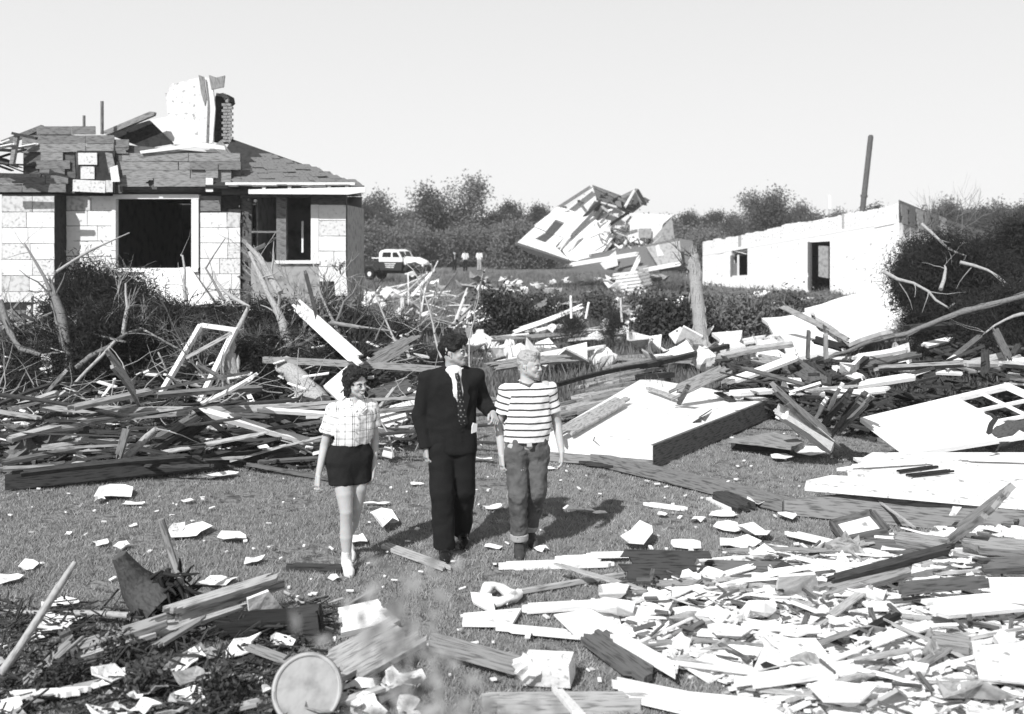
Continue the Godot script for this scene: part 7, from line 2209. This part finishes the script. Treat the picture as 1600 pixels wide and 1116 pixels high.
	panel("white_rag", [[724, 958, .03], [722, 975, .03], [800, 976, .03], [815, 950, .04]], .02, "white_sheet", "white torn sheet below the ring-shaped rag", "sheet", .06)
	# the field of white shards, outlined on the ground
	var field := [Vector2(.75, -6.75), Vector2(1.3, -7.1), Vector2(2.1, -7.75), Vector2(2.9, -7.7), Vector2(3.5, -8.1), Vector2(4.6, -8.6), Vector2(5.2, -8.0), Vector2(3.6, -4.9), Vector2(1.9, -4.9), Vector2(1.25, -5.3), Vector2(1.0, -5.7), Vector2(.55, -6.2)]
	var flat_ := MB.new()
	var kinds := []
	for i in 10:
		kinds.append(["plaster_shard", scrap_mesh(100 + i, 6 + i % 4, .03 + .035 * (i % 3), .016, .5), ["plaster_clean", "plaster", ["grey_sheet", "plaster_clean"][i / 5], "white_sheet", "plaster_clean"][i % 5]])
	for i in 10:
		kinds.append(["white_lath", plank_mesh(1.0, .1, .02, true, [.0, .02][i % 2], 130 + i), ["white_wood", "white_wood", "plaster_clean", "weathered", "pale_wood"][i % 5]])
	for i in 3:
		kinds.append(["plaster_chunk", lump_mesh(170 + i, .9), "chalk"])
	var lab := {"plaster_shard": "torn white shard of wallboard lying among others in the front right rubble field", "white_lath": "broken white lath lying among others in the front right rubble field", "plaster_chunk": "white chunk of plaster lying among the shards of the front right rubble field"}
	var cnt := {"plaster_shard": 0, "white_lath": 0, "plaster_chunk": 0}
	var made := 0
	for i in 14:
		var x := rr(.9, 5.2)
		var z := rr(-8.3, -5.0)
		if not inside(Vector2(x, z), field): continue
		var s := rr(.5, .9)
		one("plaster_shard", kinds[i % 10][1], M[["plaster_clean", "white_sheet", "plaster"][i % 3]], told_by("broad flat white wallboard sheet", V(x, 0, z), "front", "broad flat white wallboard sheet in the front right rubble field"), "shard", Transform3D(Basis.from_euler(V(rr(-.04, .1), rr(0, TAU), rr(-.05, .05))) * Basis.from_scale(V(s, .5, s * .6)), V(x, rr(.06, .12), z)), "plaster shards of the front right rubble field")
	while made < 500:
		var x := rr(.4, 5.3)
		var z := rr(-8.7, -4.9)
		if not inside(Vector2(x, z), field): continue
		if not inside(Vector2(x + .25, z + .2), field) and rng.randf() < .5: continue
		var k: Array = kinds[rng.randi_range(0, kinds.size() - 1)]
		if k[0] == "plaster_chunk" and rng.randf() < .6: continue
		if k[2] == "weathered" and rng.randf() < .2: continue
		if cnt[k[0]] >= (180 if k[0] == "plaster_shard" else 290): continue
		cnt[k[0]] += 1
		var layer := rr(.01, .1)
		var tr: Transform3D
		if k[0] == "white_lath":
			var s := rr(.25, .9)
			tr = Transform3D(Basis.from_euler(V(rr(-.3, .3), rr(-.7, .6) if rng.randf() < .75 else rr(0, PI), rr(-.1, .14))) * Basis.from_scale(V(s, .6, rr(.15, .8))), V(x - s * .4, layer, z))
		elif k[0] == "plaster_shard":
			var s := rr(.08, .3)
			var i_odd := made % 2 == 1
			tr = Transform3D(Basis.from_euler(V(rr(-.1, .16), rr(-.5, .5) + (PI if i_odd else 0.0), rr(-.12, .12))) * Basis.from_scale(V(s * rr(1.0, 2.2), rr(.5, 1.0), s * .8)), V(x, layer + .02, z))
		else:
			tr = Transform3D(Basis.from_euler(rv(PI)) * Basis.from_scale(V(1, .7, .8) * rr(.06, .16)), V(x, layer, z))
		var size := tr.basis.x.length()
		var tone: String = {"plaster_clean": "clean white", "plaster": "speckled white", "white_sheet": "chipped white", "grey_sheet": "grey", "white_wood": "white painted", "pale_wood": "pale bare", "weathered": "grey weathered", "chalk": "chalky white"}[k[2]]
		var long := ("small" if size < .3 else ("medium" if size < .5 else "large")) if k[0] != "white_lath" else ("short" if size < .45 else ("middling" if size < .7 else "long"))
		var head := "%s %s %s" % [long, tone, {"plaster_shard": "wallboard shard", "white_lath": "lath", "plaster_chunk": "plaster chunk"}[k[0]]]
		one(k[0], k[1], M[k[2]], told_by(head, tr.origin, "front", lab[k[0]]), "shard" if k[0] == "plaster_shard" else ("lath" if k[0] == "white_lath" else "rubble"), tr, "%ss of the front right rubble field" % k[0].replace("_", " "))
		made += 1
	# fine crumbs underneath
	var n := 0
	while n < 4200:
		var x := rr(.3, 5.4)
		var z := rr(-8.9, -4.8)
		if not inside(Vector2(x, z), field): continue
		n += 1
		flat_.box(Transform3D(Basis.from_euler(V(rr(-.3, .3), rr(0, TAU), rr(-.3, .3))), V(x, rr(0, .07), z)), V(rr(.02, .22), rr(.006, .02), rr(.012, .07)), Vector2(rr(0, 4), rr(0, 4)))
	one("rubble", flat_.mesh(), M.plaster, "fine white crumbs and splinters underlying the front right rubble field", "rubble", Transform3D.IDENTITY, "", "stuff")
	flat_ = MB.new()
	n = 0
	while n < 380:
		var x := rr(.3, 5.4)
		var z := rr(-8.9, -4.8)
		if not inside(Vector2(x, z), field): continue
		n += 1
		flat_.box(Transform3D(Basis.from_euler(V(rr(-.3, .3), rr(0, TAU), rr(-.3, .3))), V(x, rr(0.02, .15), z)), V(rr(.04, .3), rr(.006, .02), rr(.008, .035)), Vector2(rr(0, 4), rr(0, 4)))
	one("rubble", flat_.mesh(), M.mid_wood, "dark-grey splinters sprinkled through the front right rubble field", "rubble", Transform3D.IDENTITY, "", "stuff")

func lawn_scraps() -> void:
	# [px, py, width m, depth m, lift, label]
	var L := [
		[181, 775, .42, .32, .06, "largest white sheet scrap on the lawn, below the left heap's long timber"], [155, 786, .1, .1, .05, "small dark-edged scrap at the left tip of the largest lawn sheet"],
		[297, 838, .3, .2, .05, "white torn scrap on the lawn right of the upright post's top"], [277, 832, .14, .16, .05, "small white scrap just above the torn one right of the upright post"],
		[367, 845, .26, .13, .05, "pointed white scrap on the lawn between the post and the plaid walker"], [293, 787, .16, .08, .03, "white oval scrap in the middle of the left lawn"],
		[207, 791, .24, .05, .02, "thin white sliver under the largest lawn sheet"], [345, 746, .38, .08, .03, "long white scrap near the left heap's timber, left of the plaid walker"], [430, 725, .7, .1, .03, "long flat white strip at the lawn edge beside the plaid walker's elbow"],
		[44, 889, .2, .1, .04, "white scrap on the lawn at the far left, upper one"], [10, 912, .2, .1, .04, "white scrap cut by the left edge of the picture"], [160, 854, .15, .07, .03, "white scrap left of the black stump's top"],
		[190, 862, .12, .1, .06, "white chip lying on the black stump's top"], [106, 838, .06, .04, .02, "tiny white chip on the left lawn"], [207, 826, .08, .05, .02, "small white chip on the lawn left of the post"],
		[340, 914, .3, .1, .03, "white scrap above the plank bundle's right end"], [398, 882, .16, .09, .04, "white scrap on the lawn left of the plaid walker's feet"], [90, 950, .25, .08, .04, "white scrap beside the long thin stick on the left"],
		[85, 985, .34, .14, .06, "white torn scrap right of the long thin stick's middle"], [100, 972, .3, .05, .05, "pale strip right of the long thin stick"],
		[600, 824, .3, .2, .12, "crumpled white scrap casting a dark shadow between the plaid walker and the suited walker"], [522, 908, .12, .05, .02, "small white scrap below the plaid walker's shoes"], [588, 790, .3, .03, .02, "thin white sliver on the lawn right of the plaid walker's hand"],
		[770, 798, .2, .07, .03, "white scrap on the lawn between the suited walker's and the striped walker's legs"], [1000, 852, .28, .3, .14, "crumpled white lump right of the striped walker's shadow"], [1070, 858, .28, .14, .05, "flat white scrap right of the crumpled white lump"],
		[1139, 832, .26, .14, .06, "white triangular scrap on the lawn under the long grey timber"], [1131, 809, .28, .09, .04, "white flat scrap above the triangular one"], [1092, 817, .13, .08, .04, "small white scrap left of the triangular one"],
		[1185, 790, .26, .16, .1, "white ragged scrap at the long grey timber's right end"], [1230, 812, .2, .1, .05, "white scrap below the long grey timber's right end"], [905, 800, .3, .06, .03, "white strip lying in the striped walker's shadow, left one"], [938, 806, .18, .06, .03, "white strip lying in the striped walker's shadow, right one"],
		[845, 865, .12, .06, .04, "small white scrap behind the striped walker's heel"], [770, 860, .18, .06, .03, "white scrap on the lawn left of the striped walker's shoe"], [755, 722, .3, .08, .03, "white scrap on the lawn between the suited walker and the striped walker"],
		[1270, 712, .5, .2, .08, "white torn scraps at the lower end of the thick white beam"], [1220, 718, .3, .1, .04, "white scrap left of the thick white beam's lower end"], [900, 690, .3, .1, .03, "white scrap before the wall section's left corner"], [985, 738, .3, .08, .03, "white strip on the grass below the wall section's front corner"],
		[1180, 842, .3, .2, .1, "ragged white scrap at the back edge of the white rubble"], [1150, 858, .4, .16, .08, "ragged white scrap left of the one at the back edge"],
		[855, 735, .2, .06, .02, "white scrap beside the striped walker's hand"], [700, 742, .2, .05, .02, "white scrap behind the suited walker's knee"], [905, 718, .12, .07, .03, "small pale scrap before the wall section, right of the striped walker's hand"],
		[555, 850, .2, .1, .05, "white scrap just behind the plaid walker's heel"], [1035, 808, .1, .05, .02, "small white scrap below the single white batten"], [650, 760, .15, .05, .02, "small pale scrap on the lawn behind the suited walker's hand"],
	]
	for i in L.size():
		var q: Array = L[i]
		var m := scrap_mesh(200 + i, 7 + i % 4, .35, .03, .4)
		one("lawn_scrap", m, M[["plaster_clean", "white_sheet", "plaster_clean", "plaster"][i % 4]], q[5], "scrap", Transform3D(Basis.from_euler(V(.05, rr(-.4, .4), 0)) * Basis.from_scale(V(q[2] * 1.1, q[4] * 1.3 + .03, q[3] * 2.0)), gr(q[0], q[1]) + V(0, q[4] * .4 + .012, 0)))
	var chips := MB.new()
	for i in 260:
		var d := rr(5.4, 13)
		chips.box(Transform3D(Basis.from_euler(V(rr(-.3, .3), rr(0, TAU), rr(-.3, .3))), V(rr(-.53, .3) * d, rr(.01, .03), -d)), V(rr(.01, .06), .01, rr(.01, .035)), Vector2(rr(0, 4), rr(0, 4)))
	one("debris", chips.mesh(), M.plaster, "tiny white chips sprinkled over the lawn", "debris", Transform3D.IDENTITY, "", "stuff")

func left_front() -> void:
	var P := [
		[256, 958, .22, 444, 898, .24, .08, .04, "pale_wood", 15, 1, "upper pale plank of the bundle lying aslant at the lower left"],
		[262, 966, .17, 440, 912, .17, .06, .06, "weathered", 0, 1, "grey beam right under the upper pale plank of the bundle"],
		[69, 1030, .06, 262, 968, .2, .09, .04, "weathered", 15, 1, "grey plank forming the left half of the aslant bundle"],
		[75, 1042, .05, 250, 985, .14, .07, .03, "pale_wood", 15, 1, "pale plank just below the left half of the aslant bundle"],
		[85, 1050, .03, 240, 1000, .08, .08, .03, "mid_wood", 15, 1, "thin dark-grey strip at the bottom of the aslant bundle"],
		[231, 992, .12, 388, 940, .13, .1, .03, "pale_wood", 20, 1, "pale thin plank below the aslant bundle's right half"],
		[594, 850, .02, 700, 888, .02, .09, .03, "pale_wood", 0, 1, "pale narrow board on the lawn between the plaid walker's and the suited walker's shoes"],
		[447, 887, .02, 552, 890, .02, .08, .05, "dark_wood", 0, 1, "dark board lying level left of the plaid walker's shoes"],
		[534, 952, .02, 585, 921, .02, .035, .02, "weathered", 0, 1, "short grey stick on the lawn below the plaid walker's shoes"],
		[522, 975, .14, 612, 955, .16, .22, .04, "white_wood", 20, 1, "wide white board behind the blurred round lid, uppermost of three"],
		[505, 1042, .12, 628, 975, .16, .15, .04, "pale_wood", 15, 1, "pale board behind the blurred round lid, middle of three"],
		[530, 1062, .1, 660, 990, .14, .16, .04, "pale_wood", 15, 1, "pale board behind the blurred round lid, lowest of three"],
		[330, 978, .06, 500, 966, .08, .22, .08, "black_wood", 0, 1, "black beam lying level under the spotted square plate", "beam", "beam"],
		[465, 976, .1, 506, 970, .12, .2, .16, "dark_wood", 0, 1, "dark block at the black beam's right end", "block", "block"],
		[0, 1088, .05, 140, 1080, .06, .06, .03, "white_wood", 0, 1, "white batten at the lower left corner, left one"],
		[40, 1094, .05, 165, 1066, .06, .06, .03, "pale_wood", 0, 1, "pale batten at the lower left corner, slanting one"],
	]
	for d in P:
		plank(d)
	stick("thin_stick", [[-6, 1064, .02], [60, 966, .3], [117, 879, .55]], .028, .02, "bark_pale", "long thin stick leaning at the left edge of the lawn", "stick", .006)
	stick("broken_post", [[291, 935, .12], [264, 856, .42], [251, 812, .62]], .02, .03, "weathered", "splintered post leaning left beside the black stump", "post", .006)
	stick("branch", [[445, 925, .05], [470, 943, .03], [505, 943, .03], [536, 935, .04]], .012, .008, "bark_pale", "thin curved twig on the lawn below the plaid walker", "branch", .008)
	stick("branch", [[0, 955, .03], [90, 958, .06], [200, 962, .08]], .012, .02, "bark_pale", "thin branch on the lawn behind the long thin stick", "branch", .012)
	# the black hollow stump
	var st := thing("black_stump", "black charred stump tilted left on the lawn, its pale flank to the left", "stump")
	var mb := MB.new()
	var a := gr(186, 868, .42)
	var b := gr(215, 915, .2)
	var c := gr(250, 950, .06)
	mb.tube([a, a.lerp(b, .3), a.lerp(b, .7), b, b.lerp(c, .5), c], [.05, .065, .09, .12, .15, .13], 12)
	part("trunk", mb.mesh(), M.bark_dark, st)
	mb = MB.new()
	for i in 46:
		var f := rr(0, 1)
		var p := (b + V(.14, .02, .0)).lerp(c + V(.12, .06, -.05), f) + rv(.09)
		twig(mb, p, V(rr(.1, 1), rr(-.6, .5), rr(-.3, .5)), rr(.08, .22), .02)
	part("charred_roots", mb.mesh(), M.black_wood, st)
	part("charred_root", lump_mesh(33, .9, 9), M.black_wood, st, Transform3D(Basis.from_euler(V(0, 0, -.6)) * Basis.from_scale(V(.42, .24, .3)), gr(252, 935, .1)))
	panel("spotted_plate", [[387, 937, .2], [391, 970, .03], [448, 959, .03], [420, 924, .22]], .02, "plaster", "square spotted plate leaning on the plank bundle's right end", "plate")
	# round lid, close to the camera
	var lid := thing("round_lid", "pale round wooden lid standing blurred at the bottom edge", "lid")
	mb = MB.new()
	var lc := gr(480, 1078, .17)
	var ax := V(.15, .5, .85).normalized()
	mb.tube([lc - ax * .02, lc - ax * .018, lc + ax * .012, lc + ax * .02], [.175, .185, .185, .17], 40)
	part("disc", mb.mesh(), M.grey_sheet, lid)
	mb = MB.new()
	var ring := []
	var rad := []
	var e1 := ax.cross(Vector3.UP).normalized()
	var e2 := e1.cross(ax)
	for i in 41:
		ring.append(lc + ax * .02 + (e1 * cos(TAU * i / 40.0) + e2 * sin(TAU * i / 40.0)) * .17)
		rad.append(.012)
	mb.tube(ring, rad, 7, false)
	part("rim", mb.mesh(), M.pale_wood, lid)
	# litter, roots and soil at the bottom edge
	var g := "white scraps in the litter at the bottom left"
	for i in 60:
		var px := rr(-20, 640)
		var py := rr(985, 1130)
		if px > 520 and py < 1030: continue
		if i % 5 == 4:
			one("loose_plank", plank_mesh(rr(.2, .5), rr(.03, .08), .02, true, 0, 1700 + i), M[["weathered", "pale_wood", "mid_wood"][i % 3]], told_by("small loose stick", gr(px, py), "low", "small loose stick lying in the litter at the bottom left"), "stick", Transform3D(Basis.from_euler(V(rr(-.3, .3), rr(0, PI), rr(-.1, .3))), gr(px, py, rr(.02, .12))), "small sticks in the litter at the bottom left")
		else:
			one("litter_scrap", scrap_mesh(400 + i, 9, .16, .03, .5), M[["plaster", "plaster_clean", "grey_sheet"][i % 3]], told_by(["speckled white scrap", "clean white scrap", "grey scrap"][i % 3], gr(px, py), "low", "white or grey scrap lying in the litter at the bottom left"), "scrap", Transform3D(Basis.from_euler(V(rr(-.4, .4), rr(0, 6), rr(-.4, .4))) * rr(.08, .28), gr(px, py, rr(.02, .12))), g)
	var fill := MB.new()
	for i in 1700:
		var d := rr(4.9, 6.6)
		var x := (rr(-60, 640) - CX) / FL * d
		if d > 6.0 and x > -1.2: continue
		fill.box(Transform3D(Basis.from_euler(V(rr(-.6, .6), rr(0, TAU), rr(-.6, .6))), V(x, rr(0, .1), -d)), V(rr(.03, .2), rr(.004, .012), rr(.004, .014)), Vector2(rr(0, 4), rr(0, 4)))
	one("litter", fill.mesh(), M.dark_wood, "dark twiggy litter at the bottom left", "litter", Transform3D.IDENTITY, "", "stuff")
	clumps.tuft = leaf_clump(77, 16, .07, .045, .4)
	for q in [[230, 1090, "low weedy bush at the bottom edge left of the round lid", "leaf_mid"], [90, 1075, "low dark weed at the lower left corner", "leaf_dark"], [330, 1110, "low dark leafy weed between the weedy bush and the round lid", "leaf_dark"], [180, 1040, "small weed growing through the plank bundle's lower end", "leaf_dark"]]:
		brush("low_weed", q[2], gr(q[0], q[1]), [V(-.6, 1, 0), V(.5, 1, .1), V(0, 1, .3), V(.1, .8, -.5)], .09, .004, q[3], 1, "tuft", 2, "bark", 3, .03, .3)
	# the shrub close before the lens
	var sh := thing("foreground_shrub", "large blurred grey shrub close to the viewer at the bottom centre", "shrub", V(-.15, 0, -1.36))
	mb = MB.new()
	var tips := []
	for q in [[-.1, .1], [-.04, .05], [.0, .1], [.03, -.05], [.08, .06]]:
		var hgt: float = 1.83 - absf(q[0]) * 1.6 + rr(-.06, .06)
		var base := V(q[0] * .5, 0, q[1])
		var top := V(q[0] * .95, hgt, q[1])
		mb.tube([base, base.lerp(top, .5) + rv(.02), top], [.009, .007, .005], 5)
		for k in 4:
			grow(mb, base.lerp(top, rr(.78, 1.0)), V(rr(-.4, .4), 1, rr(-.4, .4)).normalized(), rr(.08, .22), .004, 1, tips, .15, 3, .2)
	part("stems", mb.mesh(), M.bark_pale, sh)
	clumps.soft = leaf_clump(78, 8, .055, .038, .4)
	flat("soft_leaf", .3, .7)
	M.soft_leaf.backlight_enabled = true
	M.soft_leaf.backlight = grey(.15)
	copies("leaves", clumps.soft, M.soft_leaf, spread_on(tips, 2, .035, .6, 1.1), sh)

func _ready() -> void:
	# camera: level, its lens shifted down, a large-format portrait of the yard
	var cam := Camera3D.new()
	cam.name = "camera"
	add_child(cam)
	cam.position = Vector3(0, EYE, 0)
	cam.near = 0.1
	cam.far = 1500.0
	var at_ := CameraAttributesPhysical.new()
	at_.frustum_near = 0.1
	at_.frustum_far = 1500.0
	at_.frustum_focal_length = 100.0
	at_.frustum_focus_distance = 9.5
	at_.exposure_aperture = 5.6
	cam.attributes = at_
	cam.projection = Camera3D.PROJECTION_FRUSTUM
	cam.near = 0.1
	cam.far = 1500.0
	cam.size = 1116.0 / FL * cam.near
	cam.frustum_offset = Vector2(0, (HZ - 558.0) / FL * cam.near)
	var env := Environment.new()
	var sky := ProceduralSkyMaterial.new()
	sky.sky_top_color = grey(.06)
	sky.sky_horizon_color = grey(1.0)
	sky.sky_energy_multiplier = .95
	sky.sky_curve = .95
	sky.ground_bottom_color = grey(.1)
	sky.ground_horizon_color = grey(.3)
	sky.sun_angle_max = 1.0
	env.background_mode = Environment.BG_SKY
	env.sky = Sky.new()
	env.sky.sky_material = sky
	env.tonemap_mode = Environment.TONE_MAPPER_LINEAR
	env.tonemap_exposure = 1.1
	env.fog_enabled = true
	env.fog_density = .0007
	env.fog_light_color = grey(.85)
	env.sdfgi_enabled = true
	env.ssao_enabled = true
	env.ssil_enabled = true
	var we := WorldEnvironment.new()
	we.name = "world_environment"
	we.environment = env
	add_child(we)
	var sun := DirectionalLight3D.new()
	sun.name = "sun"
	sun.light_energy = 1.6
	sun.light_color = grey(1.0)
	sun.light_angular_distance = .5
	sun.shadow_enabled = true
	add_child(sun)
	sun.look_at_from_position(Vector3.ZERO, Vector3(.5 * .731, -.682, -.866 * .731), Vector3.UP)

	rng.seed = 20
	wobble.frequency = 0.6
	wobble.fractal_octaves = 2
	materials()
	people_materials()
	ground()
	far_trees()
	house()
	collapsed_house()
	white_building()
	truck()
	left_heap()
	centre_panel()
	small_firs()
	right_heap()
	far_rubble()
	front_rubble()
	lawn_scraps()
	left_front()
	far_person(727, 425, 78, "distant person in white shirt and dark trousers, beyond the truck", 190, M.shirt_white, M.suit)
	far_person(749, 425, 79, "distant person in white shirt and pale trousers, rightmost beyond the truck", 170, M.shirt_white, M.denim_inside)
	far_person(710, 427, 80, "distant person in dark clothes beside the truck's front", 200, M.suit, M.suit)
	girl()
	man()
	boy()
